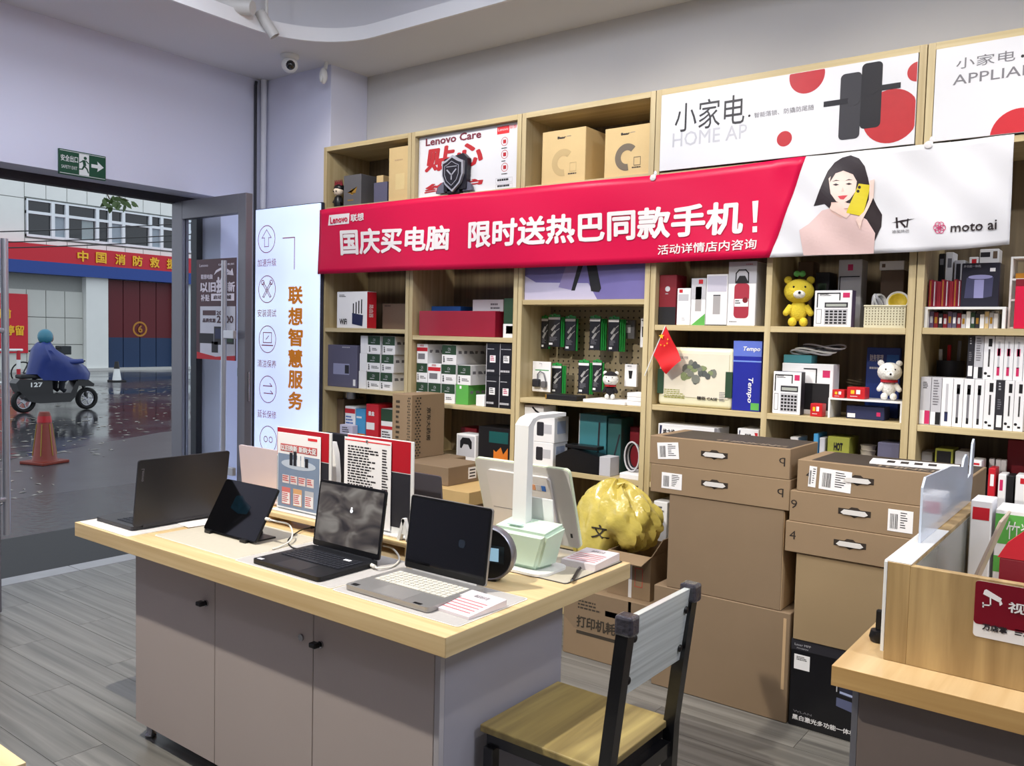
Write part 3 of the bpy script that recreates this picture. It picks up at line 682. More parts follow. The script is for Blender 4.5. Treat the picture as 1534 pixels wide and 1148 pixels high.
blob('body', [(-.32, 0, .75, .2, .17), (-.32, 0, .9, .19, .18), (-.28, 0, 1.1, .17, .20), (-.24, 0, 1.24, .12, .16), (-.22, 0, 1.3, .06, .07), (-.2, 0, 1.38, .08, .075), (-.18, 0, 1.48, .095, .085), (-.18, 0, 1.56, .08, .075), (-.18, 0, 1.6, .03, .03)], mat('skin', (196, 150, 126), .5))
b = MB(); R_ = []
for (z, xb, xf, ry) in ((.62, -.58, .66, .26), (.74, -.56, .68, .28), (.86, -.53, .60, .30), (.98, -.50, .44, .32), (1.1, -.47, .18, .31), (1.22, -.44, -.02, .27), (1.32, -.38, -.08, .17), (1.36, -.33, -.10, .11)):
    R_.append([b.bm.verts.new(((xb + xf) / 2 + (xf - xb) / 2 * math.cos(2 * PI * j / 28), ry * math.sin(2 * PI * j / 28) * (1 + .06 * math.sin(9 * j + z * 6)), z + .012 * math.sin(5 * j))) for j in range(28)])
for A, B in zip(R_, R_[1:]):
    for j in range(28): b.bm.faces.new((A[j], A[(j + 1) % 28], B[(j + 1) % 28], B[j]))
for v in b.bm.verts:
    if v.co.x < -.3 and abs(v.co.y) < .19: v.co.z = max(v.co.z, .746)   # the back hem lies on the seat
b.build('poncho', M_pon, ppo, True)
MB().ball((-.2, 0, 1.47), .14, 18, (1, .95, 1.08)).build('hood', M_hood, ppo, True)
MB().ball((-.075, 0, 1.45), .075, 14, (.35, .85, 1.05)).build('face', MATS['skin'], ppo, True)
for s in (-1, 1):
    MB().tube([(.10, s * .24, .98), (.28, s * .29, .99), (.38, s * .30, 1.0)], [.06, .05, .045], 10).build('sleeve', M_pon, ppo, True)
    MB().tube([(-.22, s * .12, .82), (.07, s * .14, .79), (.04, s * .13, .45), (.11, s * .13, .404)], [.085, .075, .055, .045], 10).build('trouser_leg', mat('dark_trousers', (24, 26, 34), .7), ppo, True)
# parked bicycle behind
p = atz(74, 588, GZ)
t = thing('bicycle', 'dark parked bicycle standing behind the rider', 'bicycle', (p.x - 3.0, p.y + 1.15, GZ), PI / 2)
for x in (-.5, .5):
    Mw = Matrix.Translation((x, 0, .33)) @ Rx90
    MB().lathe([(.30, -.02), (.33, 0), (.30, .02), (.29, 0), (.30, -.02)], 24, M=Mw).build('wheel', M_tyre, t, True)
MB().tube([(-.5, 0, .33), (-.1, 0, .3), (.38, 0, .85), (-.2, 0, .8), (-.1, 0, .3)], .022, 8).tube([(.5, 0, .33), (.36, 0, .95)], .02, 8).tube([(-.5, 0, .33), (-.22, 0, .9)], .02, 8).build('frame', M_scoot, t, True)
MB().tube([(.42, -.28, 1.08), (.36, -.1, 1.02), (.36, .1, 1.02), (.42, .28, 1.08)], .016, 8).build('handlebar', M_scoot, t, True); MB().ball((-.23, 0, .95), .11, 12, (1.2, .7, .4)).build('saddle', M_scoot, t, True)
MB().box(.45, .75, -.18, .18, .85, 1.1, .02).build('basket', mat('basket_wire', (40, 46, 48), .6), t)
# ================================================================== wall shelving
SY, SB = 4.0, YB - .004                 # shelf front plane and back
TS = .03
Z_TOP, Z_C = 2.885, 2.465               # top of the units, floor of the top compartment
U = {1: (-4.722, -3.874), 2: (-3.870, -2.992), 3: (-2.988, -2.126), 4: (-2.122, -.836), 5: (-.832, .25)}
SH = {1: [2.465, 1.62, 1.205, .80, .42], 2: [2.465, 1.583, 1.157, .80, .42], 3: [2.465, 1.807, 1.234, .836, .42], 4: [2.46, 1.672, 1.252, .84, .42], 5: [2.46, 1.675, 1.252, .84, .42]}
LBL = {1: 'pale oak shelf unit standing beside the glowing light box', 2: 'pale oak shelf unit with the white and red care board in its top', 3: 'pale oak shelf unit with the pegboard back',
       4: 'wide pale oak shelf unit under the door lock board', 5: 'pale oak shelf unit holding the rows of pen boxes'}
units = {}
for k, (x0, x1) in U.items():
    t = thing('shelf_unit', LBL[k], 'shelf', ((x0 + x1) / 2, SY, 0), 0, 'wall shelf units'); hw = (x1 - x0) / 2; D = SB - SY
    for s in (-1, 1): MB().box(s * hw - (TS if s > 0 else 0), s * hw + (TS if s < 0 else 0), 0, D, .001, Z_TOP, .001, seg=1).build('side_panel', M_shelf, t)
    MB().box(-hw + TS, hw - TS, 0, D, Z_TOP - .03, Z_TOP).build('top_panel', M_shelfx, t)
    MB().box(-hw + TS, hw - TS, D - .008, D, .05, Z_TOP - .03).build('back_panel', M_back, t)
    for z in SH[k]: MB().box(-hw + TS + .0005, hw - TS - .0005, .004, D - .008, z - .028, z, .001, seg=1).build('shelf_board', M_shelfx, t)
    MB().box(-hw + TS, hw - TS, .03, .05, .001, .08).build('plinth', M_shelfx, t)
    if k == 4:
        xm = -1.486 - (x0 + x1) / 2
        MB().box(xm - .014, xm + .014, .002, D - .008, .42, Z_C - .028).build('divider', M_shelf, t)
    units[k] = t
# pegboard inside unit 3
M_peg = mat('pegboard', (150, 136, 108), .6, var=.04); M_hole = mat('peg_hole', (60, 52, 42), .8)
xa, xb = U[3][0] + TS, U[3][1] - TS; YPEG = 4.30
t = units[3]; cx3 = (U[3][0] + U[3][1]) / 2
pgb = MB().box(xa - cx3, xb - cx3, YPEG - SY, YPEG - SY + .012, 1.2345, 1.778).build('pegboard', M_peg, t)
b = MB(); i = 0
for r in range(14):
    for c in range(22):
        x = xa - cx3 + .03 + c * .0365; z = 1.26 + r * .038
        b.prism(circ(x, z, .006, 8), YPEG - SY - .0005, YPEG - SY + .001, 'y')
h = b.build('peg_hole', M_hole, pgb); h['kind'] = 'stuff'

# ------------------------------------------------------------------ printed boards in the tops
M_board = mat('white_board_print', (222, 222, 226), .35, var=.01); M_bred2 = mat('board_red', (182, 44, 50), .35, var=.1, scale=20); M_txt = mat('board_black', (40, 38, 42), .5)
M_lred = mat('logo_red', (222, 50, 56), .4); M_maroon2 = mat('board_maroon_text', (120, 42, 60), .5)
def px_local(o, Y):
    ox, oz = o.location.x, o.location.z
    def g(px, py): q = at(px, py, Y); return (q.x - ox, q.z - oz)
    return g
def tpx(o, s, pl, pr, pt, pb, m, Y, y, **k):
    """line of writing read off the photo: left/right columns, top/bottom rows at its left end"""
    g = px_local(o, Y); x0, z1 = g(pl, pt); x1, _ = g(pr, pt); _, z0 = g(pl, pb)
    return tfront(o, s, x0, x1, z0, z1, y, m, **k)
# care board (unit 2)
x0, x1 = U[2][0] + TS + .003, U[2][1] - TS - .003; yb = SY + .034
t = thing('care_board', 'white board with red service slogan in the top of a shelf unit', 'sign', ((x0 + x1) / 2, yb, Z_C + .001)); hw = (x1 - x0) / 2; H = Z_TOP - .03 - Z_C - .003
MB().box(-hw, hw, 0, .012, 0, H, .001, seg=1).build('panel', M_board, t)
tpx(t, 'Lenovo Care', 638, 721, 208, 219.5, M_maroon2, yb, -.001, bold=.03)
tpx(t, '贴心', 637, 724, 223, 259, M_bred2, yb, -.001, bold=.035, shear=.1); tpx(t, '维护', 636, 724, 277, 291, M_bred2, yb, -.001, bold=.035, shear=.1)
g = px_local(t, yb); a = g(745, 190.5); c = g(763, 197); slab(t, 'logo', rect(a[0], c[0], c[1] - .008, a[1]), 0, M_lred); tpx(t, 'Lenovo', 746.5, 761.5, 193, 197, M_board, yb, -.0012); tpx(t, '联想', 764, 774, 187.5, 193.5, M_lred, yb, -.001)
for k in range(3):
    x, z = g(756, 212 + k * 19.3); ring_front(t, 'icon_ring', x, z, .026, .003, -.001, M_bred2, 20); slab(t, 'icon', rect(x - .011, x + .011, z - .011, z + .011), 0, M_bred2); lines(t, x - .022, x + .022, z - .047, z - .036, -.001, M_txt, 1, seed=k)
for k in range(2):
    x, z = g(755, 270 + k * 9); stroke(t, 'text_frame', rect(x - .062, x + .062, z - .012, z + .014), .002, -.001, M_lgrey, True); lines(t, x - .05, x + .05, z - .006, z + .009, -.001, M_txt, 1, seed=k + 5, fill=.8)
# shield badge prop standing before the care board
M_shblk = mat('shield_black', (24, 22, 32), .4); M_silver = mat('shield_silver', (196, 196, 206), .3, .5); M_wing = mat('shield_wing_grey', (96, 96, 112), .5)
q = at(680, 262, SY - .0)
t = thing('shield_badge', 'black shield badge with silver rim standing before the care board', 'badge', (q.x, SY + .021, Z_C + .0005))
k = .078
sh = [(-.085, .1), (-.05, .115), (-.0, .15), (.05, .115), (.085, .1), (.085, 0), (.06, -.07), (0, -.13), (-.06, -.07), (-.085, 0)]
t.scale = (1, 1, .8)
MB().box(-.05, .05, -.03, .012, 0, .05, .004).prism([(x * .95 + .02, z + .15) for x, z in ((-.1, .12), (.06, .15), (.1, .11), (.09, -.12), (-.1, -.13))], -.03, .004, 'y').build('backing', M_shblk, t)
for s in (-1, 1): MB().prism([(s * .09, .10), (s * .135, .06), (s * .15, 0.015), (s * .07, 0.015)], -.02, .0, 'y').build('wing', M_wing, t)
MB().prism([(x + .01, z + .14) for x, z in sh], -.05, -.03, 'y').build('shield_rim', M_silver, t)
MB().prism([(x * .85 + .01, z * .85 + .141) for x, z in sh], -.056, -.048, 'y').build('shield_plate', M_shblk, t)
stroke(t, 'shield_pattern', [(x * .66 + .01, z * .66 + .142) for x, z in sh], .004, -.057, M_silver, True)
stroke(t, 'emblem', [(-.025, .175), (.01, .135), (.045, .175)], .01, -.057, M_silver); stroke(t, 'emblem', [(.01, .14), (.01, .105)], .01, -.057, M_silver); stroke(t, 'emblem', [(-.03, .2), (.05, .2)], .005, -.057, M_silver)
# door lock board (unit 4)
def top_board(name, label, k, cat='sign'):
    x0, x1 = U[k][0] + TS + .003, U[k][1] - TS - .003
    t = thing(name, label, cat, ((x0 + x1) / 2, SY - .006, Z_C + .001))
    MB().box(-(x1 - x0) / 2, (x1 - x0) / 2, 0, .012, 0, Z_TOP - .03 - Z_C - .003, .001, seg=1).build('panel', M_board, t)
    return t, (x1 - x0) / 2, Z_TOP - .033 - Z_C
t, hw, H = top_board('appliance_board', 'white board with pictured black door locks and red dots', 4); Yb = SY - .006; g = px_local(t, Yb)
tpx(t, '小家电', 1012, 1116, 156, 199, M_txt, Yb, -.001); slab(t, 'dot', circ(*g(1122.5, 173.5), .006, 10), -.0002, M_txt)
tpx(t, '智能落锁、防撬防尾随', 1130, 1219, 169, 177, M_grey, Yb, -.001); tpx(t, 'HOME AP', 1008, 1119, 200, 221, mat('faint_grey', (190, 190, 197), .4), Yb, -.001)
def clipc(cx, cz, r):
    return [(max(-hw + .002, min(hw - .002, x)), max(.002, min(H - .002, z))) for x, z in circ(cx, cz, r, 40)]
for px, py, r in ((1209, 113, .082), (1175, 208, .036), (1334, 174, .117), (1375, 107, .042)):
    slab(t, 'red_dot', clipc(*g(px, py), r), 0, M_bred2)
M_lock = mat('lock_black', (36, 35, 40), .3, coat=.3); M_lock2 = mat('lock_grey', (58, 57, 62), .3)
for (pa, pb, pc, pd, hx0, hy0, hx1, hy1, mm) in ((1260, 112, 1287, 207, 1238, 156, 1279, 150, M_lock2), (1292, 96, 1318.5, 190, 1305, 134, 1345, 128, M_lock)):
    a = g(pa, pb); c = g(pc, pd); lk = slab(t, 'pictured_lock', rrect(a[0], c[0], c[1], a[1], .02), -.0006, mm)
    stroke(t, 'pictured_lever', [g(hx0, hy0), g(hx1, hy1)], .024, -.0018, M_lock)
    slab(t, 'pictured_rose', circ(*g((hx1 if hx0 < 1290 else hx0), (hy1 if hx0 < 1290 else hy0)), .026, 18), -.0014, mm)
t, hw, H = top_board('appliance_board', 'white board with grey appliance lettering and one large red dot', 5); g = px_local(t, Yb)
tpx(t, '小家电', 1433, 1521, 88, 104, M_grey, Yb, -.001); tpx(t, 'APPLIANCE', 1428, 1598, 113, 128, M_grey, Yb, -.001)
slab(t, 'red_dot', clipc(*g(1527, 201), .105), 0, MATS['red_print']); slab(t, 'dot', circ(*g(1532, 84), .006, 10), -.0002, M_txt)
# purple laptop picture in unit 3
x0, x1 = U[3][0] + TS + .003, U[3][1] - TS - .003; yb = SY + .02
t = thing('picture_panel', 'purple printed picture of a folding laptop under the banner', 'picture', ((x0 + x1) / 2, yb, 1.808)); hw = (x1 - x0) / 2
MB().box(-hw, hw, 0, .01, 0, .60, .001, seg=1).build('panel', mat('lavender_print', (112, 104, 160), .4, var=.25, scale=3), t)
slab(t, 'pictured_floor', [(-hw, 0), (hw * .25, 0), (hw * .1, .09), (-hw * .8, .10), (-hw, .14)], 0, mat('pale_lavender', (190, 184, 206), .4)); 
slab(t, 'pictured_laptop', [(-hw * .18, .05), (-hw * .12, .05), (.04, .30), (-.0, .30)], -.0006, M_black); slab(t, 'pictured_laptop', [(0, .30), (.06, .30), (hw * .31, .06), (hw * .28, .04), (hw * .15, .045)], -.0006, M_black); slab(t, 'pictured_keyboard', [(-hw * .4, .07), (-hw * .14, .05), (-.0, .24), (-.09, .24)], -.0004, mat('mauve_print', (140, 128, 172), .4))
# ------------------------------------------------------------------ long banner hung across the shelves
BY = SY - .05
bn = thing('banner', 'long crimson sales banner with white lettering hung across the shelf units', 'banner', (-2.4, BY, 1.9))
TOPP = [(481, 315), (622, 297.5), (786, 281), (975, 262.5), (1100, 248), (1205, 234), (1360, 220), (1521, 203)]
BOTP = [(476, 411), (600, 406), (780, 402), (980, 393.5), (1150, 386), (1370, 378), (1440, 374), (1521, 365)]
def bl(px, py): q = at(px, py, BY); return q.x + 2.4, q.z - 1.9
TW = [bl(*p) for p in TOPP]; BW = [bl(*p) for p in BOTP]
def interp(L, x):
    if x <= L[0][0]: return L[0][1]
    for (xa, za), (xb, zb) in zip(L, L[1:]):
        if x <= xb: return za + (zb - za) * (x - xa) / (xb - xa)
    return L[-1][1]
BXL, BXR = min(TW[0][0], BW[0][0]), TW[-1][0]
def sag(x): return 0
def wave(x, z):
    v = .010 * math.sin(x * 1.7 + z * 1.5 + .4) + .008 * math.sin(x * 3.1 - z * 4.2 + 1.3) + .0045 * math.sin(x * 6.3 + z * 9)
    if x > .95: v += .007 * math.sin((x - z * .8) * 11) + .004 * math.sin((x + z) * 23)
    return v
M_ban = mat('banner_crimson', (214, 14, 70), .38, var=.03, scale=2, spec=.35); M_banw = mat('banner_white', (222, 222, 226), .4, var=.02, scale=4); M_bt = mat('banner_lettering', (246, 238, 236), .45, var=0)
def sheet(name, x0f, x1f, m, nx, nz=12):
    b = MB(); G = []
    for i in range(nx + 1):
        row = []
        for j in range(nz + 1):
            v = j / nz; xa, xb = x0f(v), x1f(v); x = xa + (xb - xa) * i / nx
            zt, zb = interp(TW, x), interp(BW, x); z = zb + (zt - zb) * v
            row.append(b.bm.verts.new((x, wave(x, z), z)))
        G.append(row)
    for i in range(nx):
        for j in range(nz): b.bm.faces.new((G[i][j], G[i + 1][j], G[i + 1][j + 1], G[i][j + 1]))
    o = b.build(name, m, bn, True); md = o.modifiers.new('cloth', 'SOLIDIFY'); md.thickness = .0008; md.offset = 1
    return o
cut_b, cut_t = bl(1152, 386)[0], bl(1207, 234)[0]
L0 = lambda v: BW[0][0] + (TW[0][0] - BW[0][0]) * v
CUT = lambda v: cut_b + (cut_t - cut_b) * v
sheet('red_cloth', L0, CUT, M_ban, 110); sheet('white_cloth', CUT, lambda v: BXR, M_banw, 60, 20)
def bproj(x, z, e=.004): return (x, wave(x, z) - e, z)
def btext(s, pl, pr, tl, bl_, tr, br, m, e=.004, **k):
    """writing that follows the cloth: left and right columns with their own top and bottom rows"""
    a, b_, c, d = bl(pl, tl), bl(pl, bl_), bl(pr, tr), bl(pr, br)
    def fn(u, v):
        x = a[0] + (c[0] - a[0]) * u; z0 = b_[1] + (d[1] - b_[1]) * u; z1 = a[1] + (c[1] - a[1]) * u
        return bproj(x, z0 + (z1 - z0) * v, e)
    return text(bn, s, fn, m, **k)
btext('国庆买电脑', 511, 675, 344, 383, 337, 375, M_bt, bold=.032)
btext('限时送热巴同款手机', 704, 1113, 332, 373, 299, 350, M_bt, bold=.032)
x0, z0 = bl(1131, 322)
bb = MB(); 
for P_ in ([(1125.5, 301), (1135, 300), (1132.5, 333), (1127, 333.5)], [(1126, 339), (1133, 338.5), (1133, 347.5), (1126, 348)]): bb.poly([bproj(*bl(*p)) for p in P_])
bb.build('printed_text', M_bt, bn)
btext('活动详情店内咨询', 984, 1133, 367, 382, 357, 373, M_bt, bold=.012)
def bpoly(name, P_, m, e=.003):
    b = MB(); b.poly([(bl(*p)[0], 0, bl(*p)[1]) for p in P_]); bmesh.ops.triangulate(b.bm, faces=b.bm.faces[:])
    for _ in range(4):
        le = [x for x in b.bm.edges if x.calc_length() > .028]
        if not le: break
        bmesh.ops.subdivide_edges(b.bm, edges=le, cuts=1, use_grid_fill=False); bmesh.ops.triangulate(b.bm, faces=b.bm.faces[:])
    for v in b.bm.verts: v.co.y = wave(v.co.x, v.co.z) - e
    return b.build(name, m, bn)
bpoly('logo_plate', [(496, 323), (527, 320), (525.5, 335.5), (493.5, 338.5)], M_bt); btext('Lenovo', 497.5, 524, 326, 336, 323, 332.5, M_ban, .0055, bold=.02); btext('联想', 528.5, 548, 322, 333, 319, 331, M_bt, bold=.02)
# portrait on the banner: a smiling woman with a yellow phone (plain generic print)
M_hair = mat('print_hair', (38, 26, 30), .45); M_skin = mat('print_skin', (236, 206, 194), .45); M_skin2 = mat('print_skin_shadow', (222, 184, 172), .45); M_blouse = mat('print_blouse', (222, 192, 188), .5); M_lip = mat('print_lip', (200, 60, 70), .45); M_phone = mat('print_phone', (214, 196, 44), .4)
bpoly('pictured_hair', [(1262, 236), (1275, 233), (1288, 238), (1297, 250), (1302, 268), (1306, 290), (1314, 308), (1322, 322), (1321, 340), (1312, 360), (1300, 372), (1285, 374), (1268, 350), (1250, 318), (1236, 306), (1219, 309), (1226, 294), (1232, 276), (1240, 256), (1250, 243)], M_hair, .0025)
bpoly('pictured_blouse', [(1204, 383), (1198, 345), (1212, 336), (1232, 316), (1248, 312), (1262, 324), (1284, 320), (1300, 330), (1312, 350), (1309, 380)], M_blouse, .0031)
bpoly('pictured_neck', [(1247, 304), (1270, 304), (1274, 318), (1262, 328), (1246, 318)], M_skin2, .0036)
bpoly('pictured_face', [(1242, 268), (1250, 258), (1264, 255), (1280, 259), (1285, 272), (1283, 288), (1275, 300), (1264, 306), (1255, 303), (1246, 291)], M_skin, .0041)
bpoly('pictured_fringe', [(1244, 274), (1246, 256), (1260, 246), (1276, 250), (1286, 264), (1287, 276), (1279, 262), (1264, 256), (1252, 260)], M_hair, .0046)
for p in ((1253.5, 277.5), (1273, 276.5)): bpoly('pictured_eye', [(p[0] - 5, p[1]), (p[0], p[1] - 2), (p[0] + 5, p[1]), (p[0], p[1] + 1.6)], M_hair, .0048); bpoly('pictured_eyebrow', [(p[0] - 6, p[1] - 5), (p[0], p[1] - 7.5), (p[0] + 6, p[1] - 6), (p[0], p[1] - 6)], M_hair, .0048)
bpoly('pictured_nose', [(1264, 281), (1266.5, 288), (1262, 288.5)], M_skin2, .0048); bpoly('pictured_lips', [(1257, 295), (1264, 294), (1272, 293.5), (1266, 300), (1261, 299.5)], M_lip, .0048)
bpoly('pictured_hand', [(1248, 306), (1262, 304), (1276, 306), (1278, 312), (1266, 314), (1276, 322), (1270, 328), (1258, 322), (1244, 314)], M_skin, .0052)
bpoly('pictured_phone', [(1288, 276), (1306, 278.5), (1294, 325), (1270, 320)], M_phone, .0056); bpoly('pictured_lens', circ(1289, 281.5, 2.4, 10), M_hair, .0060); bpoly('pictured_lens', circ(1287, 287.5, 2.4, 10), M_hair, .0060)
bpoly('pictured_hand', [(1305, 272), (1312, 270), (1309, 284), (1310, 296), (1303, 312), (1293, 332), (1290, 345), (1284, 330), (1296, 318), (1303, 300)], M_skin, .0064)
for P_ in ([(1336, 334), (1352, 330), (1372, 328), (1352, 333)], [(1342, 326), (1345, 326), (1346, 342), (1343, 342)], [(1350, 331), (1358, 340), (1356, 342), (1348, 333)], [(1360, 328), (1362, 328), (1360, 341), (1358, 341)]): bpoly('signature', P_, M_hair)
btext('迪丽热巴', 1337, 1363, 345, 350, 344, 349, M_hair)
M_mag = mat('print_magenta', (196, 60, 110), .4)
for k in range(6):
    a = k * PI / 3; o = circ(1409 + 5 * math.cos(a), 342 + 5 * math.sin(a), 4.6, 14); i_ = circ(1409 + 5 * math.cos(a), 342 + 5 * math.sin(a), 3.5, 14)
    bb = MB()
    for j in range(14): bb.poly([bproj(*bl(*p), .003 + k * .0004) for p in (o[j], o[(j + 1) % 14], i_[(j + 1) % 14], i_[j])])
    bb.build('logo_petal', M_mag, bn)
btext('moto ai', 1426, 1494, 336, 349, 329.5, 344, M_hair, bold=.012)
# tape lumps where the banner is fixed
M_tape = mat('clear_tape', (225, 222, 222), .15, coat=1)
for px, py in ((977, 266), (1392, 218)):
    q = bl(px, py); MB().ball((q[0], wave(*q) - .004, q[1]), .018, 8, (1, .2, .9)).ball((q[0] + .012, wave(*q) - .002, q[1] + .02), .012, 8, (.8, .2, 1.2)).build('tape', M_tape, bn)

# ================================================================== display desk
DX0, DX1, DYF, DYB, DT = -3.364, -1.407, 1.61, 2.575, .82
dk = thing('display_desk', 'long oak topped display desk with taupe cupboard doors', 'desk', ((DX0 + DX1) / 2, (DYF + DYB) / 2, 0))
ox, oy = (DX0 + DX1) / 2, (DYF + DYB) / 2
MB().box(DX0 - ox, DX1 - ox - .0012, DYF - oy, DYB - oy, DT - .055, DT, .002).build('table_top', M_desk, dk)
MB().box(DX1 - ox - .0012, DX1 - ox, DYF - oy + .0012, DYB - oy - .0012, DT - .054, DT - .001).build('edge_band', M_desky, dk)
CX0, CX1, CYF, CYB = -3.072, -1.503, 1.70, 2.30
MB().box(CX0 - ox, CX1 - ox, CYF + .02 - oy, CYB - oy, .075, DT - .0555, .001, seg=1).build('carcass', mat('taupe_cool_lit', (158, 156, 166), .42, var=.02, scale=3), dk)  # same laminate as the doors, cool light on the desk end tinted in
dw = [(-3.072, -2.5535), (-2.5505, -2.0325), (-2.0295, -1.525)]
M_key = mat('black_key', (14, 14, 15), .3)
for (a, c), kx, has in zip(dw, (-2.60, -2.086, -1.993), (1, 0, 1)):
    d = MB().box(a - ox, c - ox, CYF - oy, CYF + .0185 - oy, .07, DT - .058, .0015, seg=1).build('door', M_taupe, dk)
    lk = MB().lathe([(0, 0), (.011, 0), (.011, .006), (0, .006)], 18, M=Matrix.Translation((kx - ox, CYF - oy, .635)) @ Matrix.Rotation(PI / 2, 4, 'X')).build('lock', M_steel, d, True)
    if has: MB().box(-.026, .004, -.03, -.006, -.008, .008, .004, M=Matrix.Translation((kx - ox, CYF - oy, .635))).build('key', M_key, d)
MB().box(-1.523 - ox, CX1 - ox, CYF - oy, CYF + .0195 - oy, .07, DT - .058, .001, seg=1).build('side_edge', mat('pale_edge', (176, 172, 176), .45), dk)
for x in (CX0 + .03, CX1 - .03):
    for y in (CYF + .045, CYB - .045): MB().lathe([(0, .001), (.02, .001), (.022, .01), (.015, .02), (.015, .0755), (0, .0755)], 14, (x - ox, y - oy, 0)).build('foot', M_steel, dk, True)
# corner of another table near the left
o = thing('wooden_table', 'oak table whose corner shows beyond the empty floor', 'table', (-1.98, .42, 0))
MB().box(-.4, .42, -.25, .24, .765, .82, .002).build('table_top', M_desk, o)
for x in (-.34, .36):
    for y in (-.2, .19): MB().box(x - .03, x + .03, y - .03, y + .03, .001, .7645).build('leg', M_taupe, o)

# ================================================================== chair
M_cblack = mat('chair_black_steel', (16, 16, 19), .28, coat=.5); M_cseat = wood('chair_seat_board', (120, 104, 66), (186, 166, 104), 'Y', 1.2, .5, 16, (.3, .75)); M_cback = wood('chair_back_sheen_board', (172, 178, 176), (216, 222, 220), 'Y', 1.2, .28, 60, (.3, .7), coat=.7)  # backrest colour holds a bluish white sheen, a painted reflection
M_wrap = mat('plastic_wrap', (60, 58, 66), .12, coat=1, var=.6, scale=60, bump=.6)
ch = thing('chair', 'black steel chair with worn wooden seat drawn up to the desk end', 'chair', (-1.278, 2.052, 0))
# local: seat spans x -.205...205, y -.2...2 ; backrest at +x side
SZ = .483
MB().box(-.205, .20, -.2, .2, SZ - .022, SZ, .004).build('seat', M_cseat, ch)
MB().box(-.19, .185, -.185, .185, SZ - .06, SZ - .0225).build('seat_frame', M_cblack, ch)
for y in (-.185, .185):
    MB().box(-.19, -.155, y - .017, y + .017, .001, SZ - .06, .003).build('leg', M_cblack, ch)
    MB().prism([(.178, .001), (.213, .001), (.226, SZ), (.272, .893), (.236, .893), (.191, SZ)], y - .018, y + .018, 'y').build('back_post', M_cblack, ch)
    MB().box(-.18, .19, y - .01, y + .01, .2, .225).build('stretcher', M_cblack, ch)
    MB().box(.228, .279, y - .024, y + .024, .848, .901, .008).build('wrapped_corner', M_wrap, ch)
MB().box(.18, .215, -.167, .167, .38, .425).build('rear_rail', M_cblack, ch)
br = MB().prism([(.217, .675), (.235, .675), (.263, .89), (.245, .89)], -.166, .166, 'y').build('backrest', M_cback, ch)
for y in (-.15, .15):
    for z in (.715, .83): MB().ball((.238 + (z - .675) * .13, y, z), .011, 10, (.5, 1, 1)).ball((.214 + (z - .675) * .13, y, z), .011, 10, (.5, 1, 1)).build('bolt', M_bplastic, br, True)
# ================================================================== things on the desk
M_mat = mat('felt_grey_mat', (176, 172, 168), .85, var=.05, scale=80); M_mat2 = mat('beige_mat', (186, 178, 160), .8, var=.05, scale=80); M_medge = mat('mat_edge', (226, 222, 214), .7); M_dedge = mat('dark_mat_edge', (62, 58, 56), .7)
def deskmat(label, x0, x1, y0, y1, m, me):
    t = thing('desk_mat', label, 'mat', ((x0 + x1) / 2, (y0 + y1) / 2, DT), 0, 'desk mats'); a, b_ = (x1 - x0) / 2, (y1 - y0) / 2
    MB().prism(rrect(-a, a, -b_, b_, .012), .0003, .0022, 'z').build('edge', me, t); MB().prism(rrect(-a + .004, a - .004, -b_ + .004, b_ - .004, .011), .0022, .003, 'z').build('felt', m, t)
deskmat('pale grey mat under the dark grey laptop', -3.35, -2.985, 1.62, 2.09, mat('pale_mat', (206, 203, 200), .8), M_medge)
deskmat('beige mat under the tablet', -2.938, -2.433, 1.697, 2.07, M_mat2, M_medge)
deskmat('grey mat under the black laptop', -2.429, -1.941, 1.69, 2.06, M_mat, M_medge)
deskmat('grey mat under the silver laptop', -1.935, -1.433, 1.686, 2.01, M_mat, M_medge)
deskmat('beige mat with dark edge under the mint lamp base', -1.745, -1.432, 2.206, 2.567, M_mat2, M_dedge)
MT = DT + .0032
M_lapdark = mat('laptop_dark_grey', (58, 57, 60), .38, .5, var=.03); M_lapblk = mat('laptop_black', (24, 25, 29), .4, .3, var=.04); M_lapsil = mat('laptop_silver', (166, 164, 162), .36, .6, var=.02); M_keyb = mat('key_black', (26, 28, 36), .5); M_keyw = mat('key_white', (206, 202, 190), .5); M_laprose = mat('laptop_rose_white', (222, 206, 208), .4, .2, var=.02)
M_scr = mat('dark_screen', (7, 7, 9), .06, var=0, coat=.6); M_bez = mat('screen_bezel', (10, 10, 11), .3)
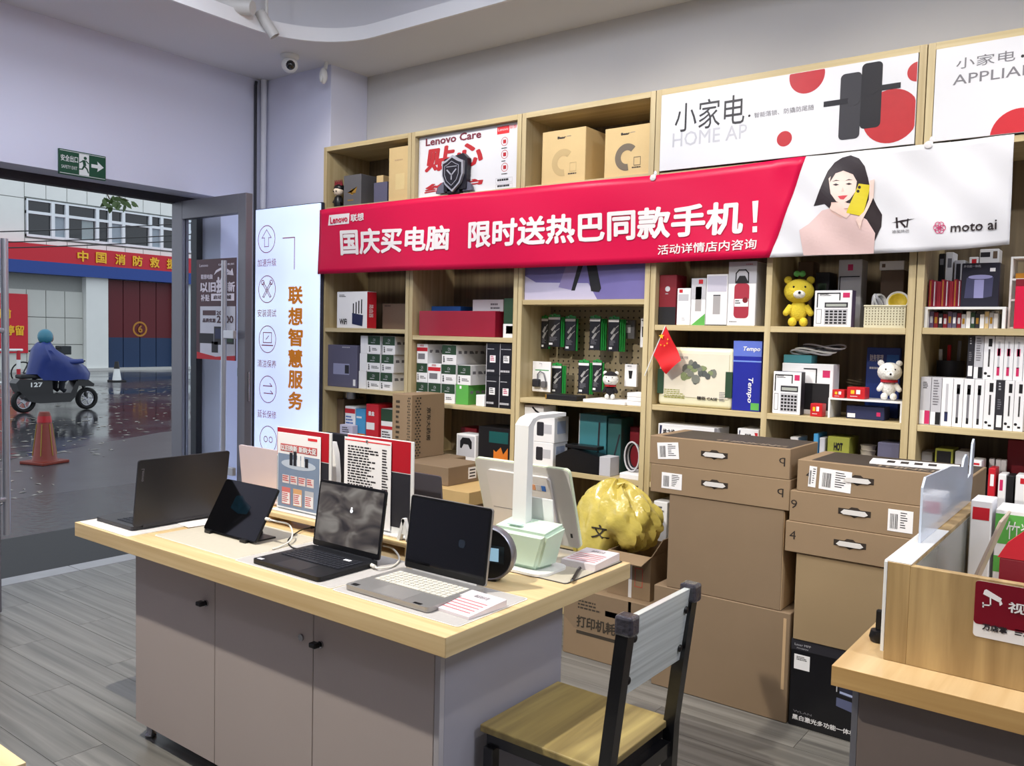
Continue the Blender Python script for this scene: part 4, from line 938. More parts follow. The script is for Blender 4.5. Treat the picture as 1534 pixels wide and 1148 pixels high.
def laptop(label, cx, hy, w_, d, lid, ang, m, rz=0, keys=None, z=MT, screen=True, rows=6, cols=14):
    """hinge line along local x at y=0, base towards -y, lid leaning back by ang"""
    t = thing('laptop', label, 'laptop', (cx, hy, z), rz); a = w_ / 2
    bs = MB().prism(rrect(-a, a, -d, 0, .012), .002, .016, 'z').build('base', m, t)
    for x in (-a + .03, a - .03): MB().box(x - .02, x + .02, -d + .02, -d + .03, 0, .0025).box(x - .02, x + .02, -.04, -.03, 0, .0025).build('rubber_foot', M_bplastic, t)
    if keys:
        kw = w_ * .86; kh = d * .44; y1 = -.045; n = 0; src = None
        MB().box(-kw / 2 - .004, kw / 2 + .004, y1 - kh - .002, y1 + .003, .0155, .0163).build('keyboard_deck', m, t)
        for r in range(rows):
            for c in range(cols):
                if r == rows - 1 and 4 <= c <= 8:
                    if c == 4: MB().box(-kw / 2 + 4 * kw / cols + .001, -kw / 2 + 9 * kw / cols - .001, y1 - kh + .001, y1 - kh + kh / rows - .001, .0163, .018).build('space_bar', keys, t)
                    continue
                if src is None: src = MB().box(-kw / cols / 2 + .0016, kw / cols / 2 - .0016, -kh / rows / 2 + .0016, kh / rows / 2 - .0016, 0, .0017).build('key', keys, t); q = src
                else: q = src.copy(); COL.objects.link(q); q.parent = t
                q.location = (-kw / 2 + (c + .5) * kw / cols, y1 - (r + .5) * kh / rows, .0163)
        MB().prism(rrect(-w_ * .19, w_ * .19, -d + .008, -d + d * .36, .004), .016, .0163, 'z').build('touchpad', mat(m.name + '_pad', tuple(int(255 * x ** .4545) for x in m.node_tree.nodes['Principled BSDF'].inputs[0].default_value[:3]), .3, .4), t)
    Mx = Matrix.Translation((0, 0, .017)) @ Matrix.Rotation(-ang, 4, 'X')
    ld = MB().prism(rrect(-a, a, 0, lid, .010), -.001, .006, 'y', M=Mx).build('lid', m, t)
    if screen:
        MB().prism(rrect(-a + .002, a - .002, .002, lid - .002, .009), -.0018, -.001, 'y', M=Mx).build('bezel', M_bez, ld)
        MB().prism(rrect(-a + .009, a - .009, .02, lid - .009, .003), -.0024, -.0018, 'y', M=Mx).build('screen', M_scr, ld)
    MB().tube([(-a * .8, .003, .014), (a * .8, .003, .014)], .0065, 10).build('hinge', m, t)
    t['_ang'] = ang; del t['_ang']
    return t, ld, Mx
t, ld, Mx = laptop('black laptop with a grey blurred picture on its screen', (-2.347 - 2.012) / 2, 1.958, .335, .255, .232, math.radians(8), M_lapblk, keys=M_keyb)
def pict():
    m = bpy.data.materials.new('blurred_wallpaper'); m.use_nodes = True; nt = m.node_tree; b = nt.nodes['Principled BSDF']; b.inputs['Roughness'].default_value = .1
    tc = nt.nodes.new('ShaderNodeTexCoord'); mp = nt.nodes.new('ShaderNodeMapping'); mp.inputs['Scale'].default_value = (9, 9, 16); n = nt.nodes.new('ShaderNodeTexNoise'); n.inputs['Scale'].default_value = 1; n.inputs['Detail'].default_value = 2; n.inputs['Distortion'].default_value = .8
    nt.links.new(tc.outputs['Object'], mp.inputs[0]); nt.links.new(mp.outputs[0], n.inputs['Vector'])
    cr = nt.nodes.new('ShaderNodeValToRGB'); cr.color_ramp.elements[0].position = .34; cr.color_ramp.elements[0].color = rgb(44, 38, 38); cr.color_ramp.elements[1].position = .66; cr.color_ramp.elements[1].color = rgb(150, 145, 138)
    e = cr.color_ramp.elements.new(.5); e.color = rgb(98, 90, 84)
    nt.links.new(n.outputs['Fac'], cr.inputs[0]); nt.links.new(cr.outputs[0], b.inputs['Emission Color']); b.inputs['Emission Strength'].default_value = .75; b.inputs['Base Color'].default_value = (.01, .01, .01, 1); b.inputs['Coat Weight'].default_value = .5
    return m
for c in ld.children:
    if c.name.startswith('screen'): c.data.materials[0] = pict()
M_em = mat('screen_white', (235, 240, 245), .4, emit=.9)
for cz, r in ((.152, .004), (.143, .0065)): MB().prism(circ(.012, cz, r, 14), -.0031, -.0024, 'y', M=Mx).build('lock_icon', M_em, ld)
MB().box(.075, .105, -.075, -.062, .0185, .0192).build('spec_sticker', M_white, t); MB().box(-.155, -.13, -.246, -.232, .0162, .0166).build('spec_sticker', M_lgrey, t)
t, ld, Mx = laptop('silver laptop with white keys and a dark screen', (-1.902 - 1.563) / 2, 1.966, .339, .256, .236, math.radians(7), M_lapsil, keys=M_keyw)
MB().prism(rrect(.05, .075, .10, .125, .008), -.0031, -.0024, 'y', M=Mx).build('screen_logo', mat('dim_blue_glow', (22, 32, 46), .4, emit=.1), ld)
MB().box(-.155, -.13, -.246, -.228, .0162, .0166).build('spec_sticker', M_bplastic, t); MB().box(.105, .135, -.25, -.238, .0162, .0166).build('spec_sticker', M_bplastic, t)
t, ld, Mx = laptop('dark grey laptop turned away, its lid back towards the room', -3.045, 1.868, .392, .275, .262, math.radians(9), M_lapdark, rz=-PI / 2, keys=M_keyb)
tt = text(ld, 'Lenovo', lambda u, v: Mx @ Vector((.182 - .006 * v * 0 - .012 * (1 - v) - .0, .0066, .228 - .05 * u + 0)), M_grey, bold=.02)
t, ld, Mx = laptop('rose white laptop turned away behind the tablet', -3.12, 2.34, .335, .215, .238, math.radians(6), M_laprose, rz=PI, keys=M_keyw, z=DT + .0005)
t, ld, Mx = laptop('slate laptop turned away behind the price list stand', -2.205, 2.315, .335, .215, .245, math.radians(6), mat('laptop_slate', (84, 82, 92), .4, .4), rz=PI, keys=M_keyb, z=DT + .0005)
# tablet on stand
t = thing('tablet', 'black tablet propped on a small stand', 'tablet', ((-2.858 - 2.537) / 2, 1.853, MT)); Mx = Matrix.Translation((0, 0, .01)) @ Matrix.Rotation(-math.atan2(.1, .178), 4, 'X')
MB().prism(rrect(-.162, .162, 0, .206, .010), 0, .008, 'y', M=Mx).build('body', M_lapblk, t); MB().prism(rrect(-.160, .160, .002, .204, .009), -.0008, 0, 'y', M=Mx).build('screen', M_scr, t)
def glow():
    m = mat('dim_tablet_picture', (8, 22, 30), .1, var=.9, scale=60, emit=.10); return m
MB().prism([(-.06, .10), (.0, .085), (.05, .09), (.055, .12), (.0, .14), (-.02, .155), (-.055, .15)], -.0013, -.0009, 'y', M=Mx).build('dim_picture', glow(), t)
for x in (-.12, .1): MB().box(x - .018, x + .018, -.012, .012, 0, .0135, .002).build('stand_foot', M_bplastic, t)
MB().box(-.13, .13, .004, .115, 0, .006, .002).build('stand_base', M_bplastic, t); MB().box(-.05, .05, -.003, .003, 0, .11, .001, M=Matrix.Translation((0, .115, .006)) @ Matrix.Rotation(.3, 4, 'X')).build('stand_strut', M_bplastic, t)
# low wooden riser behind the laptops, carrying the two sign stands
t = thing('wooden_riser', 'low pale wooden riser running along the middle of the desk', 'riser', (-2.43, 2.175, DT)); MB().box(-.415, .415, -.07, .07, .032, .05, .002).build('board', M_desk, t)
for x in (-.4, -.0, .4): MB().box(x - .012, x + .012, -.065, .065, .0005, .0318).build('support', M_desk, t)
RZ = DT + .0505
M_acr = mat('acrylic_white', (226, 226, 224), .2, coat=.6, var=0); M_signred = mat('sign_red', (176, 22, 36), .4)
def stand(label, x0, x1, ztop, px0, px1, pz1):
    t = thing('sign_stand', label, 'sign stand', ((x0 + x1) / 2, 2.16, RZ), 0); hw = (x1 - x0) / 2; H = ztop - RZ
    MB().box(-hw, hw, -.002, .004, .0, H, .0015, seg=1).build('panel', M_acr, t)
    slab(t, 'red_header', rect(-hw + .003, hw - .014, H - .115, H - .003), -.002, M_signred)
    slab(t, 'black_field', rect(-hw + .003, hw - .014, .03, H - .118), -.002, M_dark)
    MB().box(-hw, hw, -.03, .03, 0, .006, .001, seg=1).build('base', M_acr, t)
    a, c = px0 - (x0 + x1) / 2, px1 - (x0 + x1) / 2; h1 = pz1 - RZ
    pp = MB().box(a, c, -.008, -.0062, .012, h1, .0005, seg=1).build('leaflet', M_paper, t)
    return t, a, c, h1, H, pp
t, a, c, h1, H, pp = stand('red headed stand with the blue grey promotion leaflet', -2.815, -2.484, 1.208, -2.803, -2.54, 1.188)
yy = -.0084; wl = c - a
slab(t, 'leaflet_picture', rect(a + .005, c - .005, .018, h1 - .085), -.008, mat('blue_grey_print', (126, 142, 166), .5, var=.15))
slab(t, 'leaflet_header', rect(a + .02, c - .02, h1 - .075, h1 - .045), -.008, mat('salmon_print', (200, 90, 88), .5)); tfront(t, '以旧换新 新购大促', a + .024, c - .024, h1 - .072, h1 - .048, -.0092, M_white, bold=.03)
slab(t, 'logo', rect(c - .075, c - .02, h1 - .02, h1 - .01), -.008, M_lred)
slab(t, 'pictured_stage', circ((a + c) / 2, .195, wl * .4, 20, .02), -.0086, mat('pale_blue_print', (190, 200, 214), .5))
for k in range(5): slab(t, 'pictured_computer', rect(a + wl * (.3 + .09 * k), a + wl * (.37 + .09 * k), .19, .19 + (.05, .06, .045, .05, .035)[k]), -.0094, (M_dark, M_white)[k in (2, 3)])
for k in range(4): slab(t, 'price_cell', rect(a + wl * (.13 + .19 * k), a + wl * (.29 + .19 * k), .115, .148), -.0088, mat('pale_pink_print', (226, 212, 210), .5)); lines(t, a + wl * (.14 + .19 * k), a + wl * (.28 + .19 * k), .12, .145, -.0098, M_red, 3, seed=k)
for k in range(3): slab(t, 'price_card', rect(a + wl * (.12 + .27 * k), a + wl * (.32 + .27 * k), .03, .098), -.0088, (mat('rose_card', (214, 120, 116), .5), mat('peach_card', (222, 170, 120), .5), M_lgrey)[k]); slab(t, 'price_field', rect(a + wl * (.13 + .27 * k), a + wl * (.31 + .27 * k), .033, .078), -.0096, M_paper); lines(t, a + wl * (.14 + .27 * k), a + wl * (.30 + .27 * k), .036, .075, -.0106, M_red, 5, seed=k + 9)
t, a, c, h1, H, pp = stand('red headed stand with the typed price list', -2.395, -2.052, 1.216, -2.405, -2.158, 1.205)
slab(t, 'red_line', rect(a + .004, c - .004, h1 - .012, h1 - .008), -.008, M_lred)
lines(t, a + .02, c - .05, .10, h1 - .03, -.0086, M_ink, 20, seed=4, fill=.55); lines(t, c - .045, c - .012, .10, h1 - .03, -.0086, M_ink, 20, seed=8, fill=.55)
MB().tube([((a + c) / 2, -.009, h1 - .012), ((a + c) / 2, -.011, h1 - .004)], .004, 8).build('pin', M_steel, t)
# black monitor behind the stands with a white headset arch
t = thing('monitor', 'black monitor standing behind the two red sign stands', 'monitor', (-2.60, 2.42, DT))
MB().box(-.22, .20, -.012, .012, .06, .345, .006).build('display', M_bplastic, t); MB().box(-.03, .03, .0, .02, .0, .12, .003).build('neck', M_bplastic, t); MB().box(-.1, .1, -.06, .08, .0005, .012, .004).build('foot', M_bplastic, t)
t = thing('router', 'slim white upright router standing behind the two red sign stands', 'router', (-2.60, 2.27, DT))
MB().prism([(-.03, .0), (.03, .0), (.032, .2), (.022, .29), (0.004, .335), (-.012, .335), (-.026, .28), (-.032, .2)], -.012, .012, 'y').build('body', M_wplastic, t, True); MB().box(-.04, .04, -.03, .03, .0003, .012, .004).build('foot', M_wplastic, t)
# letter stand
t = thing('letter_ornament', 'white letter A ornament on the riser end', 'ornament', (-2.045, 2.118, RZ))
for s, x in ((1.0, -.012), (.8, .028)):
    stroke(t, 'letter', [(x - .022 * s, 0.004), (x, .072 * s), (x + .022 * s, 0.004)], .013 * s, -.004, M_wplastic); MB().prism([(x - .03 * s, 0), (x - .005 * s, .08 * s), (x + .005 * s, .08 * s), (x + .03 * s, 0), (x + .016 * s, 0), (x + .008 * s, .024 * s), (x - .008 * s, .024 * s), (x - .016 * s, 0)], -.003, .012, 'y').build('letter', M_wplastic, t)
# mint lamp with arm
M_mint = mat('mint_plastic', (204, 226, 206), .35, var=.015); M_mintd = mat('mint_plastic_side', (186, 214, 206), .35, var=.015)
t = thing('desk_lamp', 'mint green desk lamp with a tall white arm bent over at the top', 'lamp', (-1.637, 2.285, MT))
MB().prism(rrect(-.10, .115, -.085, .085, .04), 0, .008, 'z').build('foot', M_wplastic, t)
b = MB(); bt_ = [(-.07, -.055), (.07, -.055), (.085, .05), (-.085, .05)]; tp = [(-.112, -.07), (.118, -.07), (.118, .06), (-.112, .06)]
lo = [b.bm.verts.new((x, y, .008)) for x, y in bt_]; hi = [b.bm.verts.new((x, y, .135 + (.02 if y > 0 else 0))) for x, y in tp]
b.bm.faces.new(lo[::-1]); b.bm.faces.new(hi)
for k in range(4): b.bm.faces.new((lo[k], lo[(k + 1) % 4], hi[(k + 1) % 4], hi[k]))
bmesh.ops.bevel(b.bm, geom=b.bm.edges[:], offset=.014, segments=3, affect='EDGES'); b.build('body', M_mint, t, True)
MB().prism([(-.005, .135), (.03, .135), (.03, .47), (.045, .488), (.07, .494), (.225, .494), (.225, .507), (.06, .507), (.025, .498), (.0, .475)], -.068, -.012, 'x').build('arm', M_wplastic, t)
MB().box(-.05, .06, .075, .079, .11, .22, .001, M=Matrix.Rotation(.12, 4, 'X')).build('card', M_white, t)
MB().box(-.055, .0, -.05, -.03, .146, .149, .001).build('button', M_mintd, t)
# white learning display seen from behind
t = thing('display_tablet', 'large white display turned away behind the mint lamp', 'display', (-1.77, 2.50, DT)); M_dwhite = mat('display_back', (206, 204, 200), .4, var=.02); M_dgreen = mat('display_rim', (214, 226, 196), .4)
Mx = Matrix.Translation((0, 0, .035)) @ Matrix.Rotation(math.atan2(.09, .28), 4, 'X')
MB().prism(rrect(-.212, .207, 0, .305, .018), 0, .012, 'y', M=Mx).build('rim', M_dgreen, t); MB().prism(rrect(-.209, .204, .003, .302, .016), -.0015, 0, 'y', M=Mx).build('back_shell', M_dwhite, t)
MB().prism(rrect(-.155, .125, .03, .268, .016), -.012, -.0015, 'y', M=Mx).build('raised_panel', mat('display_panel', (212, 208, 206), .4), t); MB().prism(rect(-.15, .12, .118, .1205), -.0126, -.0119, 'y', M=Mx).build('panel_seam', M_grey, t)
for k, mm in enumerate((M_green, mat('orange_sticker', (214, 150, 110), .5), M_lgrey, M_blue)): MB().prism(rect(.02 + k * .022, .038 + k * .022, .215, .235), -.0132, -.012, 'y', M=Mx).build('sticker', mm, t)
MB().prism(rect(.172, .18, .04, .056), -.003, -.0015, 'y', M=Mx).build('port', M_black, t); MB().prism(rrect(-.204, .20, .01, .297, .012), .012, .0128, 'y', M=Mx).build('screen', M_scr, t)
MB().box(-.08, .08, -.09, .03, .0005, .012, .004).build('stand_foot', M_dwhite, t); MB().prism([(-.09, .012), (-.07, .012), (-.07, .11), (-.085, .11)], -.05, .05, 'x').build('stand_leg', M_dwhite, t)
# round smart display
t = thing('smart_display', 'round black smart display with a small blue window and grey rim', 'display', (-1.645, 2.085, DT), .25)
My = Matrix.Translation((0, 0, .0875)) @ Matrix.Rotation(PI / 2, 4, 'X')
MB().lathe([(.078, -.022), (.086, -.018), (.087, .010), (.082, .016), (.078, .012)], 40, M=My).build('rim', M_alu, t, True); MB().lathe([(0, -.022), (.079, -.022), (.079, .0125), (0, .0125)], 40, M=My).build('face', M_bplastic, t, True)
MB().box(.0, .055, -.0138, -.0126, .06, .115).build('window', mat('window_dark', (30, 40, 46), .3), t); MB().box(.003, .037, -.0148, -.0138, .066, .108).build('lit_field', mat('window_blue', (150, 190, 214), .3, emit=.6), t); MB().box(-.03, .03, -.014, .03, .0005, .008, .003).build('foot', M_bplastic, t)
# price cards
M_pcard = mat('pink_white_card', (232, 222, 226), .4, coat=.4); M_pline = mat('price_red', (198, 110, 116), .6)
def pcard(label, x, y, w_, d, z, h, rz, tilt):
    t = thing('price_card', label, 'price card', (x, y, z), rz)
    MB().prism([(-d / 2, 0), (d / 2, 0), (d / 2, h + tilt), (-d / 2, h)], -w_ / 2, w_ / 2, 'x').build('block', M_pcard, t)
    b = MB(); 
    def top(u, v): return (-w_ / 2 + w_ * u, -d / 2 + d * v, h + tilt * v + .0006)
    for k in range(5): b.poly([top(.08, .12 + k * .11), top(.9, .12 + k * .11), top(.9, .15 + k * .11), top(.08, .15 + k * .11)])
    b.build('price_lines', M_pline, t); text(t, '商品标价签', lambda u, v: top(.3 + .4 * u, .75 + .12 * v), M_ink)
    return t
pcard('white price card block before the silver laptop corner', -1.508, 1.828, .135, .16, MT, .008, math.radians(-3), .012)
t = pcard('stack of price cards on the beige mat end', -1.505, 2.47, .13, .18, MT, .022, .06, .004)
MB().box(-.06, .045, -.076, .07, .0005, .012, M=Matrix.Translation((0, 0, 0)) @ Matrix.Rotation(.12, 4, 'Z')).build('card_pile', M_pcard, t)
t = thing('pen', 'black pen lying beside the card stack', 'pen', (-1.455, 2.30, MT + .006), 0); MB().tube([(-.03, .07, 0), (.03, -.07, 0)], .0055, 10).build('barrel', M_bplastic, t, True); MB().tube([(.03, -.07, 0), (.034, -.08, 0)], [.005, .001], 10).build('tip', M_steel, t, True); MB().tube([(-.03, .07, .004), (-.012, .03, .007)], .0015, 6).build('clip', M_steel, t)
o = MB().box(-.05, .05, -.1, .1, .0005, .0015).build('paper', M_paper, loc=(-2.985, 1.95, MT), rz=-.12); tag(o, 'white sheet of paper between the dark grey laptop and tablet', 'paper')
# cables on the desk
def cable(label, pts, r, m, plug=None):
    t = thing('cable', label, 'cable', (0, 0, 0)); P = [Vector(p) for p in pts]; Q = []
    for i in range(len(P) - 1):
        p0, p1, p2, p3 = P[max(i - 1, 0)], P[i], P[i + 1], P[min(i + 2, len(P) - 1)]
        for k in range(6):
            s = k / 6; Q.append(.5 * ((2 * p1) + (p2 - p0) * s + (2 * p0 - 5 * p1 + 4 * p2 - p3) * s * s + (3 * p1 - p0 - 3 * p2 + p3) * s ** 3))
    Q.append(P[-1]); t.location = Q[0]; Q = [q - Vector(t.location) for q in Q]
    MB().tube(Q, r, 8).build('cord', m, t, True)
    d = (Q[0] - Q[1]).normalized(); MB().tube([Q[0], Q[0] + d * .025], r * 2, 8).build('plug', m, t, True)
    return t
def dz(px, py, h=.006): q = atz(px, py, MT + h); return (q.x, q.y, q.z)
M_wc = mat('white_cord', (220, 216, 206), .45); M_bc = mat('black_cord', (20, 20, 22), .5)
cable('white charging cable curling out from the tablet', [(-2.511, 1.898, .912), (-2.485, 1.905, .909), dz(432, 786, .055), dz(438, 798, .032), dz(434, 811, .0125), dz(418, 820, .0034), dz(408, 823, .0034)], .0032, M_wc)
cable('black cable looping beside the black laptop', [dz(465, 791, .012), dz(450, 795, .006), dz(432, 809, .0028), dz(437, 820, .0028), dz(452, 823, .0028)], .0026, M_bc)
cable('white power cable plugged beside the black laptop hinge', [(-1.989, 1.918, MT + .009), (-1.968, 1.919, MT + .008), dz(590, 848, .0036), dz(598, 836, .008), dz(588, 822, .014), dz(574, 818, .016)], .0034, M_wc)

# ================================================================== cartons before the shelves
M_topdk = mat('carton_dark_print', (62, 54, 48), .6, var=.25, scale=10); M_hw = mat('handle_white', (214, 210, 206), .35); M_slot = mat('slot_dark', (44, 34, 26), .8); M_marker = mat('marker_pen', (40, 32, 28), .6)
def barcode_label(o, x, z, w_, h, rz=0, seed=0):
    M = Matrix.Translation((x, 0, z)) @ Matrix.Rotation(rz, 4, 'Y')
    lb_ = MB().box(-w_ / 2, w_ / 2, -.0014, -.0004, -h / 2, h / 2, M=M).build('shipping_label', M_paper, o)
    r = random.Random(seed); b = MB(); xx = -w_ * .4
    def q(x0, x1, z0, z1): b.poly([M @ Vector(p) for p in ((x0, -.0019, z0), (x1, -.0019, z0), (x1, -.0019, z1), (x0, -.0019, z1))])
    while xx < -w_ * .12: k = r.uniform(.001, .003); q(xx, xx + k, -h * .38, h * .3); xx += k + r.uniform(.001, .003)
    for k in range(7): q(w_ * .0, w_ * r.uniform(.15, .38), h * (.36 - k * .11), h * (.40 - k * .11))
    b.build('label_print', M_ink, lb_)
def handle_carton(label, x0, x1, yf, d, z0, z1, group, hx=.0, top=False, mark='9', mx=.45):
    o = carton('carton', label, 'carton', x0, x1, yf, d, z0, z1, M_kraft, group); H = z1 - z0; W = x1 - x0; zc = H * .55
    sl = MB().prism([(hx - .062, zc - .012), (hx - .062, zc + .012), (hx - .022, zc + .012), (hx - .012, zc + .02), (hx + .012, zc + .02), (hx + .022, zc + .012), (hx + .062, zc + .012), (hx + .062, zc - .012), (hx + .02, zc - .012), (hx, zc - .022), (hx - .02, zc - .012)], -.0008, .0, 'y').build('handle_slot', M_slot, o)
    MB().prism([(hx - .052, zc - .004), (hx - .04, zc + .008), (hx + .04, zc + .008), (hx + .052, zc - .004), (hx + .04, zc - .011), (hx - .04, zc - .011)], -.006, -.001, 'y').build('handle', M_hw, o)
    text(o, mark, lambda u, v: (W * mx - .014 + .026 * u, -.0008, H * .42 + .036 * v), M_marker, name='pen_mark')
    if top:
        MB().box(-W / 2 + .05, W / 2 - .01, .02, d - .01, H, H + .0008).build('top_print', M_topdk, o)
        text(o, 'THINKING', lambda u, v: (-W * .05 + W * .5 * u, .03 + .05 * v, H + .0012), mat('pale_print', (150, 134, 116), .6), bold=.03)
    return o
GA = 'kraft cartons with carry handles'
o = handle_carton('handled carton, top of the stack beside the yellow bag', -1.82, -1.172, 3.48, .36, 1.027, 1.156, GA, -.01, True, 'q', .45); barcode_label(o, -.232, .066, .105, .075, -.1, 1)
o = handle_carton('handled carton, second of the stack beside the yellow bag', -1.812, -1.168, 3.48, .37, .897, 1.0265, GA, -.01, False, 'q', .44); barcode_label(o, -.215, .06, .10, .072, 0, 2)
o = carton('carton', 'tall plain carton under the two handled cartons beside the yellow bag', 'carton', -1.716, -1.19, 3.485, .36, .469, .8965, M_kraft2); MB().box(.262, .2645, .003, .357, .003, .42).build('side_face_tape', M_kraft_edge, o)
o = carton('carton', 'wide plain carton on the floor beside the printer box', 'carton', -1.775, -1.143, 3.48, .42, .001, .468, M_kraft2); patch(o, 'tape_strip', .955, .975, .3, .95, M_kraft_edge)
o = handle_carton('handled carton, top of the stack beside the counter', -1.141, -.505, 3.48, .36, .988, 1.118, GA, -.08, True, '4', -.42); barcode_label(o, -.165, .06, .125, .085, .04, 3); barcode_label(o, -.255, .065, .03, .085, .05, 4)
o = handle_carton('handled carton, middle of the stack beside the counter', -1.165, -.53, 3.475, .36, .860, .9875, GA, -.06, False, '9', -.47); barcode_label(o, .11, .062, .09, .085, 0, 5)
o = handle_carton('handled carton, lowest of the three beside the counter', -1.176, -.54, 3.47, .36, .732, .8595, GA, -.06, False, '4', -.45)
o = carton('carton', 'tall plain carton standing on the black printer box', 'carton', -1.13, -.60, 3.48, .36, .368, .7315, mat('kraft_olive', (150, 128, 96), .8, var=.05, scale=5))
o = carton('printer_box', 'black printer box with pictured printer on the floor', 'box', -1.136, -.66, 3.485, .38, .001, .3675, mat('printer_box_black', (17, 17, 22), .3, coat=.3))
patch(o, 'grey_band', 0, 1, .88, 1, M_dark); ctext(o, 'Laser MFP', .03, .17, .93, .955, M_lgrey); ctext(o, 'M100W', .05, .15, .895, .91, M_lgrey)
patch(o, 'white_label', .03, .165, .66, .83, M_white); clines(o, .05, .15, .76, .81, M_ink, 3, y=-.0012)
ctext(o, '黑白激光多功能一体机', .035, .57, .075, .135, M_white, bold=.02); ctext(o, 'WLAN', .04, .2, .16, .185, M_grey)
M_prn = mat('pictured_printer', (92, 98, 130), .4)
x0, x1, z0, z1 = fr(o, .4, .98, .25, .72); slab(o, 'pictured_printer', [(x0, z0 + .04), (x1, z0 - .01), (x1, z0 + .05), (x0, z0 + .075)], 0, M_prn); slab(o, 'pictured_printer', [(x0 + .01, z0 + .09), (x1, z0 + .06), (x1, z1), (x0 + .01, z1)], 0, mat('pictured_printer_dark', (44, 46, 64), .4)); slab(o, 'pictured_tray', [(x0 + .012, z0 + .095), (x1, z0 + .066), (x1, z0 + .074), (x0 + .012, z0 + .104)], -.0006, mat('pictured_light', (170, 180, 216), .4)); stroke(o, 'pictured_outline', [(x0, z0 + .1), (x0, z1), (x0 + .02, z1 + .004)], .004, -.001, M_lgrey)
# consumables carton and open carton with yellow bag
o = carton('carton', 'printer supplies carton with printed lettering on the floor behind the chair', 'carton', -2.31, -1.785, 3.545, .40, .001, .338, M_kraft)
M_kink = mat('carton_ink', (58, 50, 40), .7)
slab(o, 'printed_wave', [(-.262, .335), (.26, .335), (.26, .12), (-.0, .13), (-.2, .14), (-.262, .19)], 0, M_kraft2)
ctext(o, '打印机耗材', .15, .68, .44, .62, M_kink, bold=.03); patch(o, 'printed_bar', .15, .68, .34, .39, M_kink); clines(o, .16, .45, .7, .85, M_kink, 3, seed=3); patch(o, 'printed_tag', .46, .66, .7, .78, M_kink)
patch(o, 'tape_strip', .7, .73, .0, 1, M_kraft_edge)
o = thing('carton', 'small open carton with raised flaps beside the yellow bag', 'carton', (-1.975, 3.6, .339))
wd, dd, hh = .235, .33, .215
for (x0, x1, y0, y1) in ((-wd / 2, wd / 2, 0, .006), (-wd / 2, wd / 2, dd - .006, dd), (-wd / 2, -wd / 2 + .006, .006, dd - .006), (wd / 2 - .006, wd / 2, .006, dd - .006)): MB().box(x0, x1, y0, y1, 0, hh).build('side', M_kraft, o)
MB().box(-wd / 2 + .006, wd / 2 - .006, .006, dd - .006, 0, .006).build('bottom', M_kraft, o)
MB().box(0, .004, .01, dd - .01, 0, .11, M=Matrix.Translation((wd / 2 - .004, 0, hh)) @ Matrix.Rotation(.55, 4, 'Y')).build('flap', M_kraft2, o); MB().box(-wd / 2, wd / 2, -.10, 0, -.004, 0, M=Matrix.Translation((0, 0, hh)) @ Matrix.Rotation(.22, 4, 'X')).build('flap', M_kraft, o)
MB().box(.0, .018, -.0012, 0, 0, hh).build('tape_strip', M_tape, o); stroke(o, 'red_box_mark', rect(.035, .075, .06, .15), .002, -.001, M_lred, True)
# yellow plastic bag
M_bag = mat('yellow_bag', (224, 204, 104), .2, var=.14, scale=22, coat=.6, bump=.5); M_bag.node_tree.nodes['Principled BSDF'].inputs['Transmission Weight'].default_value = .15
t = thing('plastic_bag', 'bulging translucent yellow plastic bag resting on the open carton', 'bag', (-2.13, 3.735, .5535))
b = MB(); g = bmesh.ops.create_uvsphere(b.bm, u_segments=56, v_segments=34, radius=1); r = random.Random(2)
for v in g['verts']:
    d = v.co.copy(); th = math.atan2(d.y, d.x); el = d.z
    rr = 1 + .055 * math.sin(5 * th + 2 * el) + .045 * math.sin(9 * th - 5 * el + 1) + .03 * math.sin(17 * th + 8 * el) + .03 * math.sin(26 * th + 3 * math.sin(5 * el))
    z = d.z * .135 * rr + .135
    if el > .55: z += (el - .55) * .10 * (1 + .3 * math.sin(11 * th))
    x = d.x * .235 * rr; u = min(1, max(0, (.034 - x) / .10)); u = u * u * (3 - 2 * u)
    w2 = min(1, max(0, (x - .05) / .06)); w2 = w2 * w2 * (3 - 2 * w2)   # the other half sinks a little into the open mouth
    z = max(.0, z) - .045 * w2 * max(0, min(1, .4 - el)) / 1.2 if u == 0 else max(-.2160, z - .29 * u * max(0, min(1.2, .55 - el)) / 1.2)
    v.co = Vector((x, d.y * .15 * rr, z))
b.build('bag', M_bag, t, True)
MB().tube([(.02, -.03, .27), (.035, -.05, .315), (.06, -.04, .325), (.05, -.02, .28)], [.02, .012, .008, .004], 8).build('knot', M_bag, t, True)
from mathutils.bvhtree import BVHTree
bag_o = [c for c in t.children if c.name.startswith('bag')][0]; bv = BVHTree.FromPolygons([v.co for v in bag_o.data.vertices], [p.vertices[:] for p in bag_o.data.polygons])
def on_bag(u, v):
    h_ = bv.ray_cast(Vector((-.06 + .09 * u, -1, .045 + .07 * v)), Vector((0, 1, 0)))[0]; return (-.06 + .09 * u, (h_.y if h_ else -.12) - .003, .045 + .07 * v)
text(t, '文', on_bag, M_kink, name='printed_mark', bold=.02)
